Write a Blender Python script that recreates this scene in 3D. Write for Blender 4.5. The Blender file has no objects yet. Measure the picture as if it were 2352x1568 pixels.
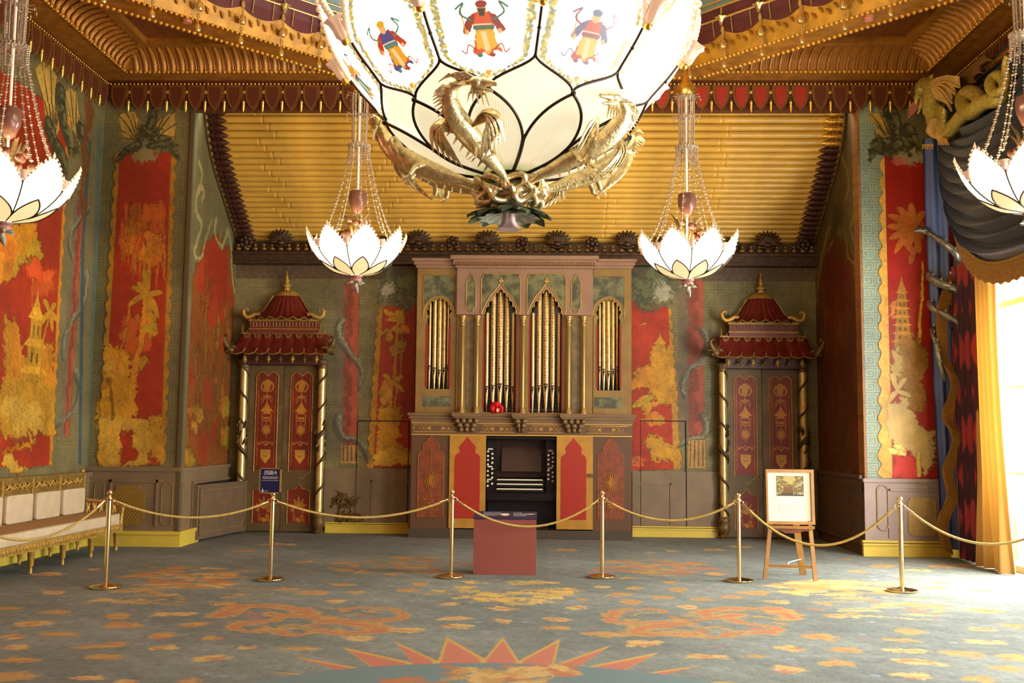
import bpy, bmesh, math, random
import numpy as np
from mathutils import Vector, Matrix
from mathutils.geometry import tessellate_polygon
random.seed(7); rng = np.random.default_rng(11)
S = bpy.context.scene
COL = S.collection
PI = math.pi
# ------------------------------------------------------------------ camera
FPX, EYE = 2324.0, 1.6
_yaw, _pit, _rol = math.atan(68/FPX), math.atan(219/FPX), 0.010
_f = Vector((-math.sin(_yaw)*math.cos(_pit), math.cos(_yaw)*math.cos(_pit), math.sin(_pit)))
_r0 = Vector((math.cos(_yaw), math.sin(_yaw), 0)); _u0 = _r0.cross(_f)
_R = _r0*math.cos(_rol) + _u0*math.sin(_rol); _U = _u0*math.cos(_rol) - _r0*math.sin(_rol)
CAM = Vector((0, 0, EYE))
cam = bpy.data.objects.new('camera', bpy.data.cameras.new('camera')); COL.objects.link(cam)
cam.matrix_world = Matrix(((_R.x, _U.x, -_f.x, 0), (_R.y, _U.y, -_f.y, 0), (_R.z, _U.z, -_f.z, EYE), (0, 0, 0, 1)))
cam.data.sensor_width = 36; cam.data.lens = 36*FPX/2352; cam.data.clip_start = 0.05; cam.data.clip_end = 200
S.camera = cam
# ------------------------------------------------------------------ world, daylight, exposure
S.view_settings.view_transform = 'Standard'; S.view_settings.look = 'None'
S.view_settings.gamma = 1; S.view_settings.use_curve_mapping = False
S.view_settings.exposure = 1.0
W = bpy.data.worlds.new('sky'); S.world = W; W.use_nodes = True
_bg = W.node_tree.nodes['Background']; _bg.inputs[0].default_value = (0.93, 0.97, 1.0, 1); _bg.inputs[1].default_value = 5.0
S.cycles.use_denoising = True
S.cycles.max_bounces = 6; S.cycles.diffuse_bounces = 4; S.cycles.glossy_bounces = 3
S.cycles.transmission_bounces = 4; S.cycles.transparent_max_bounces = 8
S.cycles.sample_clamp_indirect = 6.0; S.cycles.caustics_reflective = False; S.cycles.caustics_refractive = False
WARM = (1.0, 0.77, 0.36)
def light(name, kind, loc, power, color, size=None, sizey=None, rot=None):
    d = bpy.data.lights.new(name, kind); d.energy = power; d.color = color
    o = bpy.data.objects.new(name, d); o.location = loc; COL.objects.link(o)
    if kind == 'AREA': d.shape = 'RECTANGLE'; d.size = size; d.size_y = sizey
    elif size: d.shadow_soft_size = size
    if rot: o.rotation_euler = rot
    return o
# daylight falling in through the three tall windows of the east wall (one in view, two nearer the viewer)
for wy, pw in ((11.9, 560), (7.0, 400), (2.0, 260)):
    light('window_daylight', 'AREA', (6.35, wy, 2.1), pw, (0.95, 0.97, 1.0), 2.4, 3.8, (0, PI/2, 0))
# candle-warm bulbs inside the bowls of the chandeliers (their glass is added with them below)
BIGC = Vector((-0.27, 8.0, 3.35))
SMALL = [(-2.22, 11.9, 3.38), (1.72, 11.9, 3.36), (-4.72, 8.6, 3.31), (4.22, 8.7, 3.45)]
for k in range(8):
    light('bulb', 'POINT', (BIGC.x+.75*math.cos(k*PI/4), BIGC.y+.75*math.sin(k*PI/4), 5.05), 42, WARM, 0.12)
for (x, y, z) in SMALL:
    light('bulb', 'POINT', (x, y, z+0.62), 30, WARM, 0.08)
# ------------------------------------------------------------------ helpers
def ray(x, y): return _f + _R*((x-1176)/FPX) - _U*((y-784)/FPX)
def PY(x, y, Y): d = ray(x, y); return CAM + d*(Y/d.y)
def PX(x, y, X): d = ray(x, y); return CAM + d*(X/d.x)
def PZ(x, y, z=0.0): d = ray(x, y); return CAM + d*((z-EYE)/d.z)
def lin(c): return tuple((v/12.92 if v <= 0.04045 else ((v+0.055)/1.055)**2.4) for v in c)
def rootloc(o):
    l = Vector((0, 0, 0))
    while o: l += o.location; o = o.parent
    return l
class MB:
    def __init__(s): s.v = []; s.f = []; s.uv = None
    def add(s, vs, fs):
        b = len(s.v); s.v += [Vector(v) for v in vs]; s.f += [tuple(i+b for i in f) for f in fs]; return s
    def box(s, x0, x1, y0, y1, z0, z1):
        return s.add([(x0,y0,z0),(x1,y0,z0),(x1,y1,z0),(x0,y1,z0),(x0,y0,z1),(x1,y0,z1),(x1,y1,z1),(x0,y1,z1)],
                     [(0,3,2,1),(4,5,6,7),(0,1,5,4),(1,2,6,5),(2,3,7,6),(3,0,4,7)])
    def bar(s, p, q, w, h=None, up=(0,0,1)):
        p = Vector(p); q = Vector(q); d = (q-p).normalized(); h = h or w
        a = d.cross(Vector(up)); a = a.normalized() if a.length > 1e-4 else Vector((1,0,0)); b = a.cross(d).normalized()
        a = a*w/2; b = b*h/2
        return s.add([p-a-b,p+a-b,p+a+b,p-a+b,q-a-b,q+a-b,q+a+b,q-a+b],[(3,2,1,0),(4,5,6,7),(0,1,5,4),(1,2,6,5),(2,3,7,6),(3,0,4,7)])
    def tube(s, pts, r, n=8, closed=False, caps=True, flat=1.0):
        pts = [Vector(p) for p in pts]; m = len(pts); rs = list(r) if hasattr(r, '__len__') else [r]*m
        vs = []; fs = []; pa = None
        for i, p in enumerate(pts):
            t = (pts[(i+1) % m]-pts[i-1]) if closed else (pts[min(i+1, m-1)]-pts[max(i-1, 0)])
            t = t.normalized() if t.length > 1e-9 else Vector((0,0,1))
            if pa is None: pa = t.orthogonal().normalized()
            a = pa - t*pa.dot(t); a = a.normalized() if a.length > 1e-6 else t.orthogonal().normalized(); pa = a; b = t.cross(a)
            for k in range(n):
                c = 2*PI*k/n; vs.append(p + (a*math.cos(c) + b*math.sin(c)*flat)*rs[i])
        for i in range(m if closed else m-1):
            j = (i+1) % m
            for k in range(n): l = (k+1) % n; fs.append((i*n+k, i*n+l, j*n+l, j*n+k))
        if caps and not closed: fs.append(tuple(range(n-1, -1, -1))); fs.append(tuple((m-1)*n+k for k in range(n)))
        return s.add(vs, fs)
    def lathe(s, prof, c=(0,0,0), n=24, a0=0, a1=2*PI, flute=None, M=None):
        c = Vector(c); full = abs(a1-a0) > 6.28; nn = n if full else n+1; vs = []; fs = []
        for (r, z) in prof:
            for k in range(nn):
                a = a0+(a1-a0)*k/n; rr = r*(flute(a) if flute else 1)
                p = Vector((rr*math.cos(a), rr*math.sin(a), z)); vs.append(c + (M @ p if M else p))
        for i in range(len(prof)-1):
            for k in range(n):
                l = (k+1) % nn; fs.append((i*nn+k, i*nn+l, (i+1)*nn+l, (i+1)*nn+k))
        if full:
            if prof[0][0] > 1e-5: fs.append(tuple(range(nn-1, -1, -1)))
            if prof[-1][0] > 1e-5: fs.append(tuple((len(prof)-1)*nn+k for k in range(nn)))
        return s.add(vs, fs)
    def sph(s, c, r, nu=10, nv=6, M=None):
        r = r if hasattr(r, '__len__') else (r, r, r); c = Vector(c); vs = []; fs = []
        def P(x, y, z): p = Vector((x*r[0], y*r[1], z*r[2])); return c + (M @ p if M else p)
        vs.append(P(0,0,-1))
        for j in range(1, nv):
            t = -PI/2+PI*j/nv
            for k in range(nu): a = 2*PI*k/nu; vs.append(P(math.cos(t)*math.cos(a), math.cos(t)*math.sin(a), math.sin(t)))
        vs.append(P(0,0,1)); T = len(vs)-1
        for k in range(nu):
            l = (k+1) % nu; fs.append((0, 1+l, 1+k))
            for j in range(nv-2): fs.append((1+j*nu+k, 1+j*nu+l, 1+(j+1)*nu+l, 1+(j+1)*nu+k))
            fs.append((1+(nv-2)*nu+k, 1+(nv-2)*nu+l, T))
        return s.add(vs, fs)
    def octa(s, c, r, rz=None):
        x, y, z = c; rz = rz or r
        return s.add([(x+r,y,z),(x,y+r,z),(x-r,y,z),(x,y-r,z),(x,y,z+rz),(x,y,z-rz)],[(0,1,4),(1,2,4),(2,3,4),(3,0,4),(1,0,5),(2,1,5),(3,2,5),(0,3,5)])
    def prism(s, poly, o, ex, ey, d, holes=(), front_only=False):
        """polygon with holes in the plane o + a*ex + b*ey, thickened by d along ex x ey"""
        o = Vector(o); ex = Vector(ex); ey = Vector(ey); n = ex.cross(ey).normalized()*d
        def area(p): return sum(p[i-1][0]*p[i][1]-p[i][0]*p[i-1][1] for i in range(len(p)))
        loops = [list(poly) if area(poly) > 0 else list(poly)[::-1]] + [list(h) if area(h) < 0 else list(h)[::-1] for h in holes]
        tri = tessellate_polygon([[Vector((a, b, 0)) for a, b in l] for l in loops])
        flat = [p for l in loops for p in l]; N = len(flat)
        vs = [o+ex*a+ey*b+n for a, b in flat]; fs = []
        for t in tri:
            a, b, c = (flat[i] for i in t)
            cr = (b[0]-a[0])*(c[1]-a[1])-(b[1]-a[1])*(c[0]-a[0])
            if abs(cr) < 1e-12: continue
            fs.append(tuple(t) if cr > 0 else tuple(t)[::-1])
        if not front_only:
            vs += [o+ex*a+ey*b for a, b in flat]; fs += [tuple(i+N for i in f[::-1]) for f in list(fs)]
            b = 0
            for l in loops:
                m = len(l)
                for i in range(m): j = (i+1) % m; fs.append((b+i+N, b+j+N, b+j, b+i))
                b += m
        return s.add(vs, fs)
    def grid(s, fn, nu, nv, cu=False, thick=0):
        nn = nu if cu else nu+1
        vs = [fn(i/nu, j/nv) for j in range(nv+1) for i in range(nn)]; fs = []
        for j in range(nv):
            for i in range(nu): l = (i+1) % nn; fs.append((j*nn+i, j*nn+l, (j+1)*nn+l, (j+1)*nn+i))
        return s.add(vs, fs)
    def mesh(s, name, m, smooth=True, ang=62, off=Vector((0,0,0)), uvf=None):
        me = bpy.data.meshes.new(name); me.from_pydata([v-off for v in s.v], [], s.f); me.update()
        if uvf:
            uv = me.uv_layers.new(name='UVMap'); a = np.empty(len(me.loops)*2, np.float32)
            idx = np.empty(len(me.loops), np.int32); me.loops.foreach_get('vertex_index', idx)
            t = np.array([uvf(v) for v in s.v], np.float32); a = t[idx].ravel(); uv.data.foreach_set('uv', a)
        if smooth:
            me.shade_smooth(); me.set_sharp_from_angle(angle=math.radians(ang))
        me.materials.append(m); return me
    def build(s, name, m, parent=None, smooth=True, ang=62, uvf=None):
        if parent: off = rootloc(parent)
        else:
            xs = [v.x for v in s.v]; ys = [v.y for v in s.v]; zs = [v.z for v in s.v]
            off = Vector(((min(xs)+max(xs))/2, (min(ys)+max(ys))/2, min(zs)))
        me = s.mesh(name, m, smooth, ang, off, uvf)
        o = bpy.data.objects.new(name, me); COL.objects.link(o)
        if parent: o.parent = parent
        else: o.location = off
        return o
def inst(src, name, parent, loc, rz=0, scale=None, M=None):
    """another object sharing src's mesh, placed at a world point, child of parent"""
    o = bpy.data.objects.new(name, src.data if hasattr(src, 'data') else src); COL.objects.link(o); o.parent = parent
    l = Vector(loc) - rootloc(parent)
    if M is not None: o.matrix_local = Matrix.Translation(l) @ M.to_4x4()
    else:
        o.location = l; o.rotation_euler = (0, 0, rz)
        if scale: o.scale = scale if hasattr(scale, '__len__') else (scale,)*3
    return o
def tag(o, label, cat, group=None):
    o['label'] = label; o['category'] = cat
    if group: o['group'] = group
    return o
def thing(name, loc, label, cat, group=None):
    o = bpy.data.objects.new(name, None); COL.objects.link(o); o.location = loc; o.empty_display_size = 0.1
    return tag(o, label, cat, group)
def struct(o): o['kind'] = 'structure'; return o
def stuff(o): o['kind'] = 'stuff'; return o
def sroot(name, loc=(0,0,0)):
    o = bpy.data.objects.new(name, None); COL.objects.link(o); o.location = loc; o['kind'] = 'structure'; return o
KIDS = {}
def copy_tree(o, parent=None):
    c = o.copy(); COL.objects.link(c)
    if parent: c.parent = parent
    for ch in KIDS_of(o): copy_tree(ch, c)
    return c
def KIDS_of(o): return [x for x in bpy.data.objects if x.parent is o]
# ------------------------------------------------------------------ materials
def mat(name, col, rough=0.6, metal=0.0, var=0.0, vs=6.0, bump=0.0, bs=40.0, emit=None, es=0.0, col2=None, spec=None, trans=0.0, alpha=1.0, ior=1.45):
    m = bpy.data.materials.new(name); m.use_nodes = True; nt = m.node_tree; b = nt.nodes['Principled BSDF']
    c = lin(col); b.inputs['Base Color'].default_value = (*c, 1); b.inputs['Roughness'].default_value = rough; b.inputs['Metallic'].default_value = metal
    b.inputs['IOR'].default_value = ior
    if spec is not None: b.inputs['Specular IOR Level'].default_value = spec
    if trans: b.inputs['Transmission Weight'].default_value = trans
    if alpha < 1: b.inputs['Alpha'].default_value = alpha
    if var or col2 or bump:
        tc = nt.nodes.new('ShaderNodeTexCoord')
    if var or col2:
        nz = nt.nodes.new('ShaderNodeTexNoise'); nz.inputs['Scale'].default_value = vs; nz.inputs['Detail'].default_value = 4
        nt.links.new(tc.outputs['Object'], nz.inputs['Vector'])
        rp = nt.nodes.new('ShaderNodeValToRGB'); nt.links.new(nz.outputs['Fac'], rp.inputs[0])
        d = lin(col2) if col2 else tuple(v*(1-var) for v in c); e = c if col2 else tuple(min(1, v*(1+var)) for v in c)
        rp.color_ramp.elements[0].position = 0.38; rp.color_ramp.elements[0].color = (*d, 1)
        rp.color_ramp.elements[1].position = 0.62; rp.color_ramp.elements[1].color = (*e, 1)
        nt.links.new(rp.outputs[0], b.inputs['Base Color'])
    if bump:
        n2 = nt.nodes.new('ShaderNodeTexNoise'); n2.inputs['Scale'].default_value = bs; n2.inputs['Detail'].default_value = 3
        nt.links.new(tc.outputs['Object'], n2.inputs['Vector'])
        bm = nt.nodes.new('ShaderNodeBump'); bm.inputs['Strength'].default_value = bump; bm.inputs['Distance'].default_value = 0.01
        nt.links.new(n2.outputs['Fac'], bm.inputs['Height']); nt.links.new(bm.outputs[0], b.inputs['Normal'])
    if emit:
        b.inputs['Emission Color'].default_value = (*lin(emit), 1); b.inputs['Emission Strength'].default_value = es
    return m
def mat_img(name, img, rough=0.6, bump=0.0, bs=60.0, emit=0.0, spec=0.3, metal=0.0, ext='EXTEND'):
    m = bpy.data.materials.new(name); m.use_nodes = True; nt = m.node_tree; b = nt.nodes['Principled BSDF']
    t = nt.nodes.new('ShaderNodeTexImage'); t.image = img; t.interpolation = 'Cubic'; t.extension = ext
    b.inputs['Roughness'].default_value = rough; b.inputs['Specular IOR Level'].default_value = spec; b.inputs['Metallic'].default_value = metal
    nt.links.new(t.outputs[0], b.inputs['Base Color'])
    if emit: nt.links.new(t.outputs[0], b.inputs['Emission Color']); b.inputs['Emission Strength'].default_value = emit
    if bump:
        tc = nt.nodes.new('ShaderNodeTexCoord'); n2 = nt.nodes.new('ShaderNodeTexNoise'); n2.inputs['Scale'].default_value = bs
        nt.links.new(tc.outputs['Object'], n2.inputs['Vector'])
        bm = nt.nodes.new('ShaderNodeBump'); bm.inputs['Strength'].default_value = bump; bm.inputs['Distance'].default_value = 0.01
        nt.links.new(n2.outputs['Fac'], bm.inputs['Height']); nt.links.new(bm.outputs[0], b.inputs['Normal'])
    return m
# ------------------------------------------------------------------ painter: builds procedural pictures (murals, carpet, prints) as arrays
def _noise(n, beta, seed):
    r = np.random.default_rng(seed); f = np.fft.rfft2(r.standard_normal((n, n)))
    ky = np.fft.fftfreq(n)[:, None]; kx = np.fft.rfftfreq(n)[None]; k = np.sqrt(kx*kx+ky*ky); k[0, 0] = 1
    f = f/k**beta; f[0, 0] = 0; a = np.fft.irfft2(f, (n, n)); return (a/a.std()).astype(np.float32)
NA = _noise(512, 1.25, 1); NB = _noise(512, 1.25, 2); NC = _noise(512, 0.9, 3)
def nz(N, X, Y, f): return N[(Y*f*512).astype(np.int64) & 511, (X*f*512).astype(np.int64) & 511]
class Canvas:
    def __init__(s, u0, v0, u1, v1, ppm, base):
        s.u0, s.v0, s.u1, s.v1, s.p = u0, v0, u1, v1, ppm
        s.w = int((u1-u0)*ppm); s.h = int((v1-v0)*ppm); s.a = np.empty((s.h, s.w, 3), np.float32); s.a[:] = base
    def win(s, x0, y0, x1, y1):
        i0 = max(0, int((x0-s.u0)*s.p)-1); i1 = min(s.w, int((x1-s.u0)*s.p)+2); j0 = max(0, int((y0-s.v0)*s.p)-1); j1 = min(s.h, int((y1-s.v0)*s.p)+2)
        if i1 <= i0 or j1 <= j0: return None
        X = s.u0+(np.arange(i0, i1, dtype=np.float32)+.5)/s.p; Y = s.v0+(np.arange(j0, j1, dtype=np.float32)+.5)/s.p
        X, Y = np.meshgrid(X, Y); return (slice(j0, j1), slice(i0, i1)), X, Y
    def put(s, sl, m, col, al=1.0):
        m = (m*al)[..., None]; s.a[sl] = s.a[sl]*(1-m) + np.asarray(col, np.float32)*m
    def poly(s, pts, col, rag=0.0, rf=0.6, al=1.0):
        pts = [tuple(p[:2]) for p in pts]; xs = [p[0] for p in pts]; ys = [p[1] for p in pts]; pd = rag*2.5
        w = s.win(min(xs)-pd, min(ys)-pd, max(xs)+pd, max(ys)+pd)
        if not w: return
        sl, X, Y = w
        if rag: X, Y = X+rag*nz(NA, X, Y, rf), Y+rag*nz(NB, X, Y, rf)
        ins = np.zeros(X.shape, bool); n = len(pts)
        for i in range(n):
            (xa, ya), (xb, yb) = pts[i-1], pts[i]
            if ya == yb: continue
            c = (Y > min(ya, yb)) & (Y <= max(ya, yb)); ins ^= c & (X < xa+(Y-ya)*(xb-xa)/(yb-ya))
        m = ins.astype(np.float32)
        if m.shape[0] > 2 and m.shape[1] > 2:
            m[1:-1, 1:-1] = (m[1:-1, 1:-1]*2+m[:-2, 1:-1]+m[2:, 1:-1]+m[1:-1, :-2]+m[1:-1, 2:])/6
        s.put(sl, m, col, al)
    def stroke(s, pts, w0, col, w1=None, rag=0.0, rf=1.0, al=1.0):
        pts = [tuple(p[:2]) for p in pts]; w1 = w0 if w1 is None else w1; n = len(pts)-1; pd = max(w0, w1)+rag*2.5
        w = s.win(min(p[0] for p in pts)-pd, min(p[1] for p in pts)-pd, max(p[0] for p in pts)+pd, max(p[1] for p in pts)+pd)
        if not w: return
        sl, X, Y = w
        if rag: X, Y = X+rag*nz(NA, X, Y, rf), Y+rag*nz(NB, X, Y, rf)
        M = np.full(X.shape, -9.0, np.float32)
        for i in range(n):
            (xa, ya), (xb, yb) = pts[i], pts[i+1]; dx, dy = xb-xa, yb-ya; L = dx*dx+dy*dy
            if L < 1e-10: continue
            t = np.clip(((X-xa)*dx+(Y-ya)*dy)/L, 0, 1); d = np.sqrt((X-xa-t*dx)**2+(Y-ya-t*dy)**2)
            ww = w0+(w1-w0)*(i+t)/n; np.maximum(M, ww/2-d, out=M)
        s.put(sl, np.clip(M*s.p+.5, 0, 1), col, al)
    def ell(s, c, rx, ry, col, rag=0.0, rf=1.0, rot=0.0, al=1.0, soft=None):
        r = max(rx, ry)+rag*2.5; w = s.win(c[0]-r, c[1]-r, c[0]+r, c[1]+r)
        if not w: return
        sl, X, Y = w
        if rag: X, Y = X+rag*nz(NA, X, Y, rf), Y+rag*nz(NB, X, Y, rf)
        dx, dy = X-c[0], Y-c[1]; ca, sa = math.cos(rot), math.sin(rot); a = (dx*ca+dy*sa)/rx; b = (-dx*sa+dy*ca)/ry
        d = (1-np.sqrt(a*a+b*b))*min(rx, ry); s.put(sl, np.clip(d/(soft or 1.0/s.p)+.5, 0, 1), col, al)
    def rect(s, x0, y0, x1, y1, col, al=1.0):
        w = s.win(x0, y0, x1, y1)
        if w: sl, X, Y = w; s.put(sl, ((X >= x0)&(X <= x1)&(Y >= y0)&(Y <= y1)).astype(np.float32), col, al)
    def mottle(s, amp, f=0.3, N=None, tint=(1,1,1)):
        X, Y = np.meshgrid(np.arange(s.w)/s.p, np.arange(s.h)/s.p); n = nz(NA if N is None else N, X, Y, f)[..., None]*amp
        s.a *= 1+n*np.asarray(tint, np.float32)
    def engrave(s, f=1.1, k=.24):
        """brushwork: darker and lighter strokes inside gold passages and a dark contour where gold meets the ground"""
        a = s.a; g = (a[..., 0] > .44) & (a[..., 1] > .30) & (a[..., 2] < a[..., 0]*.42) & (a[..., 1] > a[..., 0]*.52)
        X, Y = np.meshgrid(np.arange(s.w)/s.p, np.arange(s.h)/s.p)
        l = nz(NB, X*1.5+Y*.4, Y*.55-X*.2, f); l2 = nz(NA, X*.7-Y*.5, Y*1.2+X*.5, f*1.3)
        m = 1-k*np.exp(-(l/.16)**2)-k*.8*np.exp(-((l2-.5)/.14)**2)+k*.55*np.exp(-((l2+.6)/.2)**2)
        e = np.zeros(g.shape, bool); e[1:] |= g[1:] != g[:-1]; e[:, 1:] |= g[:, 1:] != g[:, :-1]
        m = np.where(g, m, 1)*np.where(e, .72, 1); s.a *= m[..., None].astype(np.float32)
    def image(s, name):
        im = bpy.data.images.new(name, s.w, s.h); a = np.ones((s.h, s.w, 4), np.float32); a[..., :3] = np.clip(s.a, 0, 1)
        im.pixels.foreach_set(a.ravel()); im.update(); im.pack(); return im
    def uv(s, fu): return lambda p: ((fu(p)[0]-s.u0)/(s.u1-s.u0), (fu(p)[1]-s.v0)/(s.v1-s.v0))
def spline(pts, k=6):
    pts = [Vector(p) for p in pts]; out = []; n = len(pts)
    for i in range(n-1):
        a = pts[max(i-1, 0)]; b = pts[i]; c = pts[i+1]; d = pts[min(i+2, n-1)]
        for j in range(k):
            t = j/k; out.append(0.5*((2*b)+(c-a)*t+(2*a-5*b+4*c-d)*t*t+(3*b-a-3*c+d)*t**3))
    out.append(pts[-1]); return out
def sp2(pts, k=5): return [(v.x, v.y) for v in spline([(p[0], p[1], 0) for p in pts], k)]
# common materials
GOLD = mat('gilt_metal', (0.86, 0.66, 0.30), 0.28, 0.9, var=0.18, vs=14, bump=0.25, bs=60)
GILT = mat('gilt_wood', (0.72, 0.56, 0.25), 0.45, 0.35, var=0.2, vs=20, bump=0.2, bs=80)
BRASS = mat('polished_brass', (0.93, 0.84, 0.62), 0.16, 1.0)
OLDGILT = mat('dark_gilding', (0.42, 0.31, 0.14), 0.5, 0.3, var=0.35, vs=25, bump=0.3, bs=70)
OXBLOOD = mat('oxblood_paint', (0.42, 0.13, 0.09), 0.45, 0.0, var=0.15, vs=12)
# ================================================================== SETTING
XW, XE, YF, YB, XL, XR = -6.5, 5.9, 14.45, 16.8, -5.18, 4.55     # room edges: west, east, pier front, back wall, recess returns
ZC = 6.8
RED, GLD, GLD2, GLD3, ORG = (0.60,0.19,0.09), (0.70,0.50,0.13), (0.76,0.58,0.20), (0.55,0.38,0.11), (0.70,0.35,0.12)
OLIVE, OLIVE2, TEAL = (0.41,0.37,0.23), (0.50,0.46,0.30), (0.43,0.50,0.45)
_T = ["1111111110","1000000010","1011111010","1010001010","1010111010","1010000010","1011111110","1000000000","1111111111","0000000000"]
FR = np.array([[int(c) for c in r] for r in _T], np.float32)
def fret(c, x0, y0, x1, y1, cell, col, al):
    w = c.win(x0, y0, x1, y1)
    if w: sl, X, Y = w; i = (X/cell).astype(int); j = (Y/cell).astype(int); c.put(sl, FR[j % 10, i % 10]*((X >= x0)&(X <= x1)), col, al)
def wavy(pts, amp, wl):
    """scalloped edge along a polyline"""
    out = []
    for (xa, ya), (xb, yb) in zip(pts[:-1], pts[1:]):
        L = math.hypot(xb-xa, yb-ya); n = max(2, int(L/wl*4)); tx, ty = (xb-xa)/L, (yb-ya)/L
        for i in range(n): t = i/n; o = amp*abs(math.sin(PI*t*L/wl)); out.append((xa+(xb-xa)*t-ty*o, ya+(yb-ya)*t+tx*o))
    out.append(pts[-1]); return out
def fol(c, x, y, rx, ry, col, n=9, seed=0):
    r = random.Random(seed)
    for i in range(n):
        a = r.random()*6.28; q = r.random()**.5*.8
        c.ell((x+rx*q*math.cos(a), y+ry*q*math.sin(a)), rx*.42, ry*.34, tuple(v*r.uniform(.86, 1.1) for v in col), rag=rx*.10, rf=1.3)
def willow(c, x, y, rx, ry, col, n=46, seed=0):
    r = random.Random(seed); fol(c, x, y+ry*.3, rx, ry*.7, col, 12, seed)
    for i in range(n):
        a = x+r.uniform(-rx, rx); b = y+ry*r.uniform(-.3, 1); l = ry*r.uniform(.4, 1.0)
        c.stroke([(a, b), (a+r.uniform(-.1, .1)*rx, b-l*.6), (a+r.uniform(-.2, .2)*rx, b-l)], rx*.16, tuple(v*r.uniform(.9, 1.1) for v in col), rx*.03, al=.75)
def pagoda(c, x, y0, y1, w, col, tiers=5):
    for i in range(tiers):
        a = y0+(y1-y0)*.75*i/tiers; b = y0+(y1-y0)*.75*(i+1)/tiers; ww = w*(1-.6*i/tiers)
        c.poly([(x-ww*.42, a), (x+ww*.42, a), (x+ww*.38, b), (x-ww*.38, b)], tuple(v*.92 for v in col))
        c.poly([(x-ww*.62, b-(b-a)*.28), (x+ww*.62, b-(b-a)*.28), (x+ww*.3, b+(b-a)*.1), (x-ww*.3, b+(b-a)*.1)], tuple(v*1.08 for v in col))
        for q in (-.2, .1): c.rect(x+ww*q, a+(b-a)*.15, x+ww*(q+.1), a+(b-a)*.5, tuple(v*.62 for v in col))
    t = y0+(y1-y0)*.75; c.poly([(x-w*.2, t), (x+w*.2, t), (x+w*.04, y1-(y1-t)*.45), (x, y1), (x-w*.04, y1-(y1-t)*.45)], col)
def leafs(c, o, ends, w, col):
    for e in ends:
        mx, my = (o[0]+e[0])/2, max(o[1], e[1])*.35+(o[1]+e[1])/2*.65
        p = sp2([o, (mx, my), e], 6); n = len(p)
        for i in range(n-1): c.stroke([p[i], p[i+1]], w*math.sin(PI*(i+.6)/n)+w*.12, col)
def mural(name, c, m, poly, o, ex, ey, uvf, parent):
    b = MB().prism(poly, o, ex, ey, 0.012); return b.build(name, m, parent, smooth=False, uvf=uvf)
def frame_line(mb, pts, o, ex, ey, n, w=0.025, d=0.02, closed=True):
    o = Vector(o); ex = Vector(ex); ey = Vector(ey); n = Vector(n)
    P = [o+ex*a+ey*b+n*d*.4 for a, b in pts]
    mb.tube(P, w*.55, 6, closed=closed, caps=not closed); return mb
def oval(cx, cy, w, h, n=14):
    """upright panel with round top and bottom"""
    r = w/2; q = [(cx+r*math.cos(PI*i/n), cy+h/2-r+r*math.sin(PI*i/n)) for i in range(n+1)]
    return q+[(cx-r*math.cos(PI*i/n), cy-h/2+r-r*math.sin(PI*i/n)) for i in range(n+1)]
def quatre(cx, cy, w, h, k=0.16):
    a, b = w/2, h/2; s = k*w; return [(cx-a+s, cy+b), (cx+a-s, cy+b), (cx+a-s, cy+b-s), (cx+a, cy+b-s*1.2), (cx+a, cy-b+s*1.2), (cx+a-s, cy-b+s), (cx+a-s, cy-b), (cx-a+s, cy-b), (cx-a+s, cy-b+s), (cx-a, cy-b+s*1.2), (cx-a, cy+b-s*1.2), (cx-a+s, cy+b-s)]
DADO = mat('mauve_grey_dado_paint', (0.48,0.39,0.27), 0.5, var=0.1, vs=3, bump=0.05, bs=30)
YEL = mat('straw_yellow_skirting_paint', (0.82,0.70,0.26), 0.4, var=0.06, vs=4)
GLINE = mat('gold_line', (0.80,0.62,0.28), 0.4, 0.3)
GFRET = mat('gold_fretted_ground', (0.64,0.50,0.18), 0.5, 0.2, var=0.35, vs=26, bump=0.3, bs=30)
BROWN = mat('brown_gilt_ceiling', (0.58,0.37,0.11), 0.5, 0.1, var=0.22, vs=7, bump=0.1, bs=60)
BROWN2 = mat('deep_brown_ceiling', (0.46,0.25,0.09), 0.55, 0.05, var=0.2, vs=9, bump=0.1, bs=60)
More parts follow.
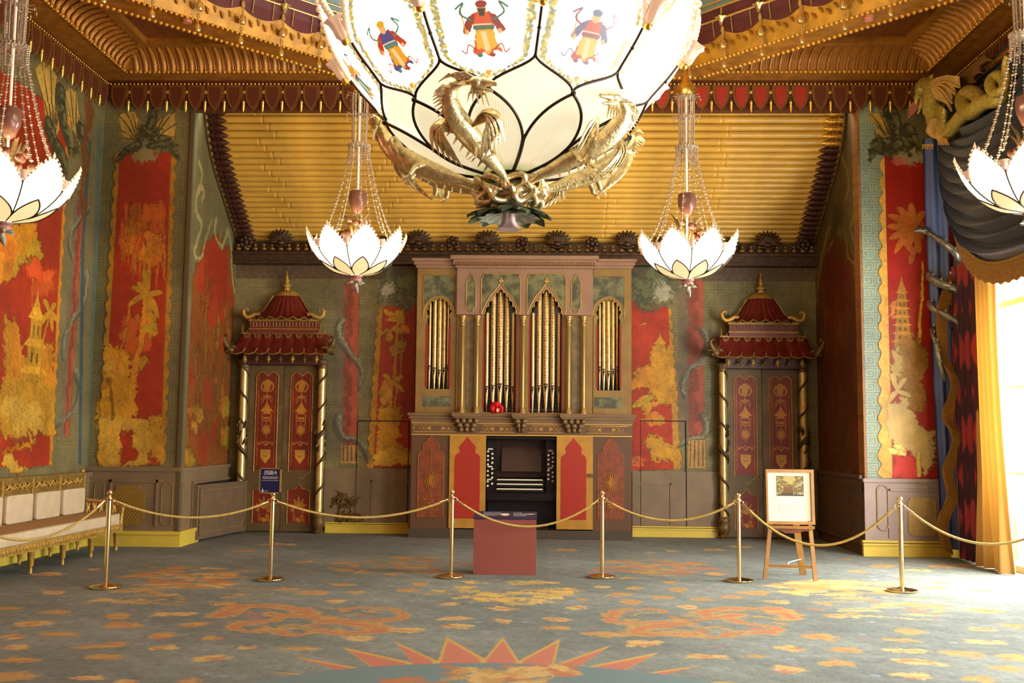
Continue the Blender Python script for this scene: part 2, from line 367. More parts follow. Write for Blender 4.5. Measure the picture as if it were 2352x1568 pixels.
# ---------------- carpet
def carpet():
    c = Canvas(-6.6, 6.4, 6.4, 16.9, 150, (0.475,0.49,0.45)); c.mottle(.045, .35); c.mottle(.05, 2.2, NC)
    r = random.Random(3)
    def F(x, y): p = PZ(x, y); return (p.x, p.y)
    O1, O2, O3 = (0.69,0.55,0.33), (0.67,0.45,0.31), (0.76,0.63,0.40)
    for i in range(420):
        x, y = r.uniform(-6.4, 6), r.uniform(6.6, 16.5); q = r.choice([(0.66,0.42,0.42), (0.55,0.58,0.62), (0.60,0.50,0.55)])
        for k in range(3): a = k*PI/3+r.random(); c.stroke([(x-.035*math.cos(a), y-.035*math.sin(a)), (x+.035*math.cos(a), y+.035*math.sin(a))], .014, q)
    M = """212 1307 24,110 1318 60,125 1360 60,25 1397 50,120 1405 55,270 1414 60,400 1410 100,510 1387 45,285 1435 75,442 1434 60,75 1432 60,145 1457 90,30 1462 60,375 1460 75,492 1465 45,230 1481 105,377 1488 60,30 1487 60,240 1510 60,487 1512 70,50 1515 105,30 1550 110,190 1557 80,567 1485 32,690 1490 90,660 1352 60,722 1362 60,785 1342 50,765 1380 45,820 1360 40,930 1355 65,965 1340 40,550 1365 30,1025 1387 40,1045 1420 85,1045 1439 60,930 1447 115,830 1466 65,1155 1425 40,1150 1397 70,435 1562 40,290 1565 50,1186 1397 25,1273 1422 80,1271 1442 55,1318 1395 50,1386 1457 100,1483 1477 70,1381 1347 35,1426 1364 60,1456 1349 40,1553 1354 50,1526 1372 45,1448 1327 35,1343 1377 30,1446 1382 50,1616 1377 55,1573 1394 50,1541 1337 40,1641 1317 40,1686 1370 60,1731 1360 60,1831 1412 50,1916 1415 45,1786 1382 50,1886 1462 75,1936 1492 75,1921 1522 65,2066 1470 80,2086 1447 65,2251 1445 60,2256 1400 70,2266 1475 80,2206 1500 85,2101 1520 115,2086 1495 80,1616 1507 90,1728 1507 35,1821 1490 55,1806 1537 70,2101 1552 90,2321 1510 60,2321 1535 60,2256 1560 60,1951 1284 28,2026 1299 60,2116 1310 45,2156 1300 50,2231 1324 40,2216 1297 40,1976 1312 40,2171 1339 35,2151 1350 40,2256 1357 60,2336 1437 60,1551 1265 30,1491 1269 20,560 1265 50,640 1250 90,700 1290 40,1640 1262 40,1700 1255 60,1300 1262 60"""
    for e in M.split(','):
        x, y, w = map(float, e.split()); p = F(x, y); hw = w/2*p[1]/FPX*1.0; hh = hw*(.30 if w >= 80 else r.uniform(.5, .75)); ro = r.uniform(-.25, .25)
        col = O1 if r.random() < .6 else O3
        c.ell(p, hw, hh+.03, col, rag=.035, rf=.9, rot=ro)
        for k in range(3): c.ell((p[0]+hw*r.uniform(-.75, .75), p[1]+hh*r.uniform(-1, 1)), hw*.36, hh*.5+.02, col, rag=.03, rf=1.2, rot=r.uniform(-1, 1))
        c.ell(p, hw*.68, hh*.6, O2, rag=.03, rf=1.1, rot=ro, al=.85)
        c.stroke([(p[0]-hw*.7, p[1]), (p[0]+hw*.2, p[1]+hh*.3), (p[0]+hw*.75, p[1]-hh*.1)], .015, O3, rag=.02)
    # dragons
    def dragon(px, mir=None):
        P = [F(*(q if mir is None else (mir-q[0], q[1]+4))) for q in px]; s = sp2(P, 6)
        c.stroke(s, .22, O1, .09, rag=.03, rf=1.4); c.stroke(s, .11, O2, .04, rag=.03, rf=1.4)
    A = [(510,1415),(540,1395),(600,1391),(665,1395),(708,1408),(660,1416),(625,1426),(575,1431),(530,1437),(545,1447),(640,1450),(670,1459),(700,1454),(730,1450)]
    B = [(730,1450),(845,1453),(862,1440),(800,1431),(745,1428),(750,1424),(820,1426),(895,1425),(920,1415),(900,1400),(825,1395),(790,1403)]
    D = [(620,1408),(700,1416),(760,1418)]
    for q in (A, B, D): dragon(q); dragon(q, 2322)
    for x, y in ((555,1400),(640,1397),(700,1437),(850,1405),(870,1430),(600,1445),(780,1447)):
        for m in (None, 2322):
            p = F(*( (x, y) if m is None else (m-x, y+4)))
            for k in range(5): a = r.random()*6.28; c.stroke([p, (p[0]+.16*math.cos(a), p[1]+.14*math.sin(a))], .05, O1, .01, rag=.02)
    # floral patches
    DR = []
    def patch(x0, x1, y0, y1, n, cols, sz):
        for i in range(n):
            a = r.uniform(-1, 1); b = r.uniform(-1, 1)
            if a*a+b*b > 1: continue
            p = F((x0+x1)/2+a*(x1-x0)/2, (y0+y1)/2+b*(y1-y0)/2); c.ell(p, sz*r.uniform(.6, 1.5), sz*r.uniform(.25, .6), r.choice(cols), rag=.05, rf=1.0, rot=r.uniform(-.7, .7))
    patch(1012, 1305, 1330, 1385, 70, [(0.74,0.62,0.34), (0.80,0.66,0.36), (0.70,0.55,0.32)], .13)
    patch(300, 545, 1302, 1350, 60, [O1, (0.70,0.48,0.28), O3], .16); patch(210, 430, 1345, 1390, 26, [O1, O3], .12)
    patch(1770, 2050, 1330, 1366, 60, [(0.82,0.68,0.42), O1, O3], .16); patch(1850, 2160, 1366, 1420, 34, [O1, O3, O2], .12)
    patch(760, 1085, 1276, 1318, 60, [O1, (0.66,0.48,0.32), (0.62,0.45,0.36)], .14); patch(1350, 1630, 1286, 1322, 60, [O1, (0.68,0.48,0.32), O2], .14)
    patch(520, 910, 1396, 1456, 34, [O1, O2, O1], .09); patch(1412, 1812, 1400, 1462, 34, [O1, O2, O1], .09)
    for i in range(26):
        x, y = r.uniform(250, 560), r.uniform(1300, 1390); a = r.uniform(-.4, .4); p = F(x, y); c.stroke(sp2([p, (p[0]+.2, p[1]+.12*a), (p[0]+.45, p[1]+.3*a)]), .05, O1, .012, rag=.03)
        x = r.uniform(1790, 2150); y = r.uniform(1330, 1420); p = F(x, y); c.stroke(sp2([p, (p[0]+.2, p[1]-.12*a), (p[0]+.45, p[1]-.3*a)]), .05, O3, .012, rag=.03)
    # sunburst border and disc
    tips = [((590,1540),(775,1558),(845,1557)),((670,1506),(825,1551),(875,1542)),((785,1485),(870,1543),(952,1522)),((905,1472),(950,1524),(1005,1517)),((1025,1462),(1005,1520),(1115,1513)),((1155,1462),(1112,1514),(1192,1517)),
            ((1287,1466),(1190,1518),(1273,1526)),((1406,1480),(1273,1526),(1326,1533)),((1516,1497),(1330,1534),(1408,1553)),((1613,1527),(1405,1555),(1460,1563)),((1691,1565),(1440,1568),(1500,1585))]
    ctr = F(1140, 1640); a = F(1150, 1521); R = a[1]-ctr[1]
    for k in range(40):
        t = 2*PI*k/40
    for t, n0, n1 in tips:
        T, A1, A2 = F(*t), F(*n0), F(*n1); sc = lambda p, q: (ctr[0]+(p[0]-ctr[0])*q, ctr[1]+(p[1]-ctr[1])*q)
        c.poly([A1, T, A2, sc(A2, .72), sc(A1, .72)], (0.74,0.60,0.32))
    for t, n0, n1 in tips:
        T, A1, A2 = F(*t), F(*n0), F(*n1); G = ((T[0]+A1[0]+A2[0])/3, (T[1]+A1[1]+A2[1])/3); q = lambda p: (G[0]+(p[0]-G[0])*.78, G[1]+(p[1]-G[1])*.78-.03)
        c.poly([q(A1), q(T), q(A2), (A2[0], A2[1]-.3), (A1[0], A1[1]-.3)], (0.71,0.45,0.36))
    c.ell((ctr[0], ctr[1]-.02), R*1.36, R, (0.44,0.50,0.49))
    for k in range(60):
        x, y = r.uniform(1000, 1310), r.uniform(1530, 1590); p = F(x, y); c.ell(p, .10, .05, r.choice([O1, O2, O3]), rag=.04, rot=r.uniform(-1, 1))
    for k in range(26): w_ = F(r.uniform(900, 1000), r.uniform(1556, 1590)); c.ell(w_, .08, .04, O2, rag=.03)
    return c
cc = carpet(); m_carpet = mat_img('woven_carpet', cc.image('carpet_weave'), 0.95, bump=0.35, bs=160, spec=0.1, ext='MIRROR')
fl = MB().grid(lambda u, v: (XW-.1+u*(XE+.8-XW), -2+v*18.85, 0), 26, 38)
struct(fl.build('floor', m_carpet, uvf=cc.uv(lambda p: (p.x, p.y))))
# ---------------- west wall (long wall beside the sofa)
def tw(x, y): p = PX(x, y, XW); return (p.y, p.z)
c = Canvas(9.0, 0, YF, 6.85, 110, OLIVE); fret(c, 9, 1, YF, 6.85, .024, OLIVE2, .35)
def gold_scene(c, T, els):
    for e in els:
        k = e[0]
        if k == 'p': c.poly([T(*q) for q in e[1]], e[2], rag=e[3] if len(e) > 3 else .04, rf=.7)
        elif k == 'f': q = T(e[1], e[2]); q2 = T(e[1]+e[3], e[2]-e[4]); fol(c, q[0], q[1], abs(q2[0]-q[0]), abs(q2[1]-q[1]), e[5], n=e[6] if len(e) > 6 else 10, seed=int(e[1]))
        elif k == 'w': q = T(e[1], e[2]); q2 = T(e[1]+e[3], e[2]-e[4]); willow(c, q[0], q[1], abs(q2[0]-q[0]), abs(q2[1]-q[1]), e[5], seed=int(e[1]))
        elif k == 's': c.stroke(sp2([T(*q) for q in e[1]]), e[2], e[4], e[3], rag=.01)
        elif k == 'g': a = T(e[1], e[2]); b = T(e[1], e[3]); w2 = T(e[1]+e[4], e[2]); pagoda(c, a[0], a[1], b[1], abs(w2[0]-a[0]), e[5], e[6])
        elif k == 'l': leafs(c, T(*e[1]), [T(*q) for q in e[2]], e[3], e[4])
top = tw(160, 250)[1]; bot = tw(120, 1068)[1]
bx0, bx1 = tw(150, 300)[0], tw(127, 1060)[0]
bx = (bx0+bx1)/2
edge = wavy([(bx+.02, bot), (bx+.02, 5.9)], .05, .22)
c.poly([(9, bot), *edge, (9, 5.9)], (0.74,0.47,0.13)); c.poly([(9, bot), (bx-.10, bot), (bx-.10, 5.9), (9, 5.9)], RED)
gold_scene(c, tw, [('f',40,560,50,60,(0.78,0.52,0.14),14),('f',5,590,40,80,(0.76,0.50,0.14)),('f',90,640,35,45,(0.72,0.30,0.12)),('p',[(0,720),(30,730),(60,800),(100,790),(118,800),(128,1000),(60,1010),(0,1000)],(0.74,0.47,0.12),.06),
  ('g',72,905,650,52,(0.76,0.55,0.15),3),('s',[(72,640),(72,720)],.03,.03,(0.74,0.44,0.12)),('l',(112,720),[(98,690),(125,700),(92,745),(128,735),(118,760)],.09,GLD),('s',[(108,730),(95,800),(92,900)],.05,.05,GLD),
  ('p',[(0,880),(60,860),(125,900),(128,1000),(70,1010),(30,1000),(0,1010)],GLD,.06),('p',[(0,930),(40,905),(90,940),(95,1000),(30,990)],GLD2,.06),('p',[(0,1005),(60,995),(105,1005),(100,1065),(60,1072),(0,1072)],RED,.05),('p',[(0,1040),(25,1040),(70,1075),(0,1078)],GLD2,.03),('f',40,1030,30,16,(0.74,0.45,0.12))])
def snake_col(c, T, col_px, w, base_px, snakes, sw):
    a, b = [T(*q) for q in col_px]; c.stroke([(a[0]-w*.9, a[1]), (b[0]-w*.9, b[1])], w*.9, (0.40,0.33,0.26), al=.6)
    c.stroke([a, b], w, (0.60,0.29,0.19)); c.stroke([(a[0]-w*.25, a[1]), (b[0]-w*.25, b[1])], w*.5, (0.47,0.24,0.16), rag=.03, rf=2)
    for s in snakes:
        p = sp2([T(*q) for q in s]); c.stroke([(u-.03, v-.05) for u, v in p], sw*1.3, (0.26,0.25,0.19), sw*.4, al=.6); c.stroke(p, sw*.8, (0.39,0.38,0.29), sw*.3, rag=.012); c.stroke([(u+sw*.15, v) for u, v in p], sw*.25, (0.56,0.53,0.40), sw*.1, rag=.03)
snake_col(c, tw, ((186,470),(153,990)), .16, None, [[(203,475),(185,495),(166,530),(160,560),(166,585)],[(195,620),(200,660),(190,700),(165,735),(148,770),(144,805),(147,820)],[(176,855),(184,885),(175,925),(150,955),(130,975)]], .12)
c.stroke([tw(205, 330), tw(190, 560), tw(183, 1060)], .10, (0.24,0.31,0.29)); c.stroke([tw(228, 300), tw(205, 1060)], .16, (0.34,0.37,0.30))
def wdragon(c, T, wings, body, s):
    """painted dragon: ochre webbed wings and a dark dappled body"""
    r = random.Random(int(s*100)+len(body))
    for root, w in wings:
        P = [T(*q) for q in w]; R = T(*root); c.poly([R]+P, (0.72,0.57,0.26), rag=.02)
        for q in P: c.stroke(sp2([R, ((R[0]+q[0])/2, (R[1]+q[1])/2+.05*s), q]), .030*s, (0.36,0.30,0.15), .010)
        for k in range(10): a = r.choice(P); t = r.uniform(.3, .95); c.ell((R[0]+(a[0]-R[0])*t, R[1]+(a[1]-R[1])*t), .05*s, .02*s, (0.68,0.55,0.28), rag=.02, al=.5)
    for b in body:
        p = sp2([T(*q) for q in b]); c.stroke(p, .19*s, (0.25,0.23,0.14), .07*s, rag=.010); c.stroke([(a+.02*s, b+.03*s) for a, b in p], .07*s, (0.43,0.40,0.27), .02*s, rag=.010)
        for k in range(len(p)*2):
            q = r.choice(p); c.ell((q[0]+r.uniform(-.06, .06)*s, q[1]+r.uniform(-.06, .06)*s), .035*s, .016*s, r.choice([(0.36,0.34,0.20),(0.20,0.20,0.12),(0.40,0.37,0.20),(0.27,0.28,0.16)]), rag=.015, rot=r.uniform(-1, 1))
        for k in range(4): q = r.choice(p); a = r.uniform(0, 6.28); c.stroke([q, (q[0]+.13*s*math.cos(a), q[1]+.13*s*math.sin(a))], .03*s, (0.22,0.21,0.12), .006)
wdragon(c, tw, [((120,330),[(78,160),(95,140),(115,145),(132,165),(140,200),(138,250),(132,320)]),((172,350),[(150,215),(160,200),(175,215),(185,270),(188,320)])], [[(138,215),(140,260),(150,310),(165,350),(178,335)],[(110,290),(122,325),(130,360),(112,375)],[(130,345),(145,375),(140,410),(128,430),(160,440)],[(185,300),(200,345),(198,380)]], 1.5)
c.stroke([tw(208,230), tw(196,330), tw(190,470)], .20, (0.42,0.25,0.12), rag=.05, rf=1.5)
c.mottle(.06, .4); c.engrave(); im = c.image('west_mural'); mw = mat_img('west_wall_paint', im, 0.55, bump=0.05); uw = c.uv(lambda p: (p.y, p.z))
w_ = struct(MB().box(XW-.2, XW, 9.0, YF+.3, 0, 6.85).build('wall_west', mw, smooth=False, uvf=uw))
PLAIN = mat('red_ground_wall', (0.62,0.20,0.11), 0.6, var=0.3, vs=1.6, col2=(0.52,0.36,0.14))
struct(MB().box(XW-.2, XW, -2.2, 9.0, 0, 6.85).build('wall_west', PLAIN, smooth=False))
mural('mural', c, mw, [(9.0, bot), *edge, (9.0, 5.9)], (XW, 0, 0), (0,1,0), (0,0,1), uw, w_)
dw = MB().box(XW, XW+.05, -2, YF, .20, .98).box(XW, XW+.09, -2, YF, .98, 1.04).box(XW, XW+.07, -2, YF, .90, .93)
dw.build('dado_board', DADO, w_)
bb = MB().box(XW, XW+.07, -2, YF, 0, .17).box(XW, XW+.09, -2, YF, .17, .2); struct(bb.build('baseboard_west', YEL))
# ---------------- north-west pier (front) and its return into the recess
def tp(x, y): p = PY(x, y, YF); return (p.x, p.z)
c = Canvas(XW, 0, XL, 6.85, 150, OLIVE); fret(c, XW, 1, XL, 6.85, .022, OLIVE2, .45)
L0, L1, R0, R1 = tp(270, 350), tp(228, 1068), tp(400, 350), tp(375, 1068)
pl = wavy([L0, L1], -.05, .24) + wavy([R1, R0], -.05, .24)
c.poly(pl, (0.64,0.44,0.13)); c.poly([(L0[0]+.045, L0[1]), (L1[0]+.045, L1[1]), (R1[0]-.045, R1[1]), (R0[0]-.045, R0[1])], RED)
gold_scene(c, tp, [('w',335,530,52,70,ORG),('w',345,590,40,60,(0.80,0.46,0.14)),('w',300,560,25,60,(0.78,0.42,0.12)),('f',310,770,40,50,(0.74,0.36,0.12)),('s',[(345,560),(340,640),(322,790),(290,960)],.05,.11,(0.80,0.50,0.13)),
  ('l',(337,678),[(330,618),(342,628),(305,660),(296,702),(372,672),(364,730),(346,778),(318,650)],.085,GLD),('f',345,745,25,25,GLD),('p',[(240,790),(275,782),(300,800),(315,830),(310,870),(330,905),(318,950),(270,1000),(225,1010)],(0.78,0.54,0.13),.05),
  ('p',[(315,815),(335,805),(340,840),(325,855)],GLD,.03),('p',[(225,960),(290,955),(330,970),(345,1010),(340,1068),(225,1068)],GLD2,.05),('p',[(282,985),(300,990),(318,1020),(312,1050),(285,1060),(278,1020)],RED,.04),('p',[(335,960),(362,950),(370,1050),(350,1065)],GLD,.04),('s',[(255,870),(262,960)],.05,.05,GLD3),('f',262,850,20,20,GLD2),('s',[(300,700),(270,850)],.03,.05,(0.76,0.46,0.12))])
wdragon(c, tp, [((318,335),[(285,318),(276,300),(272,264),(290,258),(305,262),(317,278)]),((345,335),[(350,300),(364,272),(385,256),(404,252),(406,285),(402,315),(380,335)])], [[(352,258),(345,285),(330,305),(318,330),(322,352),(338,355)],[(330,300),(350,315),(362,300)],[(312,335),(290,348),(268,370)],[(352,325),(380,322),(398,340),(402,360)],[(345,340),(372,335),(392,345)]], .85)
q = tp(335, 360); c.ell(q, .16, .10, (0.56,0.48,0.30), rag=.04)
c.mottle(.06, .4); c.engrave(); im = c.image('pier_mural'); mp = mat_img('north_west_pier_paint', im, 0.55, bump=0.05); up = c.uv(lambda p: (p.x, p.z))
w_ = struct(MB().box(XW-.2, XL, YF, YF+.25, 0, 6.85).build('wall_north_west', mp, smooth=False, uvf=up))
mural('mural', c, mp, pl, (0, YF, 0), (1,0,0), (0,0,1), up, w_)
d = MB().box(XW, XL+.03, YF-.03, YF, .22, 1.06).box(XW, XL+.05, YF-.06, YF, 1.06, 1.12).box(XW+.35, XL-.22, YF-.05, YF-.03, .90, .94).box(XW+.35, XW+.38, YF-.05, YF-.03, .28, .94).box(XL-.3, XL-.27, YF-.05, YF-.03, .28, .94)
d.build('dado_board', DADO, w_)
PMO = mat('dull_gilt_moulding', (0.52,0.41,0.24), .5, .1)
for o_ in (oval(XL-.14, .60, .16, .62), oval(XW+.2, .60, .14, .62)): frame_line(MB(), o_, (0, YF-.03, 0), (1,0,0), (0,0,1), (0,-1,0), .012, .008).build('gold_moulding', PMO, w_)
q = tp(294, 1160); fc = Canvas(0, 0, .6, .6, 230, (0.60,0.46,0.17))
for i in range(-1, 14):
    for j in range(-1, 20): fc.stroke([(.048*i+(.024 if j % 2 else 0)+.022*math.cos(a), .033*j+.022*math.sin(a)) for a in np.linspace(0, PI, 7)], .007, (0.38,0.27,0.10))
MB().prism(quatre(q[0], q[1], .50, .56), (0, YF-.03, 0), (1,0,0), (0,0,1), .015).build('fret_panel', mat_img('fish_scale_gilding', fc.image('fret_art'), .5), w_, uvf=lambda p: ((p.x-q[0])/.6+.5, (p.z-q[1])/.6+.5))
bd = MB()
for i in range(150): bd.octa((XL+.01, YF-.01, 1.15+i*.036), .017)
stuff(bd.build('bead_moulding', OLDGILT, w_))
MB().box(XL-.02, XL+.035, YF-.035, YF+.02, .2, 6.4).build('corner_post', mat('dark_olive_post', (0.33,0.28,0.18), .5), w_)
struct(MB().box(XW, XL+.075, YF-.07, YF, 0, .17).box(XW, XL+.09, YF-.09, YF, .17, .22).box(XL, XL+.085, YF-.065, YF+.72, 0, .17).box(XL, XL+.1, YF-.085, YF+.72, .17, .22).build('baseboard_north_west', YEL))
def tr(x, y): p = PX(x, y, XL); return (p.y, p.z)
c = Canvas(YF+.2, 0, YB, 6.85, 130, OLIVE)
c.poly([tr(444, 630), tr(470, 560), tr(500, 540), tr(530, 560), tr(545, 690), (YB, 3.8), (YB, 1.1), (YF+.2, 1.1), (YF+.2, 3.6)], (0.50,0.27,0.10), rag=.03); c.poly([tr(450, 660), tr(485, 545), tr(520, 560), tr(535, 700), tr(480, 760)], RED, rag=.05)
r = random.Random(5)
for i in range(60):
    x = r.uniform(YF+.25, YB-.05); z = r.uniform(1.15, 3.6); l = r.uniform(.3, 1.0); c.stroke([(x, z), (x+r.uniform(-.06, .06), z+l*.5), (x+r.uniform(-.1, .1), z+l)], .10, r.choice([(0.52,0.36,0.12), GLD3, (0.54,0.28,0.11), (0.58,0.40,0.13)]), .03, rag=.05, al=.7)
for px, py, s in ((480,900,.16),(468,1030,.20),(495,1000,.14),(440,860,.12),(510,790,.12)):
    q = tr(px, py); c.ell(q, s*1.4, s*1.4, (0.56,0.19,0.09), rag=.06, al=.75)
for px, py in ((430,1050),(450,960),(520,1000),(520,930),(425,940)): q = tr(px, py); fol(c, q[0], q[1], .35, .2, (0.60,0.43,0.13), 9, px)
for s in ([(458,372),(466,405),(458,430)],[(462,432),(450,455),(452,480),(464,520),(452,560),(448,580),(455,597),(466,580),(475,540),(485,510)],[(462,432),(468,445),(463,458)],[(497,500),(493,530),(505,560),(508,535)],[(505,560),(513,568),(520,535),(526,540),(532,600),(535,650),(543,672),(549,650),(548,620),(541,600),(548,594)]):
    p = sp2([tr(*q) for q in s]); c.stroke(p, .10, (0.58,0.53,0.32), .05, rag=.02)
c.mottle(.06, .4); c.engrave(); im = c.image('return_mural'); mr = mat_img('west_return_paint', im, 0.55, bump=0.05); ur = c.uv(lambda p: (p.y, p.z))
w_ = struct(MB().box(XL-.2, XL, YF+.25, YB+.2, 0, 6.5).build('wall_recess_west', mr, smooth=False, uvf=ur))
MB().box(XL-.01, XL+.03, YF, YF+.72, .2, 1.06).box(XL, XL+.03, YF+.72, YB, .86, 1.06).box(XL, XL+.06, YF, YB, 1.06, 1.11).box(XL, XL+.045, YF+.05, YF+.07, .25, .9).box(XL, XL+.045, YF+.5, YF+.53, .25, .9).build('dado_board', DADO, w_)
# ---------------- north wall of the recess, behind the organ
def tb(x, y): p = PY(x, y, YB); return (p.x, p.z)
c = Canvas(XL, 0, XR, 4.95, 150, OLIVE); fret(c, XL, 1, XR, 4.95, .024, OLIVE2, .4)
zt = tb(640, 640)[1]
c.rect(XL, zt, XR, 4.95, (0.34,0.27,0.19))
for i in range(70):
    x = XL+.05+i*.142
    for k in range(2): c.stroke([(x+.07*math.cos(a)+.071*k, zt+.16*k+.09*math.sin(a)) for a in np.linspace(0, PI, 9)], .012, (0.44,0.32,0.20))
PL = [tb(872,705), tb(955,700), tb(952,1072), tb(846,1076)]; PR = [tb(1450,690), tb(1536,705), tb(1562,1078), tb(1450,1080)]
pl = [PL[0], PL[1], PL[2]] + wavy([PL[3], PL[0]], .05, .2)[:-1]; pr = [PR[3]] + [PR[0]] + wavy([PR[1], PR[2]], .05, .2)
for P, q in ((pl, PL), (pr, PR)): c.poly(P, (0.66,0.46,0.14))
c.poly([tb(880,706), tb(955,700), tb(952,1072), tb(857,1074)], RED); c.poly([tb(1450,692), tb(1534,706), tb(1546,1078), tb(1450,1080)], RED)
gold_scene(c, tb, [('f',905,725,34,18,GLD,12),('f',925,755,22,14,(0.76,0.50,0.13)),('f',890,770,18,14,GLD),('f',915,800,24,16,GLD),('s',[(915,735),(905,850),(893,960)],.05,.07,GLD),('s',[(925,760),(918,860),(900,960)],.03,.04,GLD),('l',(900,880),[(880,860),(925,865),(880,905),(928,900),(890,925)],.07,GLD),('f',880,905,20,30,GLD),
  ('p',[(862,950),(885,935),(925,935),(930,960),(915,1000),(930,1030),(950,1040),(950,1070),(862,1072)],GLD,.04),('p',[(905,1010),(935,1000),(945,1030),(925,1030)],RED,.03),('p',[(860,1040),(900,1030),(945,1052),(945,1072),(855,1074)],GLD2,.03),
  ('g',1516,860,760,52,GLD,4),('p',[(1484,810),(1505,790),(1540,800),(1546,930),(1500,935),(1486,890)],GLD,.05),('p',[(1452,850),(1480,840),(1500,890),(1470,905),(1452,900)],(0.74,0.48,0.13),.05),('f',1480,930,25,20,GLD),('f',1500,965,30,20,(0.76,0.44,0.12)),('p',[(1470,1010),(1500,1000),(1545,1020),(1548,1070),(1490,1060)],GLD,.05),('f',1465,1060,20,14,(0.74,0.36,0.12)),('f',1475,745,12,4,GLD,4)])
for P in (PL[:2], PR[:2]):
    pass
for T_ in ([[(955,640),(925,650),(900,640),(880,665),(860,690)],[(905,610),(895,650),(870,660)],[(940,690),(915,680),(890,700)]], [[(1450,640),(1480,660),(1510,650),(1530,680)],[(1500,600),(1510,640),(1545,660)],[(1470,690),(1495,690),(1520,705)]]):
    for s in T_: p = sp2([tb(*q) for q in s]); c.stroke(p, .26, (0.26,0.28,0.20), .12, rag=.07); c.stroke(p, .12, (0.38,0.38,0.24), .05, rag=.06)
q = tb(885, 668); c.ell(q, .16, .10, (0.60,0.56,0.46), rag=.05, rot=.9); q = tb(1522, 670); c.ell(q, .16, .10, (0.58,0.55,0.45), rag=.05, rot=-.9)
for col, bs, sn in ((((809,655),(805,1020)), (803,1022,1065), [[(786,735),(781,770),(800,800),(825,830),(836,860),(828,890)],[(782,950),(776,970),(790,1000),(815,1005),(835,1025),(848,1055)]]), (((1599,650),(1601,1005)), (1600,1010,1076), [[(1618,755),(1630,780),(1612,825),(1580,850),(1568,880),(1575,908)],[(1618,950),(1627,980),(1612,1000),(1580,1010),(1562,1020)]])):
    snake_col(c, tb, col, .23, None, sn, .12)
    a = tb(bs[0], bs[1]); b = tb(bs[0], bs[2]); c.poly([(a[0]-.14, a[1]), (a[0]+.14, a[1]), (b[0]+.15, b[1]), (b[0]-.15, b[1])], (0.66,0.50,0.26))
    for k in range(4): c.stroke([(a[0]-.10+.066*k, a[1]-.02), (b[0]-.11+.07*k, b[1]+.05)], .02, (0.42,0.30,0.15))
c.mottle(.07, .4); c.engrave(); im = c.image('north_mural'); mb_ = mat_img('north_wall_paint', im, 0.55, bump=0.05); ub = c.uv(lambda p: (p.x, p.z))
wn = struct(MB().box(XL-.2, XR+.2, YB, YB+.2, 0, 5.2).build('wall_north', mb_, smooth=False, uvf=ub))
mural('mural', c, mb_, pl, (0, YB, 0), (1,0,0), (0,0,1), ub, wn); mural('mural', c, mb_, pr, (0, YB, 0), (1,0,0), (0,0,1), ub, wn)
d = MB()
for x0, x1 in ((tb(745,1100)[0], tb(945,1100)[0]), (tb(1452,1100)[0], tb(1650,1100)[0])): d.box(x0, x1, YB-.03, YB, .16, 1.06)
d.box(tb(853,1100)[0], tb(940,1100)[0], YB-.045, YB-.03, .84, .87).box(tb(853,1100)[0], tb(853,1100)[0]+.02, YB-.045, YB-.03, .2, .87).box(tb(1453,1100)[0], tb(1541,1100)[0], YB-.045, YB-.03, .84, .87).box(tb(1541,1100)[0]-.02, tb(1541,1100)[0], YB-.045, YB-.03, .2, .87)
d.build('dado_board', DADO, wn)
DARKL = mat('dark_joint', (0.10,0.08,0.05), .8)
for x0, x1, xa, n in ((822, 940, 745, 3), (1471, 1575, 1452, 4)):       # concealed flush doors cut through the painted wall
    a, b = tb(x0, 966), tb(x1, 966); t = MB(); t.box(a[0], b[0], YB-.015, YB, a[1]-.008, a[1]+.008)
    for q, w2 in ((a, .004), (b, .008)): t.box(q[0]-w2, q[0]+w2, YB-.015, YB, 1.06, a[1]); t.box(q[0]-w2, q[0]+w2, YB-.034, YB, .03, 1.06)
    t.build('door_joint', DARKL, wn)
for x0, x1 in ((747, 940), (1452, 1649)):
    a, b = tb(x0, 1220)[0], tb(x1, 1220)[0]; struct(MB().box(a, b, YB-.05, YB, 0, .12).box(a, b, YB-.07, YB, .12, .145).box(a, b, YB-.06, YB, .155, .175).build('baseboard_north', YEL))
orn = MB(); q = tb(790, 1165); rr = random.Random(2)
for i in range(26):
    a = rr.uniform(0, 6.28); l = rr.uniform(.08, .26); p0 = Vector((q[0]+rr.uniform(-.12, .12), YB-.035, q[1]+rr.uniform(-.22, .2))); orn.tube([p0, p0+Vector((l*.5*math.cos(a), -.015, l*.5*math.sin(a))), p0+Vector((l*math.cos(a+.8), 0, l*math.sin(a+.8)))], [.03, .022, .008], 6)
orn.tube([(q[0]+.20+.13*math.cos(t), YB-.04, q[1]-.16+.06*math.sin(t)) for t in np.linspace(0, 6.28, 14)[:-1]], .02, 6, closed=True)
orn.build('carved_ornament', OLDGILT, wn)
# ---------------- east return and north-east pier
def te(x, y): p = PX(x, y, XR); return (p.y, p.z)
c = Canvas(YF, 0, YB, 6.85, 110, (0.36,0.30,0.16))  # mural colours darkened: the shade on this return is put into the paint
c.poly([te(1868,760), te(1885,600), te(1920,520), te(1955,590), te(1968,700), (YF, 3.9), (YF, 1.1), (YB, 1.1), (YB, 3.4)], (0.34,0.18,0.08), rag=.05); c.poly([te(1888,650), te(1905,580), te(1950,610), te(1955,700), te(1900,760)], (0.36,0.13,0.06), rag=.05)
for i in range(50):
    x = r.uniform(YF+.1, YB-.05); z = r.uniform(1.15, 3.6); l = r.uniform(.3, 1.0); c.stroke([(x, z), (x+r.uniform(-.06, .06), z+l*.5), (x+r.uniform(-.1, .1), z+l)], .12, r.choice([(0.40,0.26,0.09), (0.38,0.11,0.05), (0.38,0.16,0.07), (0.42,0.29,0.10)]), .03, rag=.05, al=.7)
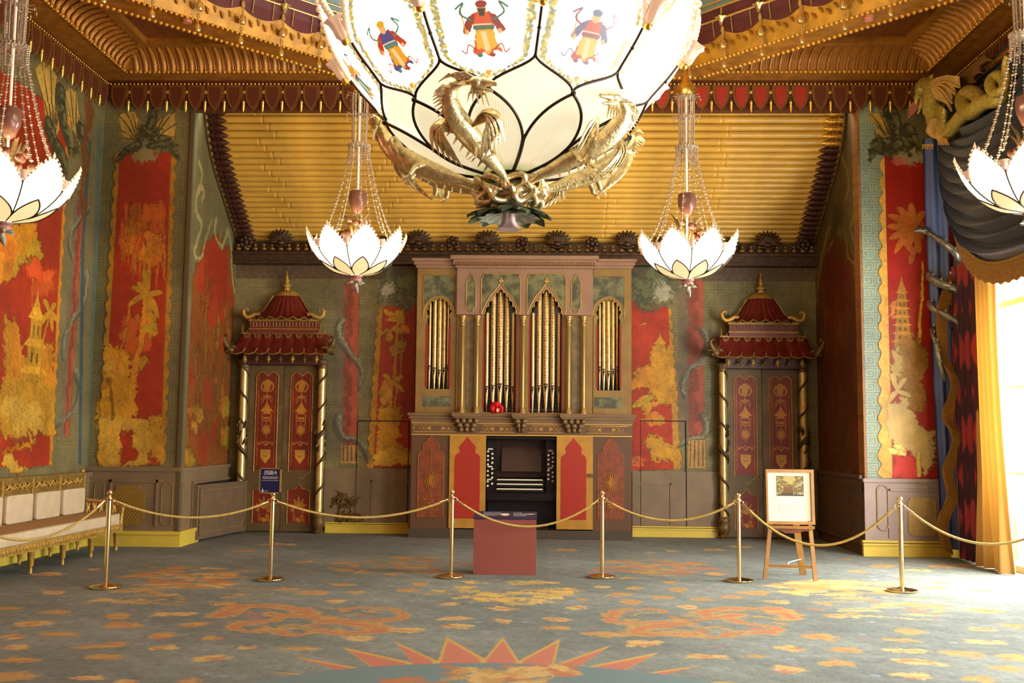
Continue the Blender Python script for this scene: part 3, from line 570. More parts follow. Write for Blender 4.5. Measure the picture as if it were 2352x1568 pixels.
for s in ([(1935,360),(1945,400),(1948,440),(1940,470)],[(1960,440),(1968,460),(1958,500),(1952,520),(1962,560),(1968,590),(1960,605),(1948,590),(1940,540)],[(1920,510),(1912,550),(1900,580)],[(1905,515),(1895,560),(1884,620),(1877,680),(1870,690)]):
    c.stroke(sp2([te(*q) for q in s]), .09, (0.50,0.42,0.22), .04, rag=.02)
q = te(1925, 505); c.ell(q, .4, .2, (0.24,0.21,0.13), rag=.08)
c.mottle(.07, .4); c.engrave(); im = c.image('east_return_mural'); me_ = mat_img('east_return_shaded_paint', im, 0.55, bump=0.05); ue = c.uv(lambda p: (p.y, p.z))
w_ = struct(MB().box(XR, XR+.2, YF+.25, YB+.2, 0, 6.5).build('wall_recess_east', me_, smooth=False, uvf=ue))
MB().box(XR-.03, XR, YF+.05, YB, .0, 1.06).box(XR-.06, XR, YF+.05, YB, 1.06, 1.11).box(XR-.05, XR, YF+.05, YB, .9, .93).box(XR-.07, XR, YF+.05, YB, 0.15, .2).box(XR-.05, XR, YF+.6, YF+.63, .25, .9).build('dado_board', mat('shaded_return_dado', (0.36,0.27,0.19), .5, var=.1), w_)  # dado tone darkened too, carrying the shade on this side
c = Canvas(XR, 0, XE+.05, 6.85, 170, TEAL); XA = tp(1998, 1279)[0]
e0, e1 = tp(2026,360), tp(2026,1098); fret(c, XR, 1, e0[0]+.1, 6.85, .019, (0.60,0.62,0.50), .8)
c.rect(XR, 0, XR+.03, 6.85, (0.56,0.36,0.17)); c.rect(e0[0]+.02, 1, XE+.05, 6.85, OLIVE)
pe = [(e0[0]+.02, e0[1])]+wavy([(e0[0]+.02, e0[1]), (e1[0]+.0, e1[1])], -.07, .26)+[(XE+.05, e1[1]), (XE+.05, e0[1])]
c.poly(pe, (0.84,0.63,0.26)); xb = tp(2040, 700)[0]; c.rect(xb, e1[1], XE+.05, e0[1], (0.62,0.12,0.06))
gold_scene(c, tp, [('f',2092,520,34,30,(0.68,0.33,0.10),9),('l',(2098,530),[(2042,495),(2040,520),(2062,478),(2092,470),(2044,548),(2056,580),(2085,572),(2122,488),(2112,580),(2118,545)],.10,(0.74,0.40,0.13)),('l',(2098,585),[(2078,560),(2112,562),(2090,605)],.08,(0.72,0.38,0.13)),('g',2074,800,625,52,(0.72,0.50,0.14),7),
  ('p',[(2048,690),(2060,690),(2062,730),(2048,735)],(0.78,0.48,0.20),.03),('s',[(2118,600),(2113,740),(2095,870),(2072,960),(2064,1040)],.03,.11,(0.84,0.66,0.22)),('p',[(2060,780),(2100,770),(2130,790),(2138,830),(2120,870),(2135,900),(2120,950),(2080,920),(2045,880),(2044,800)],(0.60,0.42,0.12),.05),
  ('p',[(2040,800),(2060,790),(2075,830),(2060,880),(2042,900)],(0.70,0.58,0.30),.04),('l',(2060,900),[(2045,860),(2080,870),(2044,920),(2090,910)],.07,(0.74,0.62,0.34)),('p',[(2044,930),(2075,910),(2105,940),(2120,970),(2150,1000),(2150,1040),(2130,1085),(2110,1040),(2060,1030),(2044,1050)],(0.76,0.64,0.38),.05),
  ('f',2060,1035,20,14,(0.88,0.76,0.42)),('s',[(2110,1040),(2108,1090)],.05,.08,(0.84,0.70,0.34)),('p',[(2055,1050),(2100,1045),(2106,1097),(2048,1097)],(0.78,0.18,0.12),.02)])
wdragon(c, tp, [((2050,345),[(2030,315),(2012,312),(2018,290),(2008,282),(2000,262),(2020,256),(2035,270),(2045,300)])], [[(2045,258),(2056,290),(2058,320),(2075,345),(2095,350)],[(2085,300),(2098,325),(2105,345)],[(2060,335),(2035,345),(2012,340),(2003,360)],[(2035,330),(2015,325),(2004,345)],[(2075,352),(2060,365)]], 1.15)
q = tp(2090, 370); c.ell(q, .17, .10, (0.58,0.52,0.36), rag=.05); q = tp(2070, 375); c.ell(q, .10, .05, (0.72,0.36,0.30), rag=.03)
c.mottle(.05, .4); c.engrave(); im = c.image('north_east_mural'); mne = mat_img('north_east_pier_paint', im, 0.5, bump=0.05); un = c.uv(lambda p: (p.x, p.z))
w_ = struct(MB().box(XR, XE+.25, YF, YF+.25, 0, 6.85).build('wall_north_east', mne, smooth=False, uvf=un))
mural('mural', c, mne, pe, (0, YF, 0), (1,0,0), (0,0,1), un, w_)
ztd = tp(2070,1099)[1]
MB().box(XR-.02, XE, YF-.03, YF, .22, ztd-.05).box(XR-.04, XE, YF-.06, YF, ztd-.05, ztd).box(XR+.3, XE, YF-.05, YF-.03, .9, .93).box(XR+.3, XR+.33, YF-.05, YF-.03, .26, .93).build('dado_board', mat('pale_mauve_dado_paint', (0.58,0.50,0.46), .5, var=.08, vs=3), w_)
q = tp(2026, 1165); g = MB(); frame_line(g, oval(q[0], q[1], .15, .62), (0, YF-.03, 0), (1,0,0), (0,0,1), (0,-1,0)); g.build('gold_moulding', mat('pale_moulding', (0.64,0.55,0.44), .5), w_)
q0, q1 = tp(2082,1142), tp(2150,1230); MB().prism(quatre((q0[0]+q1[0])/2, (q0[1]+q1[1])/2, q1[0]-q0[0], q0[1]-q1[1], .08), (0, YF-.03, 0), (1,0,0), (0,0,1), .015).build('fret_panel', mat('tan_panel', (0.64,0.52,0.30), .5, var=.1, vs=20), w_)
struct(MB().box(XR-.06, XE-.1, YF-.07, YF, 0, .15).box(XR-.07, XE-.1, YF-.09, YF, .15, .18).box(XR-.07, XE-.1, YF-.08, YF, .19, .22).build('baseboard_north_east', YEL))
# ---------------- east wall with tall windows, south wall
EW = mat('east_wall_paint', (0.50,0.42,0.30), .6, var=.1)
ws = [(10.35, 13.6), (5.6, 8.4), (0.6, 3.4)]; we = MB(); y = -2.2
for a, b in ws[::-1]: we.box(XE, XE+.22, y, a, 0, 6.85); we.box(XE, XE+.22, a, b, 4.25, 6.85); y = b
we.box(XE, XE+.35, y, YF+.3, 0, 6.85); struct(we.build('wall_east', EW, smooth=False))
WGL = bpy.data.materials.new('window_glass'); WGL.use_nodes = True; nt = WGL.node_tree; g1 = nt.nodes.new('ShaderNodeBsdfTransparent'); g2 = nt.nodes.new('ShaderNodeBsdfGlossy'); g2.inputs['Roughness'].default_value = .02; g3 = nt.nodes.new('ShaderNodeMixShader'); g3.inputs[0].default_value = .05
nt.links.new(g1.outputs[0], g3.inputs[1]); nt.links.new(g2.outputs[0], g3.inputs[2]); nt.links.new(g3.outputs[0], nt.nodes['Material Output'].inputs[0])
CREAM = mat('cream_window_paint', (0.86,0.79,0.60), .4)
for i, (a, b) in enumerate(ws):
    wr = sroot('window_%d' % (i+1), (XE+.2, (a+b)/2, 0))
    MB().box(XE, XE+.3, a, a+.06, 0, 4.25).box(XE, XE+.2, b-.06, b, 0, 4.25).box(XE, XE+.3, a+.1, b-.1, 4.13, 4.25).box(XE, XE+.3, a+.1, b-.1, 0, .08).build('window_frame', CREAM, wr, smooth=False)
    m = MB().box(XE+.16, XE+.21, a+.1, b-.1, 3.35, 3.43).box(XE+.16, XE+.21, (a+b)/2-.03, (a+b)/2+.03, .08, 4.13)
    for z in (1.2, 2.3): m.box(XE+.17, XE+.2, a+.1, b-.1, z-.015, z+.015)
    m.build('glazing_bar', CREAM, wr, smooth=False)
    MB().box(XE+.185, XE+.19, a+.1, b-.1, .08, 4.13).build('window_pane', WGL, wr, smooth=False)
    MB().tube([(XE-.05, a, 3.75), (XE-.05, b, 3.75)], .035, 10).build('blind_roller', mat('cream_blind', (0.90,0.82,0.55), .7) if i == 0 else bpy.data.materials['cream_blind'], wr)
struct(MB().box(XW-.2, XE+.35, -2.2, -2.0, 0, 6.85).build('wall_south', PLAIN, smooth=False))
# ---------------- ceiling: border, corner coffers, octagon beam, cove and lantern
OC = Vector((-.31, 8.0, 0))
def octp(ap, z, k):
    r = ap/math.cos(PI/8); a = PI/8+k*PI/4; return Vector((OC.x+r*math.cos(a), OC.y+r*math.sin(a), z))
cr = sroot('ceiling', (0, 8, ZC))
outer = [(XW-.2, -2.2), (XE+.35, -2.2), (XE+.35, YF+.3), (XW-.2, YF+.3)]; hole = [tuple(octp(6.0, 0, k)[:2]) for k in range(8)]
MB().prism(outer, (0,0,7.12), (1,0,0), (0,1,0), .15, holes=[hole]).build('ceiling_panel', BROWN2, cr, smooth=False)
MB().box(XW, XE, 14.04, YF, ZC, 7.12).box(XW, -6.03, -2, 14.04, ZC, 7.12).box(5.42, XE, -2, 14.04, ZC, 7.12).build('soffit_border', BROWN, cr, smooth=False)
b = MB()
for k in range(8):
    A, B, Cc, D = octp(6.2, 0, k), octp(6.2, 0, k+1), octp(5.75, 0, k+1), octp(5.75, 0, k); n = len(b.v)
    b.add([A+Vector((0,0,6.76)), B+Vector((0,0,6.76)), Cc+Vector((0,0,6.76)), D+Vector((0,0,6.76)), A+Vector((0,0,7.13)), B+Vector((0,0,7.13)), Cc+Vector((0,0,7.13)), D+Vector((0,0,7.13))], [(0,1,2,3),(0,4,5,1),(2,6,7,3)])
b.build('octagon_beam', BROWN, cr, smooth=False)
BEAD = mat('gilt_bead', (0.80,0.58,0.20), .35, .5)
def beads(P, Q, sp, r, name='bead_row', m=None, par=None):
    P, Q = Vector(P), Vector(Q); n = int((Q-P).length/sp); mb = MB()
    for i in range(n+1): mb.sph(P+(Q-P)*(i/n), r, 6, 4)
    return stuff(mb.build(name, m or BEAD, par or cr))
for k in (0, 1, 2, 3, 7):
    beads(octp(6.17, 6.76, k), octp(6.17, 6.76, k+1), .075, .034); beads(octp(5.77, 6.76, k), octp(5.77, 6.76, k+1), .068, .03)
beads((-6.03,14.04,ZC), (5.42,14.04,ZC), .068, .03); beads((-6.03,14.04,ZC), (-6.03,9,ZC), .075, .03); beads((5.42,14.04,ZC), (5.42,9,ZC), .075, .03)
# leaf-carved cove round the coffers (north-west and north-east corners), one leaf at a time
cv = MB(); prof = [(0, 0), (.02, .08), (.09, .16), (.20, .22), (.34, .25)]
for (x0, x1) in ((-6.03, -2.6), (2.0, 5.42)):
    w2 = x0 if x0 < -3 else x1; sg = 1 if x0 < -3 else -1
    cv.grid(lambda u, v: ((w2+sg*prof[round(v*4)][0])+u*((x1 if sg > 0 else x0)-(w2+sg*prof[round(v*4)][0])), 14.04-prof[round(v*4)][0], ZC+prof[round(v*4)][1]), 1, 4)
    cv.grid(lambda u, v: (w2+sg*prof[round(v*4)][0], 14.04-prof[round(v*4)][0]-u*3.2, ZC+prof[round(v*4)][1]), 1, 4)
cv.build('cove', mat('amber_cove', (0.62,0.38,0.12), .5, .1, var=.15, vs=8), cr)
lf = MB()
for sx in (-1, 1): lf.tube([(sx*.05, -prof[i][0]-.002, prof[i][1]-.006) for i in range(5)], [.009,.011,.010,.008,.004], 5)
lf.tube([(0, -prof[i][0]-.004, prof[i][1]-.012) for i in range(5)], [.040,.040,.034,.026,.01], 8, flat=.45)
leafm = lf.mesh('carved_leaf', mat('gilt_leaf', (0.64,0.42,0.15), .42, .3, var=.2, vs=30))
for i in range(24):
    inst(leafm, 'carved_leaf', cr, (-5.86+.134*i, 14.04, ZC)); inst(leafm, 'carved_leaf', cr, (5.24-.134*i, 14.04, ZC))
    inst(leafm, 'carved_leaf', cr, (-6.03, 13.87-.134*i, ZC), PI/2); inst(leafm, 'carved_leaf', cr, (5.42, 13.87-.134*i, ZC), -PI/2)
MB().box(-5.69, -2.6, 13.58, 13.70, 7.03, 7.12).box(-5.69, -5.57, 10.6, 13.58, 7.03, 7.12).box(2.0, 5.08, 13.58, 13.70, 7.03, 7.12).box(4.96, 5.08, 10.6, 13.58, 7.03, 7.12).build('coffer_frame', BROWN, cr, smooth=False)
COVE = mat('saffron_feathered_cove', (0.72,0.52,0.15), .5, .15, var=.2, vs=6); PURP = mat('maroon_canopy', (0.34,0.14,0.16), .6, var=.12, vs=5); BLUEW = mat('sky_blue_lantern_paint', (0.46,0.58,0.62), .6, var=.08, vs=3)
def band(a0, z0, a1, z1, name, m):
    mb = MB()
    for k in range(8): mb.add([octp(a0, z0, k), octp(a0, z0, k+1), octp(a1, z1, k+1), octp(a1, z1, k)], [(3,2,1,0)])
    return mb.build(name, m, cr, smooth=False)
band(5.75, 6.76, 5.62, 7.06, 'feather_cove', COVE); band(5.62, 7.06, 5.52, 7.36, 'canopy_band', PURP); band(5.52, 7.36, 5.50, 9.2, 'lantern_wall', BLUEW); band(5.5, 9.2, 3.6, 11.2, 'dome_lower', COVE); band(3.6, 11.2, .4, 12.4, 'dome_upper', COVE)
MB().prism([tuple(octp(.45, 0, k)[:2]) for k in range(8)], (0,0,12.38), (1,0,0), (0,1,0), .1).build('dome_boss', GOLD, cr)
# scalloped canopies, feathers, gilt rails and hanging tassel bells along the two oblique sides in view (and the north one)
SC = mat('saffron_feather', (0.86,0.62,0.18), .5, .15, var=.15, vs=10)
fe = MB().tube([(0,0,0), (.02,.012,.05), (.055,.008,.09)], [.016,.026,.004], 5); fem = fe.mesh('feather', mat('ochre_feather', (0.60,0.40,0.10), .5))
tb_ = MB().lathe([(.0,-.30),(.035,-.30),(.05,-.27),(.035,-.20),(.012,-.17),(.012,-.10),(.03,-.06),(.02,0)], n=10); bellm = tb_.mesh('tassel_bell', mat('pale_gilt', (0.92,0.80,0.52), .25, .85))
fl_ = MB().lathe([(.015,0),(.02,.03),(.035,.07),(.075,.10),(.08,.105)], n=12, flute=lambda a: 1+.15*math.cos(6*a)); fl_.tube([(0,0,.1),(0,-.02,.22),(0,0,.36)], [.012,.014,.003], 6); flm = fl_.mesh('rail_flower', bpy.data.materials['pale_gilt'])
for k in (0, 1, 2, 3, 7):
    A, B = octp(5.62, 7.05, k), octp(5.62, 7.05, k+1); L = (B-A).length; t = (B-A).normalized(); n_ = Vector((-t.y, t.x, 0)); N = 8; up = (Vector((n_.x, n_.y, 3.0)).normalized())
    s = MB()
    for i in range(N):
        pts = [A+t*L*((i+j/8)/N)-Vector((0,0,1))*.10*math.sin(PI*j/8)+n_*.012 for j in range(9)]; v0 = len(s.v)
        top_ = [p+Vector((0,0,.14)) + n_*.03 for p in pts]; top_ = [A+t*L*((i+j/8)/N)+Vector((0,0,.06))+n_*.03 for j in range(9)]
        s.add(pts+top_, [(j, j+1, 9+j+1, 9+j) for j in range(8)])
    s.build('canopy_scallop', PURP, cr, smooth=False)
    rl = MB()
    for dz, q in ((.16, .07), (.30, .12), (.38, .13)): rl.tube([A+n_*q+Vector((0,0,dz)), B+n_*q+Vector((0,0,dz))], .018, 6)
    for i in range(2*N): p = A+t*L*((i+.5)/(2*N)); rl.tube([p+n_*.03+Vector((0,0,-.06)), p+n_*.07+Vector((0,0,.16))], .008, 5)
    rl.build('gilt_rail', bpy.data.materials['pale_gilt'], cr)
    for i in range(N+1):
        p = A+t*L*(i/N); inst(bellm, 'tassel_bell', cr, p+n_*.05+Vector((0,0,.05))); inst(bellm, 'tassel_bell', cr, p+n_*.02+Vector((0,0,-.27)), scale=.8); inst(flm, 'rail_flower', cr, p+n_*.08+Vector((0,0,.06)))
    if k in (1, 2, 3, 0):
        for i in range(46): p = A+t*L*((i+.3)/46)+Vector((0,0,-.16-.05*(i % 2)))-n_*.055; inst(fem, 'feather', cr, p, math.atan2(t.y, t.x))
    # knotted gilt serpents on the blue lantern wall
    if k in (1, 2, 3, 0):
        for i in (1.2, 4, 6.8):
            p = octp(5.52, 7.62, k)+t*L*(i/8)+n_*.07; kn = MB()
            kn.tube([p+t*.13*math.sin(a)+Vector((0,0,.12*math.cos(2*a)))+n_*.03*math.sin(3*a) for a in np.linspace(0, 6.28, 26)[:-1]], .025, 6, closed=True)
            kn.tube([p+t*(.1+.09*j)+Vector((0,0,.08*math.sin(j*1.6)+.02)) for j in range(6)], [.024,.022,.02,.016,.012,.02], 6); kn.tube([p-t*(.08+.04*j)+Vector((0,0,-.06*j+.012*j*j)) for j in range(5)], [.024,.022,.018,.012,.005], 6)
            kn.build('gilt_serpent', GOLD, cr)
sd = MB().lathe([(.0,-.05),(.05,-.05),(.055,-.03),(.06,0)], n=16); ms = mat('pinkish_plastic', (0.74,0.46,0.36), .5)
for px, py, lb in ((430,44,'round pinkish smoke detector on the ceiling beam at the left'), (1995,38,'round pinkish smoke detector on the ceiling beam at the right')):
    p = PZ(px, py, 6.76); r_ = thing('smoke_detector', (p.x, p.y, 6.71), lb, 'smoke detector'); m_ = MB().lathe([(.0,-.05),(.05,-.05),(.058,-.03),(.058,-.012)], (p.x, p.y, 6.76), 16).build('cover', ms, r_); MB().lathe([(.0,-.012),(.065,-.012),(.065,.0)], (p.x, p.y, 6.76), 16).build('mounting_ring', ms, r_)
# ---------------- hanging pelmet of shields under the cornice
tr1 = sroot('trim_1', (0, YF-.05, 6.3))
DKR = mat('dark_brown_red_valance', (0.36,0.17,0.09), .5, .05, var=.2, vs=14)
zt = 6.74
MB().box(XW, XE, YF-.05, YF, 6.52, ZC).box(XW, XW+.05, 6, YF, 6.52, ZC).box(XE-.05, XE, 6, YF, 6.52, ZC).box(XL, XR, YF-.02, YF+.12, 6.36, 6.52).build('valance_board', DKR, tr1, smooth=False)
beads((XW+.1, YF-.07, zt), (XE-.1, YF-.07, zt), .058, .022, par=tr1, m=GOLD); beads((XW+.07, YF-.1, zt), (XW+.07, 8, zt), .06, .021, par=tr1, m=GOLD); beads((XE-.07, YF-.1, zt), (XE-.07, 8, zt), .06, .021, par=tr1, m=GOLD)
sh = [(-.085,0), (.085,0), (.085,-.10), (.072,-.20), (.04,-.28), (0,-.33), (-.04,-.28), (-.072,-.20), (-.085,-.10)]
o_ = [(a*1.45, b*1.13+.02) for a, b in sh]
so = MB().prism(o_, (0,0,0), (1,0,0), (0,0,1), .02)
for (a, b), (c_, d_) in zip(o_[1:], o_[2:]):
    for k in range(3): t = (k+.5)/3; so.octa((a+(c_-a)*t, -.022, b+(d_-b)*t), .011)
for k in range(5): so.tube([(0,-.012,-.37), (.03*math.cos(PI*(k/4+1)), -.012, -.37+.045*math.sin(PI*(k/4+1))-.0)], .003, 4)
shm = so.mesh('shield', mat('bronze_shield_border', (0.50,0.32,0.14), .45, .3)); fim = MB().prism([(a*.92, b*.92-.012) for a, b in sh], (0,-.02,0), (1,0,0), (0,0,1), .008)
fm1 = fim.mesh('shield_field', mat('vermilion_field', (0.62,0.17,0.11), .5)); fm2 = fim.mesh('shield_field', mat('russet_field', (0.36,0.16,0.08), .5))
bl = MB().lathe([(0,-.20),(.006,-.18),(.022,-.15),(.022,-.05),(.028,-.045),(.028,-.03),(.012,0)], n=10).mesh('bell_drop', GOLD)
ro_ = MB().sph((0,0,0), (.03,.015,.03), 8, 5).mesh('stud', GILT)
def pel(p, rz, red):
    s_ = inst(shm, 'shield', tr1, p, rz); f_ = bpy.data.objects.new('shield_field', fm1 if red else fm2); COL.objects.link(f_); f_.parent = s_
for i in range(44):
    x = 2.30+.2855*(i-30)
    if x < XW+.15 or x > XE-.1: continue
    pel((x, YF-.05, 6.70), 0, 0 < x < 3.8); 
    if x+.143 < XE-.1: inst(bl, 'bell_drop', tr1, (x+.143, YF-.075, 6.50)); inst(ro_, 'stud', tr1, (x+.143, YF-.06, 6.62))
for i in range(20):
    y = YF-.22-.2855*i
    pel((XW+.05, y, 6.70), PI/2, False); inst(bl, 'bell_drop', tr1, (XW+.075, y-.143, 6.50)); pel((XE-.05, y, 6.70), -PI/2, False); inst(bl, 'bell_drop', tr1, (XE-.075, y-.143, 6.50))
# ---------------- bamboo-pole canopy over the recess
cp = thing('bamboo_canopy', (-.31, 15.6, 4.8), 'broad sloping canopy of golden bamboo poles over the organ recess', 'canopy')
edge = [(PX(x, y, XL).y, PX(x, y, XL).z) for x, y in ((470,248),(474,290),(481,335),(494,390),(510,440),(529,500),(550,562))]
ed = [(v.x, v.y) for v in spline([(a, b, 0) for a, b in edge], 10)]; ed = [(max(a, YF+.1), b) for a, b in ed]
cum = [0]
for i in range(1, len(ed)): cum.append(cum[-1]+math.hypot(ed[i][0]-ed[i-1][0], ed[i][1]-ed[i-1][1]))
def at(s):
    for i in range(1, len(cum)):
        if s <= cum[i]: t = (s-cum[i-1])/(cum[i]-cum[i-1]+1e-9); return (ed[i-1][0]+(ed[i][0]-ed[i-1][0])*t, ed[i-1][1]+(ed[i][1]-ed[i-1][1])*t)
    return ed[-1]
NP = 24; pr_ = cum[-1]/NP/2
BAM = mat('golden_bamboo', (0.78,0.60,0.24), .35, 0, var=.16, vs=1.3, bump=.05, bs=20)
bk = MB().grid(lambda u, v: (XL+u*(XR-XL), at(v*cum[-1])[0]+.04, at(v*cum[-1])[1]+.05), 1, 24); bk.grid(lambda u, v: (XL+u*(XR-XL), at(v*cum[-1])[0]+.3, at(v*cum[-1])[1]+.35), 1, 24); bk.box(XL, XR, YF, YF+.25, 6.45, 7.1)
bk.build('backing_board', mat('dark_canopy_board', (0.30,0.20,0.08), .7), cp)
pm = []
for v in range(4):
    b = MB(); rr = random.Random(v); x0, x1 = XL+.05, XR-.05; xs = []; x = x0+.75+.09*v
    nodes = []
    while x < x1-.3: nodes.append(x); x += 1.75+rr.uniform(-.15, .15)
    P = [x0]; R_ = [pr_]
    for n_ in nodes:
        for dx, q in ((-.05, 1), (-.015, 1.10), (0, .90), (.015, 1.10), (.05, 1)): P.append(n_+dx); R_.append(pr_*q)
    P.append(x1); R_.append(pr_)
    b.tube([(p, 0, 0) for p in P], R_, 14); pm.append(b.mesh('bamboo_pole', BAM))
sp_ = MB()
sp_.tube([(0,0,0), (.06,0,0)], pr_*.95, 10); sp_.tube([(.06,0,0), (.09,0,0)], pr_*1.12, 10); sp_.tube([(.09,0,0), (.13,0,0)], pr_*.8, 10); sp_.tube([(.13,0,0), (.155,0,0)], pr_*1.08, 10)
sp_.tube([(.155,0,0), (.19,0,0), (.25,0,0), (.30,0,0), (.34,0,0)], [pr_*.92, pr_*.98, pr_*.62, pr_*.22, .002], 10)
SPK = mat('shaded_gilt_spike', (0.30,0.16,0.11), .4, .35, var=.2, vs=20)
s1 = sp_.mesh('spike_finial', SPK); s2 = sp_.mesh('spike_finial', mat('lit_gilt_spike', (0.84,0.64,0.26), .3, .8))  # same spikes in a shaded and a lit tone, light put into the colour
for i in range(NP):
    y, z = at((i+.5)/NP*cum[-1]); sc = random.uniform(.97, 1.03); rx = random.uniform(0, 6)
    inst(pm[i % 4], 'bamboo_pole', cp, (0, y, z), M=Matrix.Rotation(rx, 3, 'X'))
    inst(s1, 'spike_finial', cp, (XL+.04, y-.035, z-.03)); o_ = inst(s2 if i < 5 else s1, 'spike_finial', cp, (XR-.04, y-.035, z-.03), PI)
for x in (XL+.03, XR-.03): MB().tube([(x, at(s*cum[-1]/12)[0]-.05, at(s*cum[-1]/12)[1]-.045) for s in range(13)], .035, 6).build('edge_moulding', OLDGILT, cp)
# ---------------- carved cresting along the top of the north wall
cz0, cz1 = PY(700, 598, YB-.2).z, PY(700, 552, YB-.2).z
ct = thing('carved_cresting', (-.31, YB-.15, cz0), 'dark carved and gilt cresting of fans and rosettes below the bamboo canopy', 'carving')
CRV = mat('dark_bronze_carving', (0.26,0.17,0.09), .45, .3, var=.4, vs=16)
MB().box(XL, XR, YB-.22, YB, cz0, cz0+.10).box(XL, XR, YB-.26, YB, cz0+.10, cz0+.14).box(XL, XR, YB-.16, YB, cz0+.14, cz0+.30).box(XL, XR, YB-.20, YB, cz0-.05, cz0).build('cornice_board', CRV, ct, smooth=False)
fn = MB()
for k in range(11): a = PI*(.04+.92*k/10); fn.tube([(0,-.02,.03), (.12*math.cos(a), -.06, .03+.11*math.sin(a)), (.24*math.cos(a), -.03, .03+.24*math.sin(a))], [.02,.028,.012], 6)
fn.sph((0,-.05,.03), (.07,.04,.05), 10, 6); fn.tube([(-.12,-.04,.0),(0,-.07,-.04),(.12,-.04,0)], .022, 6)
fnm = fn.mesh('fan_ornament', CRV)
ro = MB(); ro.sph((0,-.05,0), (.05,.035,.05), 8, 5)
for k in range(7): a = 2*PI*k/7; ro.sph((.08*math.cos(a), -.035, .08*math.sin(a)), (.045,.03,.045), 7, 5)
rom = ro.mesh('rosette', CRV)
egm = MB().sph((0,0,0), (.05,.035,.032), 8, 5).sph((0,0,.06), (.03,.03,.03), 6, 4).mesh('carved_egg', mat('worn_gilt_carving', (0.50,0.36,0.16), .45, .4))
xf = PY(961, 570, YB-.2).x; dx = PY(1120, 570, YB-.2).x-xf
for i in range(-5, 7):
    x = xf+i*dx/1.0
    if XL+.2 < x < XR-.2: inst(fnm, 'fan_ornament', ct, (x, YB-.2, cz0+.26))
    x += dx/2
    if XL+.2 < x < XR-.2: inst(rom, 'rosette', ct, (x, YB-.2, cz0+.30))
x = XL+.1
while x < XR-.05: inst(egm, 'carved_egg', ct, (x, YB-.23, cz0+.19)); x += .142
# ================================================================== DOORS AND DOORCASES
YD = YB-.05
def zz(y, Y=YB-.2): return PY(648, y, Y).z
DCX = PY(648, 1000, YB-.1).x; DCX2 = PY(1752, 1000, YB-.1).x; U = PY(748, 1000, YB-.1).x-DCX; U /= 100   # metres per photo pixel at the wall
lw, lh = 79.5*U, zz(836)-.02
c = Canvas(0, 0, lw, lh, 260, (0.40,0.31,0.18))
def dleaf(c):
    w, h = lw, lh; x0, x1 = .22*w, .82*w; DR = (0.47,0.16,0.08); G = (0.70,0.46,0.15); cx = (x0+x1)/2
    def Z(f): return h*(1-f)
    def box_(f0, f1):
        r = .16*(x1-x0); a, b = Z(f1), Z(f0)
        return [(x0, a), (x1, a)] + [(x1-(x1-x0)*t, b-r*abs(math.sin(2*PI*t))*-1 - r) for t in np.linspace(0, 1, 25)]
    c.poly(box_(.05, .635), DR); 
    c.poly([(x0, Z(.95)), (x1, Z(.95)), (x1, Z(.76)), (cx+.05, Z(.745)), (cx, Z(.725)), (cx-.05, Z(.745)), (x0, Z(.76))], DR)
    for x in (x0+.03, x1-.03):
        for k in range(40): c.ell((x, Z(.07)-k*(h*.55/40)), .007, .012, G)
    for s in (-1, 1):
        c.stroke([(cx+s*.10*math.sin(a), Z(.135)+.09*math.cos(a)) for a in np.linspace(.4, 2.7, 10)], .035, G, .02); c.stroke([(cx, Z(.205)), (cx+s*.05, Z(.19)), (cx+s*.10, Z(.215))], .022, G, .01); c.stroke([(cx, Z(.18)), (cx+s*.08, Z(.23))], .015, G)
        c.stroke(sp2([(cx, Z(.49)), (cx+s*.06, Z(.47)), (cx+s*.11, Z(.485)), (cx+s*.12, Z(.47))]), .022, G, .01); c.stroke([(cx+s*.075, Z(.30)), (cx+s*.075, Z(.37))], .012, G)
    c.ell((cx, Z(.12)), .06, .08, G); c.ell((cx, Z(.15)), .05, .05, G, rag=.02); c.stroke([(cx, Z(.16)), (cx, Z(.24))], .012, G)
    c.poly([(cx-.11, Z(.285)), (cx+.11, Z(.285)), (cx+.04, Z(.255)), (cx, Z(.225)), (cx-.04, Z(.255))], G); c.rect(cx-.06, Z(.30), cx+.06, Z(.285), G); c.rect(cx-.06, Z(.33), cx+.06, Z(.32), G); c.rect(cx-.06, Z(.345), cx+.06, Z(.338), G); c.stroke([(cx, Z(.35)), (cx, Z(.44))], .012, G)
    for k in range(12): a = 2*PI*k/12; c.stroke([(cx, Z(.395)), (cx+.075*math.cos(a), Z(.395)+.08*math.sin(a))], .03, G, .02)
    c.stroke([(cx+.03*math.cos(a), Z(.475)+.03*math.sin(a)) for a in np.linspace(0, 6.3, 14)], .014, G)
    c.poly([(cx-.085, Z(.515)), (cx+.085, Z(.515)), (cx+.08, Z(.56)), (cx+.04, Z(.58)), (cx, Z(.60)), (cx-.04, Z(.58)), (cx-.08, Z(.56))], (0.72,0.52,0.18)); c.stroke([(cx-.04, Z(.55)), (cx, Z(.556)), (cx+.04, Z(.55))], .012, (0.5,0.33,0.12))
    for k in range(5):
        a = PI*(.1+.2*k); 
        for s in (1, .6): c.stroke([(cx, Z(.86)), (cx+.13*s*math.cos(a), Z(.86)+.17*s*math.sin(a))], .05*s, G, .02)
    for k in range(14): a = random.uniform(0, 6.28); c.ell((cx+.10*math.cos(a), Z(.88)+.14*math.sin(a)), .04, .025, (0.60,0.40,0.16), rag=.02)
    for x, col in ((-.07,(0.6,0.28,0.10)), (.0,(0.66,0.46,0.16)), (.08,(0.62,0.34,0.12))): c.ell((cx+x, Z(.935)), .04, .035, col, rag=.01)
dleaf(c); c.mottle(.06, 1.2); m_leaf = mat_img('painted_door_leaf', c.image('door_leaf_art'), 0.5, bump=.1)
DFR = mat('olive_brown_door_frame', (0.36,0.28,0.16), .5, var=.1)
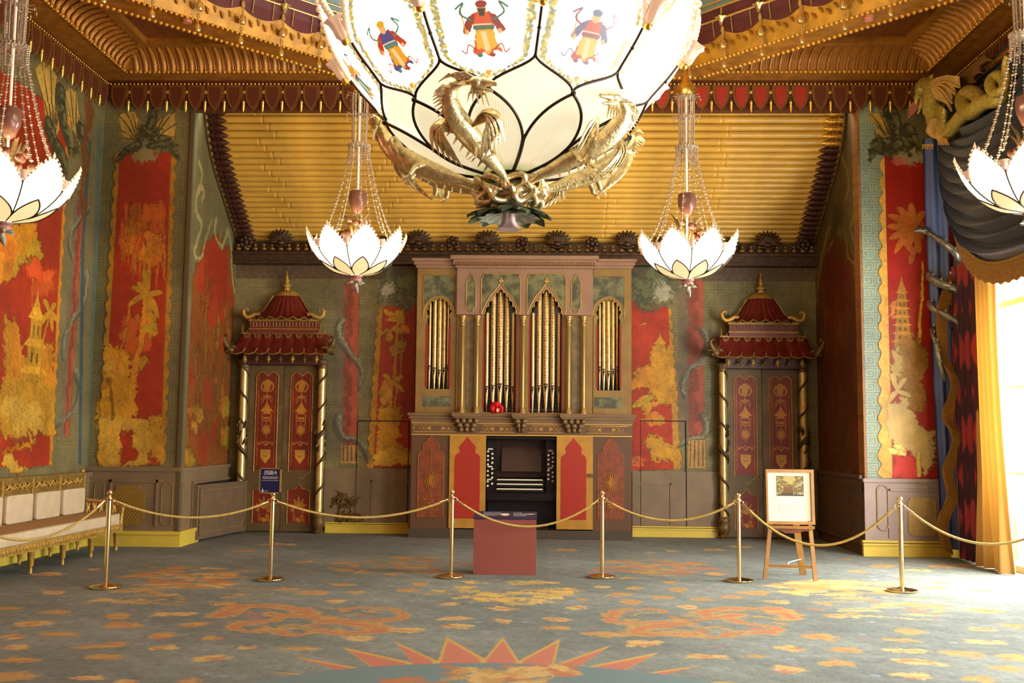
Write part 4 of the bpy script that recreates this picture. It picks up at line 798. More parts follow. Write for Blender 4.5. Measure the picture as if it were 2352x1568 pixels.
def door(n, cx):
    r = sroot('door_%d' % n, (cx, YD, 0))
    for s in (-1, 1):
        x0 = cx-lw if s < 0 else cx
        b = MB().box(x0+.004, x0+lw-.004, YD-.03, YD+.01, .02, .02+lh)
        L = b.build('door_leaf', m_leaf, r, smooth=False, uvf=(lambda p, x0=x0: ((p.x-x0)/lw, (p.z-.02)/lh)))
        g = MB(); a0, a1 = x0+.20*lw, x0+.84*lw; za, zb = .02+lh*(1-.645), .02+lh*(1-.045); q = .07
        top = [(a1-(a1-a0)*t, zb-q+q*abs(math.sin(2*PI*t))) for t in np.linspace(0, 1, 21)]
        frame_line(g, [(a0, za), (a1, za)]+top, (0, YD-.03, 0), (1,0,0), (0,0,1), (0,-1,0), .016, .014)
        frame_line(g, [(a0, .02+lh*.045), (a0, .02+lh*.245), ((a0+a1)/2-.05, .02+lh*.255), ((a0+a1)/2, .02+lh*.285), ((a0+a1)/2+.05, .02+lh*.255), (a1, .02+lh*.245), (a1, .02+lh*.045)], (0, YD-.03, 0), (1,0,0), (0,0,1), (0,-1,0), .014, .012, closed=False)
        frame_line(g, sp2([(a1-.02, za-.01), ((a0+a1)/2+.10, za-.05), ((a0+a1)/2+.05, za-.12), ((a0+a1)/2, za-.08)], 4), (0, YD-.03, 0), (1,0,0), (0,0,1), (0,-1,0), .012, .012, closed=False)
        g.build('gilt_moulding', GILT, L)
        kx = x0+lw*.93 if s < 0 else x0+lw*.07
        MB().lathe([(.0,-.05),(.028,-.045),(.03,-.03),(.012,-.015),(.012,0)], (kx, YD-.03, 1.0), 10, M=Matrix.Rotation(-PI/2, 3, 'X')).build('door_knob', OLDGILT, L)
    MB().box(cx-lw-.06, cx-lw, YD-.06, YB, 0, lh+.08).box(cx+lw, cx+lw+.06, YD-.06, YB, 0, lh+.08).box(cx-lw-.06, cx+lw+.06, YD-.06, YB, lh+.02, lh+.1).build('door_frame', DFR, r, smooth=False)
    return r
door(1, DCX); door(2, DCX2)
OLDG2 = mat('worn_gilding', (0.58,0.44,0.20), .45, .3, var=.2, vs=20); ROOFR = mat('oxblood_lacquer_roof', (0.40,0.12,0.09), .35, var=.12, vs=9)
CGOLD = mat('pale_gilt_column', (0.80,0.68,0.42), .33, .55, var=.12, vs=9)
def doorcase(cx, label):
    t = thing('pagoda_doorcase', (cx, YB-.2, 0), label, 'doorcase', 'pagoda doorcases beside the organ')
    zc = zz(826)
    for s in (-1, 1):
        x = cx+s*90*U; y = YB-.15
        col = MB().tube([(x, y, .34), (x, y, zc)], .062, 14).build('column', CGOLD, t)
        MB().lathe([(.08,0),(.095,.03),(.06,.06),(.10,.13),(.105,.18),(.085,.24),(.10,.27),(.10,.31),(.065,.35)], (x, y, 0), 16).build('column_base', OLDGILT, col)
        MB().lathe([(.065,0),(.08,.02),(.07,.05),(.09,.10),(.10,.13),(.08,.15)], (x, y, zc-.14), 14).build('capital', OLDGILT, col)
        v = MB(); turns = 5.2; q = [(x+.068*math.cos(a*s), y+.068*math.sin(a*s), .36+(zc-.5)*a/(turns*2*PI)) for a in np.linspace(0, turns*2*PI, 70)]
        v.tube(q, [.034 if 24 < i % 70 < 40 else .020 for i in range(70)], 6)
        for k in range(22):
            a = random.uniform(0, 6.28); z = zc*random.uniform(.46, .62); v.tube([(x+.06*math.cos(a), y+.06*math.sin(a), z), (x+.095*math.cos(a+.3), y+.095*math.sin(a+.3), z+.05), (x+.07*math.cos(a+.5), y+.07*math.sin(a+.5), z+.10)], [.012,.02,.004], 5)
        v.build('serpent_vine', mat('bronze_vine', (0.34,0.26,0.14), .45, .5, var=.3, vs=20) if 'bronze_vine' not in bpy.data.materials else bpy.data.materials['bronze_vine'], col)
    z0, z1, z2 = zz(812), zz(766), zz(758)
    MB().box(cx-97*U, cx+97*U, YB-.22, YB, zz(838), zc).box(cx-99*U, cx+99*U, YB-.25, YB, zz(838)-.0, zz(836)).box(cx-86*U, cx+86*U, YB-.26, YB, zc, z0+.03).build('lintel', mat('maroon_lintel', (0.30,0.14,0.08), .5) if 'maroon_lintel' not in bpy.data.materials else bpy.data.materials['maroon_lintel'], t, smooth=False)
    # lower roof: eight barrel tiles in front, two at either side
    hb, ht, db, dt = 112*U, 96*U, .44, .20; N = 8; gl = MB()
    for i in range(N):
        def P(u, v, i=i):
            k = (i+u)/N*2-1; w = ht+(hb-ht)*(v**1.6); d = dt+(db-dt)*(v**1.5); bul = .035*math.sin(PI*u)*(.5+.5*v)
            return (cx+k*w, YB-d-bul, z1+(z0-z1)*v-.03*math.sin(PI*u)*v)
        b = MB().grid(P, 6, 5); MB_ = b.build('roof_tile', ROOFR, t)
        gl.tube([P(j/6, 1) for j in range(7)], .010, 5); gl.tube([(Vector(P(.5, .05))+Vector((.045*math.cos(a), -.02, -.055*math.sin(a)))) for a in np.linspace(0, PI, 9)], .010, 5); gl.tube([(Vector(P(.5, .05))+Vector((.02*math.cos(a), -.02, -.03*math.sin(a)))) for a in np.linspace(0, PI, 7)], .007, 5)
        gl.tube([P(0, 1), Vector(P(0, .85))+Vector((0,-.03,0)), Vector(P(0, .78))+Vector((.02,-.04,.0))], [.009,.012,.005], 5)
    for s in (-1, 1):
        for i in range(2):
            def P(u, v, i=i): w = ht+(hb-ht)*(v**1.6)+.03*math.sin(PI*u); d = dt+(db-dt)*(v**1.5); return (cx+s*w, YB-d*(1-(i+u)/2), z1+(z0-z1)*v)
            MB().grid(P, 4, 5).build('roof_tile', ROOFR, t)
        cd = MB(); o = Vector((cx+s*hb, YB-db, z0+.06)); cd.sph(o, (.07,.06,.07), 10, 6); cd.tube([o, o+Vector((s*.06,-.05,.06)), o+Vector((s*.10,-.06,.16)), o+Vector((s*.05,-.05,.22)), o+Vector((s*.02,-.04,.17))], [.05,.045,.035,.022,.01], 7)
        cd.tube([o+Vector((-s*.02,-.02,.02)), o+Vector((-s*.08,-.06,.03)), o+Vector((-s*.12,-.05,.0))], [.04,.03,.006], 6); cd.tube([o+Vector((s*.02,0,-.02)), o+Vector((s*.07,-.03,-.05))], [.04,.01], 6)
        for k in range(5): cd.tube([o+Vector((s*.03,-.02,.02)), o+Vector((s*(.02+.12*math.cos(k*.6)), -.05, .03+.12*math.sin(k*.6)))], [.02,.004], 5)
        cd.build('corner_dragon', OLDGILT, t)
    stuff(gl.build('scalloped_edge', OLDG2, t))
    g2 = MB().box(cx-97*U, cx+97*U, YB-.24, YB, z1-.01, z1+.015)
    for i in range(17):
        x = cx+(i-8)/8*94*U; g2.sph((x, YB-.23, z1+.035), .018, 7, 5)
        if i % 2 == 0: g2.tube([(x, YB-.23, z1+.05), (x, YB-.23, z1+.09), (x, YB-.23, z1+.15)], [.02,.012,.002], 6)
    stuff(g2.build('gallery_rail', OLDG2, t))
    z3, z4 = zz(752), zz(737)
    ub = MB().box(cx-77*U, cx+77*U, YB-.26, YB, z1, z4).build('upper_storey', mat('red_storey', (0.42,0.16,0.10), .45) if 'red_storey' not in bpy.data.materials else bpy.data.materials['red_storey'], t, smooth=False)
    g3 = MB().box(cx-79*U, cx+79*U, YB-.28, YB, z4-.012, z4+.02).box(cx-79*U, cx+79*U, YB-.28, YB, z3-.04, z3-.02)
    for i in range(20): x = cx+(i-9.5)/9.5*72*U; g3.tube([(x+.028*a, YB-.268, (z3+z4)/2-.01+.036*b) for a, b in ((-1,-1),(1,-1),(1,1),(-1,1))], .006, 4, closed=True)
    stuff(g3.build('fret_band', OLDG2, ub))
    # concave fluted dome
    pf = [(84,733),(77,731),(62,722),(51,713),(45,703),(40,694),(34,685),(29,678)]; cap = [(29,678),(24,672),(18,667),(10,664),(6,662)]
    M = Matrix.Diagonal((1, .62, 1)); fl = lambda a: 1+.035*math.cos(26*a)
    dome = MB().lathe([(p*U, zz(y)) for p, y in pf], (cx, YB-.02, 0), 104, PI, 2*PI, flute=fl, M=M).build('dome_roof', ROOFR, t, ang=60)
    MB().lathe([(p*U*1.03, zz(y)+.004) for p, y in cap], (cx, YB-.02, 0), 104, PI, 2*PI, flute=fl, M=M).build('gilt_cap', GILT, dome, ang=60)
    sc = MB()
    for i in range(10):
        pts = []
        for j in range(7): a = PI+PI*(i+j/6)/10; pts.append((cx+85*U*math.cos(a), YB-.02+.62*85*U*math.sin(a)-.01, zz(733)+.025-.045*math.sin(PI*j/6)))
        sc.tube(pts, .010, 5)
    for s in (-1, 1):
        sc.tube([(cx+s*p*U*1.02, YB-.1, zz(y)+.015) for p, y in pf[1:]], [.012+.006*(i % 2) for i in range(7)], 5)
    stuff(sc.build('dome_edging', OLDG2, dome))
    for s in (-1, 1):
        hn = MB(); hp = [(55,722),(65,722),(75,728),(84,730),(91,724),(93,715),(88,709),(82,711),(83,716)]
        hn.tube([(cx+s*p*U, YB-.25, zz(y)) for p, y in hp], [.03,.034,.036,.034,.032,.028,.022,.015,.006], 8)
        for p, y in hp[3:7]: hn.octa((cx+s*(p+3)*U, YB-.25, zz(y)), .022)
        hn.build('dragon_horn', GILT, t)
    MB().lathe([(.05,zz(662)-.02),(.055,zz(660)),(.04,zz(658)),(.068,zz(656)),(.072,zz(653)),(.045,zz(650)),(.032,zz(646)),(.042,zz(642)),(.022,zz(638)),(.027,zz(634)),(.013,zz(630)),(.004,zz(619))], (cx, YB-.1, 0), 14, flute=lambda a: 1+.06*math.cos(8*a)).build('finial', GILT, t)
    for i in range(7):
        x = cx+(i-3)/3*82*U; MB().lathe([(.0,-.13),(.012,-.125),(.008,-.10),(.035,-.075),(.04,-.06),(.02,-.045),(.03,-.03),(.008,-.015),(.008,.03)], (x, YB-.36, zz(817)), 9).build('hanging_bell', OLDGILT if i % 2 else GILT, t)
    return t
doorcase(DCX, 'lacquered red pagoda-roofed doorcase with gilt columns left of the organ')
doorcase(DCX2, 'lacquered red pagoda-roofed doorcase with gilt columns right of the organ, behind the easel')
# low cupboard door standing ajar in the dado of the west return
q0, q1 = PX(452, 1165, XL+.08), PX(535, 1165, XL+.08)
cb = thing('cupboard_door', (XL+.1, (q0.y+q1.y)/2, 0), 'low brown cupboard door standing ajar in the dado, left of the pagoda doorcase', 'door')
BRD = mat('brown_panel_paint', (0.42,0.33,0.23), .55, var=.12, vs=5); ya, yb_ = q0.y, q1.y
b = MB().add([(XL+.04, ya-.02, .03), (XL+.30, yb_-.1, .03), (XL+.345, yb_-.12, .03), (XL+.085, ya-.04, .03), (XL+.04, ya-.02, .84), (XL+.30, yb_-.1, .84), (XL+.345, yb_-.12, .84), (XL+.085, ya-.04, .84)], [(0,1,2,3),(7,6,5,4),(4,5,1,0),(5,6,2,1),(6,7,3,2),(7,4,0,3)])
b.build('door_slab', BRD, cb, smooth=False)
ft_ = MB(); A_ = Vector((XL+.085, ya-.04, 0)); B_ = Vector((XL+.345, yb_-.12, 0)); N_ = (B_-A_).normalized().cross(Vector((0,0,1)))
L_ = (B_-A_).length; T_ = (B_-A_).normalized()
for q in ((.02,.06,.035,.83),(.10,.115,.12,.76),(L_-.115,L_-.10,.12,.76)): ft_.prism([(q[0],q[2]),(q[1],q[2]),(q[1],q[3]),(q[0],q[3])], A_, T_, (0,0,1), .012)
ft_.prism([(.10,.745),(L_-.10,.745),(L_-.10,.76),(.10,.76)], A_, T_, (0,0,1), .012); ft_.prism([(.10,.12),(L_-.10,.12),(L_-.10,.135),(.10,.135)], A_, T_, (0,0,1), .012); ft_.build('panel_moulding', DADO, cb, smooth=False)
MB().box(XL+.035, XL+.055, ya-.12, ya-.085, 0, .86).box(XL+.035, XL+.07, ya-.05, ya-.02, 0, .86).box(XL+.035, XL+.06, ya-.12, yb_, .86, .90).box(XL+.035, XL+.05, yb_, yb_+.03, 0, .86).build('door_lining', DADO, cb, smooth=False)
MB().box(XL+.032, XL+.05, ya-.085, yb_, .0, .86).build('gap_shade_sheet', DARKL, cb, smooth=False)  # solid dark sheet standing in for the shade inside the gap
MB().bar((XL+.11, ya+.02, .08), (XL+.11, ya+.02, .80), .02).build('edge_bead', OLDGILT, cb)
# ================================================================== ORGAN
YO, YT, YC = 16.15, 16.28, 16.20
og = thing('pipe_organ', (PY(1200, 1000, YO).x, YO+.3, 0), 'large brown and gilt pipe organ with arched groups of gold pipes in the recess', 'organ')
def ox(px, Y=YO): return PY(px, 960, Y).x
def oz(py, Y=YO): return PY(1200, py, Y).z
def op(pts, Y): return [(ox(a, Y), oz(b, Y)) for a, b in pts]
WOOD = mat('umber_organ_paint', (0.46,0.34,0.20), .45, var=.10, vs=4); TOWER = mat('ochre_organ_paint', (0.53,0.40,0.18), .42, var=.12, vs=3); PINK = mat('rose_brown_organ_paint', (0.56,0.41,0.31), .42, var=.08, vs=3)
OPAN = mat('russet_panel', (0.48,0.23,0.10), .5, var=.2, vs=10); ORED = mat('vermilion_panel', (0.62,0.15,0.06), .5); OGLD = mat('ochre_gold_door', (0.70,0.50,0.18), .4, .15, var=.1)
MARB = mat('olive_cloud_painting', (0.46,0.44,0.28), .55, var=.5, vs=7, col2=(0.26,0.26,0.17)); DARK = mat('black_walnut', (0.045,0.03,0.03), .35); DKB = mat('dark_mahogany', (0.16,0.08,0.045), .35, var=.2, vs=6)
MB().box(ox(943), ox(1452), YO, YB-.05, 0, oz(1217)).build('plinth', mat('olive_drab_plinth', (0.27,0.22,0.14), .6), og, smooth=False)
for a, b in ((946, 1035), (1362, 1451)): MB().box(ox(a), ox(b), YO+.02, YB-.05, oz(1217), oz(999)).build('base_case', mat('umber_base', (0.36,0.24,0.14), .45) if a == 946 else bpy.data.materials['umber_base'], og, smooth=False)
def ogee(x0, x1, ybot, ysh, ytop):
    """onion-headed panel outline in photo pixels"""
    w = x1-x0; m = (x0+x1)/2; sh = [(x1, ybot), (x1, ysh+.18*(ysh-ytop)), (x1-.02*w, ysh), (x1-.10*w, ysh-.10*(ysh-ytop)), (x1-.19*w, ysh-.16*(ysh-ytop)), (x1-.20*w, ysh-.28*(ysh-ytop)), (x1-.17*w, ysh-.40*(ysh-ytop)), (x1-.22*w, ysh-.55*(ysh-ytop)), (x1-.34*w, ysh-.72*(ysh-ytop)), (x1-.44*w, ysh-.87*(ysh-ytop)), (m, ytop)]
    return sh+[(2*m-a, b) for a, b in sh[-2::-1]]
for x0, x1 in ((962, 1021), (1373, 1432)):
    P = op(ogee(x0, x1, 1190, 1042, 1001), YO+.02); pn = MB().prism(P, (0, YO+.02, 0), (1,0,0), (0,0,1), .006).build('ogee_panel', OPAN, og, smooth=False)
    g = MB(); frame_line(g, P, (0, YO+.014, 0), (1,0,0), (0,0,1), (0,-1,0), .008, .006)
    cx, cz = ox((x0+x1)/2, YO), oz(1105)
    for k in range(16):
        a = 2*PI*k/16
        for q in (.07, .12): g.tube([(cx, YO+.01, cz), (cx+q*.8*math.cos(a), YO+.006, cz+q*1.1*math.sin(a)), (cx+q*math.cos(a+.3), YO+.01, cz+q*1.3*math.sin(a+.3))], [.006,.010,.003], 4)
    for k in range(10): a = random.uniform(0, 6.28); p = (cx+random.uniform(-.1, .1), YO+.01, oz(1165)+random.uniform(-.1, .12)); g.tube([p, (p[0]+.05*math.cos(a), YO+.006, p[2]+.05*math.sin(a)), (p[0]+.08*math.cos(a+.8), YO+.01, p[2]+.08*math.sin(a+.8))], [.006,.011,.003], 4)
    g.tube([(cx, YO+.01, oz(1190)), (cx, YO+.01, oz(1030))], .005, 4); g.build('gilt_arabesque', mat('dull_gold_line', (0.66,0.42,0.15), .45, .2) if 'dull_gold_line' not in bpy.data.materials else bpy.data.materials['dull_gold_line'], pn)
for x0, x1, a, b in ((1034, 1117, 1046, 1104), (1279, 1362, 1289, 1347)):
    d = MB().box(ox(x0), ox(x1), YO-.01, YO+.03, oz(1214), oz(1000)).build('folding_door', OGLD, og, smooth=False)
    MB().prism(op(ogee(a, b, 1192, 1048, 1003), YO-.01), (0, YO-.01, 0), (1,0,0), (0,0,1), .005).build('ogee_panel', ORED, d, smooth=False)
MB().bar((ox(1362), YO-.02, oz(1090)), (ox(1350), YO-.02, oz(1090)), .012, .06).build('door_bolt', OLDGILT, og)
# console in the recess
xl, xr = ox(1117), ox(1279); zt_, zs = oz(1004), oz(1217)
MB().box(xl-.02, xl, YO+.03, YB-.06, zs, zt_).box(xr, xr+.02, YO+.03, YB-.06, zs, zt_).box(xl, xr, YO+.52, YO+.56, zs, zt_).box(xl, xr, YO+.03, YB-.06, zt_-.03, zt_).build('console_case', DARK, og, smooth=False)
co = thing('organ_console', ((xl+xr)/2, YO+.3, zs), 'dark wooden organ console with three keyboards and white stop knobs', 'organ console')
cs = MB().box(xl+.01, xl+.165, YO+.20, YO+.50, oz(1150), zt_-.04).box(xr-.165, xr-.01, YO+.20, YO+.50, oz(1150), zt_-.04).box(xl+.01, xr-.01, YO+.12, YO+.50, oz(1150), oz(1133)).box(xl+.02, xr-.02, YO+.34, YO+.5, zs, oz(1150))
cs.build('console_body', DARK, co, smooth=False)
MB().box(xl+.165, xr-.165, YO+.42, YO+.46, oz(1098), zt_-.04).build('back_panel', DKB, co, smooth=False)
sl = MB().add([(xl+.24, YO+.30, oz(1084)), (xr-.24, YO+.30, oz(1084)), (xr-.24, YO+.41, oz(1028)), (xl+.24, YO+.41, oz(1028)), (xl+.24, YO+.33, oz(1084)), (xr-.24, YO+.33, oz(1084)), (xr-.24, YO+.43, oz(1028)), (xl+.24, YO+.43, oz(1028))], [(0,1,2,3),(7,6,5,4),(0,4,5,1),(1,5,6,2),(2,6,7,3),(3,7,4,0)]); sl.build('music_desk', mat('brown_music_desk', (0.24,0.13,0.06), .5), co, smooth=False)
IV = mat('ivory', (0.90,0.85,0.70), .35)
for i, y in enumerate((1103, 1113, 1124)):
    k = MB().box(ox(1142), ox(1248), YO+.20-.05*i, YO+.34, oz(y+1.2), oz(y-1.4)).build('keyboard', IV, co, smooth=False)
    n = MB()
    for j in range(52): x = ox(1142)+(ox(1248)-ox(1142))*(j+.5)/52; n.box(x-.0035, x+.0035, YO+.25-.05*i, YO+.34, oz(y-1.4), oz(y-2.6))
    stuff(n.build('sharp_keys', DARK, k, smooth=False))
    MB().box(ox(1138), ox(1252), YO+.22-.05*i, YO+.34, oz(y+7), oz(y+1.4)).build('key_slip', DARK, co, smooth=False)
kn = MB().lathe([(.0,-.05),(.017,-.048),(.019,-.04),(.017,-.034),(.008,-.03),(.008,0)], n=10, M=Matrix.Rotation(-PI/2, 3, 'X')).mesh('stop_knob', IV)
for xs_, ys_ in (((1122.2,1132.2), [(1037,1042.5),(1047.5,1052.5),(1057,1063),(1067,1077),(1082,1087),(1092,1097),(1106,1111),(1116,None)]), ((1260.3,1270.3), [(1044.5,1040),(1054.5,1050),(1065,1059.5),(1079,1069),(1089,1084),(1099,1093.5),(None,1103.5)])):
    for a, b in ys_:
        for X_, y in ((xs_[0], a), (xs_[1], b)):
            if y: inst(kn, 'stop_knob', co, (ox(X_, YO+.2), YO+.2, oz(y, YO+.2)))
for x0, x1, y in ((1122,1133,1031.5),(1121.5,1132,1072),(1120.5,1131,1101.5),(1260,1270.5,1034),(1260,1270,1074)): MB().box(ox(x0, YO+.2), ox(x1, YO+.2), YO+.193, YO+.2, oz(y+1.6, YO+.2), oz(y-1.6, YO+.2)).build('stop_label', IV, co, smooth=False)
pb = MB()
for j in range(20): x = xl+.15+(xr-xl-.3)*j/19; pb.box(x-.014, x+.014, YO+.05, YO+.34, zs+.0, zs+.05)
stuff(pb.build('pedalboard', DKB, co, smooth=False))
# frieze, shelf and brackets
MB().box(ox(945), ox(1453), YO, YB-.05, oz(999), oz(972)).build('frieze', mat('brown_frieze', (0.40,0.28,0.16), .45), og, smooth=False)
g = MB()
for x0, x1 in ((951, 1053), (1096, 1187), (1208, 1300), (1342, 1444)):
    l, r_ = (x0 == 951), (x1 == 1444)
    P = op([(x0+(4 if not l else 0), 993), (x0+(10 if not l else 0), 983), (x0+(14 if not l else 0), 977), (x1-(14 if not r_ else 0), 977), (x1-(10 if not r_ else 0), 983), (x1-(4 if not r_ else 0), 993)], YO); frame_line(g, P, (0, YO, 0), (1,0,0), (0,0,1), (0,-1,0), .010, .008)
    for e, s in ((x0+12, 1), (x1-12, -1)):
        for k in (0, 9): frame_line(g, op([(e+s*k, 985), (e+s*(k+6), 980), (e+s*(k+12), 985), (e+s*(k+6), 990)], YO), (0, YO, 0), (1,0,0), (0,0,1), (0,-1,0), .010, .008)
        for k in (-4, -2, 0, 2, 4): frame_line(g, op([(e+s*19, 985), (e+s*27, 985+k*1.3)], YO), (0, YO, 0), (1,0,0), (0,0,1), (0,-1,0), .008, .008, closed=False)
g.build('gilt_cartouche', GLINE, og)
MB().box(ox(938), ox(1461), YO-.10, YB-.05, oz(956), oz(950)).box(ox(941), ox(1458), YO-.06, YB-.05, oz(963), oz(956)).box(ox(944), ox(1455), YO-.02, YB-.05, oz(972), oz(963)).build('shelf_cornice', WOOD, og, smooth=False)
MB().box(ox(946), ox(1452), YO-.012, YO, oz(1001), oz(998.5)).box(ox(946), ox(1452), YO-.012, YO, oz(974), oz(972)).build('gilt_fillet', GLINE, og, smooth=False)
for x0, x1 in ((1044, 1101), (1180, 1213), (1290, 1346)):
    b = MB().box(ox(x0-4), ox(x1+4), YO-.20, YO+.05, oz(958), oz(949)).box(ox(x0-1), ox(x1+1), YO-.17, YO+.05, oz(962), oz(958))
    for lv, (ya_, ins, pj) in enumerate(((967, 0, .15), (977, 5, .11), (987, 9, .07))):
        a, c_ = ox(x0+ins), ox(x1-ins); n = max(2, round((c_-a)/.105)); w = (c_-a)/n
        for i in range(n): b.sph((a+w*(i+.5), YO-pj+.06, oz(ya_)), (w*.52, .07, .045), 9, 6)
        b.box(a+.01, c_-.01, YO-pj+.05, YO+.03, oz(ya_+5), oz(ya_-6))
    b.build('bracket', WOOD, og)
# towers and central case with pierced arches
def cusp(x0, x1, ysp, ytop, n, og_=False):
    """cusped arch from right springing to left, photo pixels"""
    m = (x0+x1)/2; h = (x1-x0)/2; out = []
    def base(t):   # t 0..1 right to left
        a = PI*t
        if not og_: return (m+h*math.cos(a), ysp-(ysp-ytop)*math.sin(a))
        k = 1-abs(2*t-1); x = m+(1-2*t)*h; y = ysp-(ysp-ytop)*(.85*math.sin(k*PI/2)**.9+.15*k**6); return (x, y)
    for i in range(n):
        for j in range(5):
            t = (i+j/5)/n; x, y = base(t); q = (4.4 if not og_ else 4.2)*math.sin(PI*j/5)-1.5; dx, dy = x-m, y-(ysp+8); L = math.hypot(dx, dy) or 1; out.append((x+dx/L*q, y+dy/L*q))
    out.append(base(1)); return out
def arch_out(x0, x1, ysp, ytop, n=22, og_=False):
    m = (x0+x1)/2; h = (x1-x0)/2; o = []
    for i in range(n+1):
        t = i/n; k = 1-abs(2*t-1)
        if og_: o.append((m+(1-2*t)*h, ysp-(ysp-ytop)*(.78*math.sin(k*PI/2)**.8+.22*k**7)))
        else: o.append((m+h*math.cos(PI*t), ysp-(ysp-ytop)*math.sin(PI*t)))
    return o
PGOLD = mat('gilt_pipe_metal', (0.80,0.68,0.42), .3, .55, var=.2, vs=20); PM2 = bpy.data.materials.new('stencilled_pipe'); PM2.use_nodes = True
nt = PM2.node_tree; bs_ = nt.nodes['Principled BSDF']; tc = nt.nodes.new('ShaderNodeTexCoord'); mp_ = nt.nodes.new('ShaderNodeMapping'); mp_.inputs['Scale'].default_value = (30, 30, 22); vo = nt.nodes.new('ShaderNodeTexVoronoi'); vo.feature = 'F1'; vo.inputs['Randomness'].default_value = .35; vo.inputs['Scale'].default_value = 1
rp = nt.nodes.new('ShaderNodeValToRGB'); rp.color_ramp.elements[0].position = .24; rp.color_ramp.elements[0].color = (*lin((0.40,0.20,0.10)), 1); rp.color_ramp.elements[1].position = .34; rp.color_ramp.elements[1].color = (*lin((0.80,0.66,0.40)), 1)
nt.links.new(tc.outputs['Object'], mp_.inputs[0]); nt.links.new(mp_.outputs[0], vo.inputs[0]); nt.links.new(vo.outputs['Distance'], rp.inputs[0]); nt.links.new(rp.outputs[0], bs_.inputs['Base Color']); bs_.inputs['Metallic'].default_value = .4; bs_.inputs['Roughness'].default_value = .3
def pipe(x, Y, r, ytop, ym, yb, m):
    R = r*(ox(1201)-ox(1200)); X = ox(x, Y); zt, zm, zb = oz(ytop, Y), oz(ym, Y), oz(yb, Y)
    b = MB().lathe([(R*.28, zb), (R*.95, zm-.05), (R, zm), (R, zt), (R*.8, zt+.001)], (X, Y, 0), 14)
    o = b.build('organ_pipe', m, og); n = MB().box(X-R*.7, X+R*.7, Y-R*1.02, Y-R*.7, zm-.012, zm+.012); n.add([(X-R*.6, Y-R*.98, zm-.02), (X+R*.6, Y-R*.98, zm-.02), (X, Y-R*1.0, zm-.12)], [(0,2,1)]); n.build('pipe_mouth', DKB, o, smooth=False)
for (a, b, ps, a0) in ((954, 1046, (984, 995.5, 1007, 1017.5, 1026.5), 978), (1362, 1450, (1377, 1386.5, 1397, 1408, 1417.5), 1371)):
    hole = [(a0, 895), (a0+53, 895), (a0+53, 735), (a0+50, 728)] + cusp(a0-1, a0+54, 722, 688, 9) + [(a0+3, 728), (a0, 735)]
    MB().prism(op([(a, 950), (b, 950), (b, 617), (a, 617)], YT), (0, YT, 0), (1,0,0), (0,0,1), .05, holes=[op(hole, YT)]).build('tower_front', TOWER, og, smooth=False)
    MB().box(ox(a, YT), ox(a, YT)+.03, YT, YB-.05, oz(950, YT), oz(617, YT)).box(ox(b, YT)-.03, ox(b, YT), YT, YB-.05, oz(950, YT), oz(617, YT)).build('tower_side', TOWER, og, smooth=False)
    MB().box(ox(a+2, YT), ox(b-2, YT), YT+.16, YT+.19, oz(950, YT), oz(620, YT)).build('tower_back', DARK, og, smooth=False)
    MB().box(ox(a0-2.5, YT), ox(a0+1.5, YT), YT-.055, YT+.05, oz(890, YT), oz(745, YT)).box(ox(a0+51.5, YT), ox(a0+55.5, YT), YT-.055, YT+.05, oz(890, YT), oz(745, YT)).build('red_reveal', mat('crimson_reveal', (0.55,0.10,0.06), .5) if a == 954 else bpy.data.materials['crimson_reveal'], og, smooth=False)
    c0 = a0+26.5
    sp = [(c0-37, 728), (c0-37, 634), (c0+37, 634), (c0+37, 728)] + arch_out(c0-36, c0+36, 722, 681)
    MB().prism(op(sp, YT-.05), (0, YT-.05, 0), (1,0,0), (0,0,1), .006).build('painted_spandrel', MARB, og, smooth=False)
    g = MB(); frame_line(g, op(sp, YT-.05), (0, YT-.056, 0), (1,0,0), (0,0,1), (0,-1,0), .010, .008); frame_line(g, op(cusp(a0-1, a0+54, 722, 688, 9), YT-.05), (0, YT-.05, 0), (1,0,0), (0,0,1), (0,-1,0), .010, .008, closed=False); g.build('gilt_outline', GLINE, og)
    MB().box(ox(c0-33, YT), ox(c0+30, YT), YT-.056, YT-.05, oz(936, YT), oz(911, YT)).build('painted_plaque', MARB, og, smooth=False)
    for i, x in enumerate(ps): pipe(x, YT+.06, (3.2, 4.7, 5.4, 4.7, 3.2)[i], (697, 690, 688, 690, 697)[i], (842, 847, 852, 847, 842)[i], 896, PGOLD)
    MB().box(ox(a-3, YT), ox(b+3, YT), YT-.10, YB-.05, oz(618, YT), oz(612, YT)).box(ox(a-7, YT), ox(b+7, YT), YT-.14, YB-.05, oz(612, YT), oz(604, YT)).box(ox(a-11, YT), ox(b+11, YT), YT-.19, YB-.05, oz(604, YT), oz(598, YT)).build('tower_cornice', PINK, og, smooth=False)
Y1 = YC-.06
holes = []; G = MB()
for m_ in (1147, 1253):
    holes.append(op([(m_-37, 947), (m_+37, 947), (m_+37, 722)] + cusp(m_-36, m_+36, 718, 664, 10, True) + [(m_-37, 722)], YC))
    so = [(m_-45, 722), (m_-45, 640), (m_-41, 636), (m_-43, 630), (m_-38, 628), (m_+38, 628), (m_+43, 630), (m_+41, 636), (m_+45, 640), (m_+45, 722)] + arch_out(m_-44 , m_+44, 722, 646, 26, True)[::1]
    MB().prism(op(so, Y1), (0, Y1, 0), (1,0,0), (0,0,1), .006).build('painted_spandrel', MARB, og, smooth=False)
    frame_line(G, op(so, Y1), (0, Y1-.006, 0), (1,0,0), (0,0,1), (0,-1,0), .012, .010); frame_line(G, op(cusp(m_-36, m_+36, 718, 664, 10, True), Y1), (0, Y1, 0), (1,0,0), (0,0,1), (0,-1,0), .012, .010, closed=False)
    for dx, dy in ((0, 0), (-3, 5), (3, 5), (0, 6)): q = op([(m_+dx, 640+dy)], Y1)[0]; G.sph((q[0], Y1-.015, q[1]), (.018,.010,.022), 6, 4)
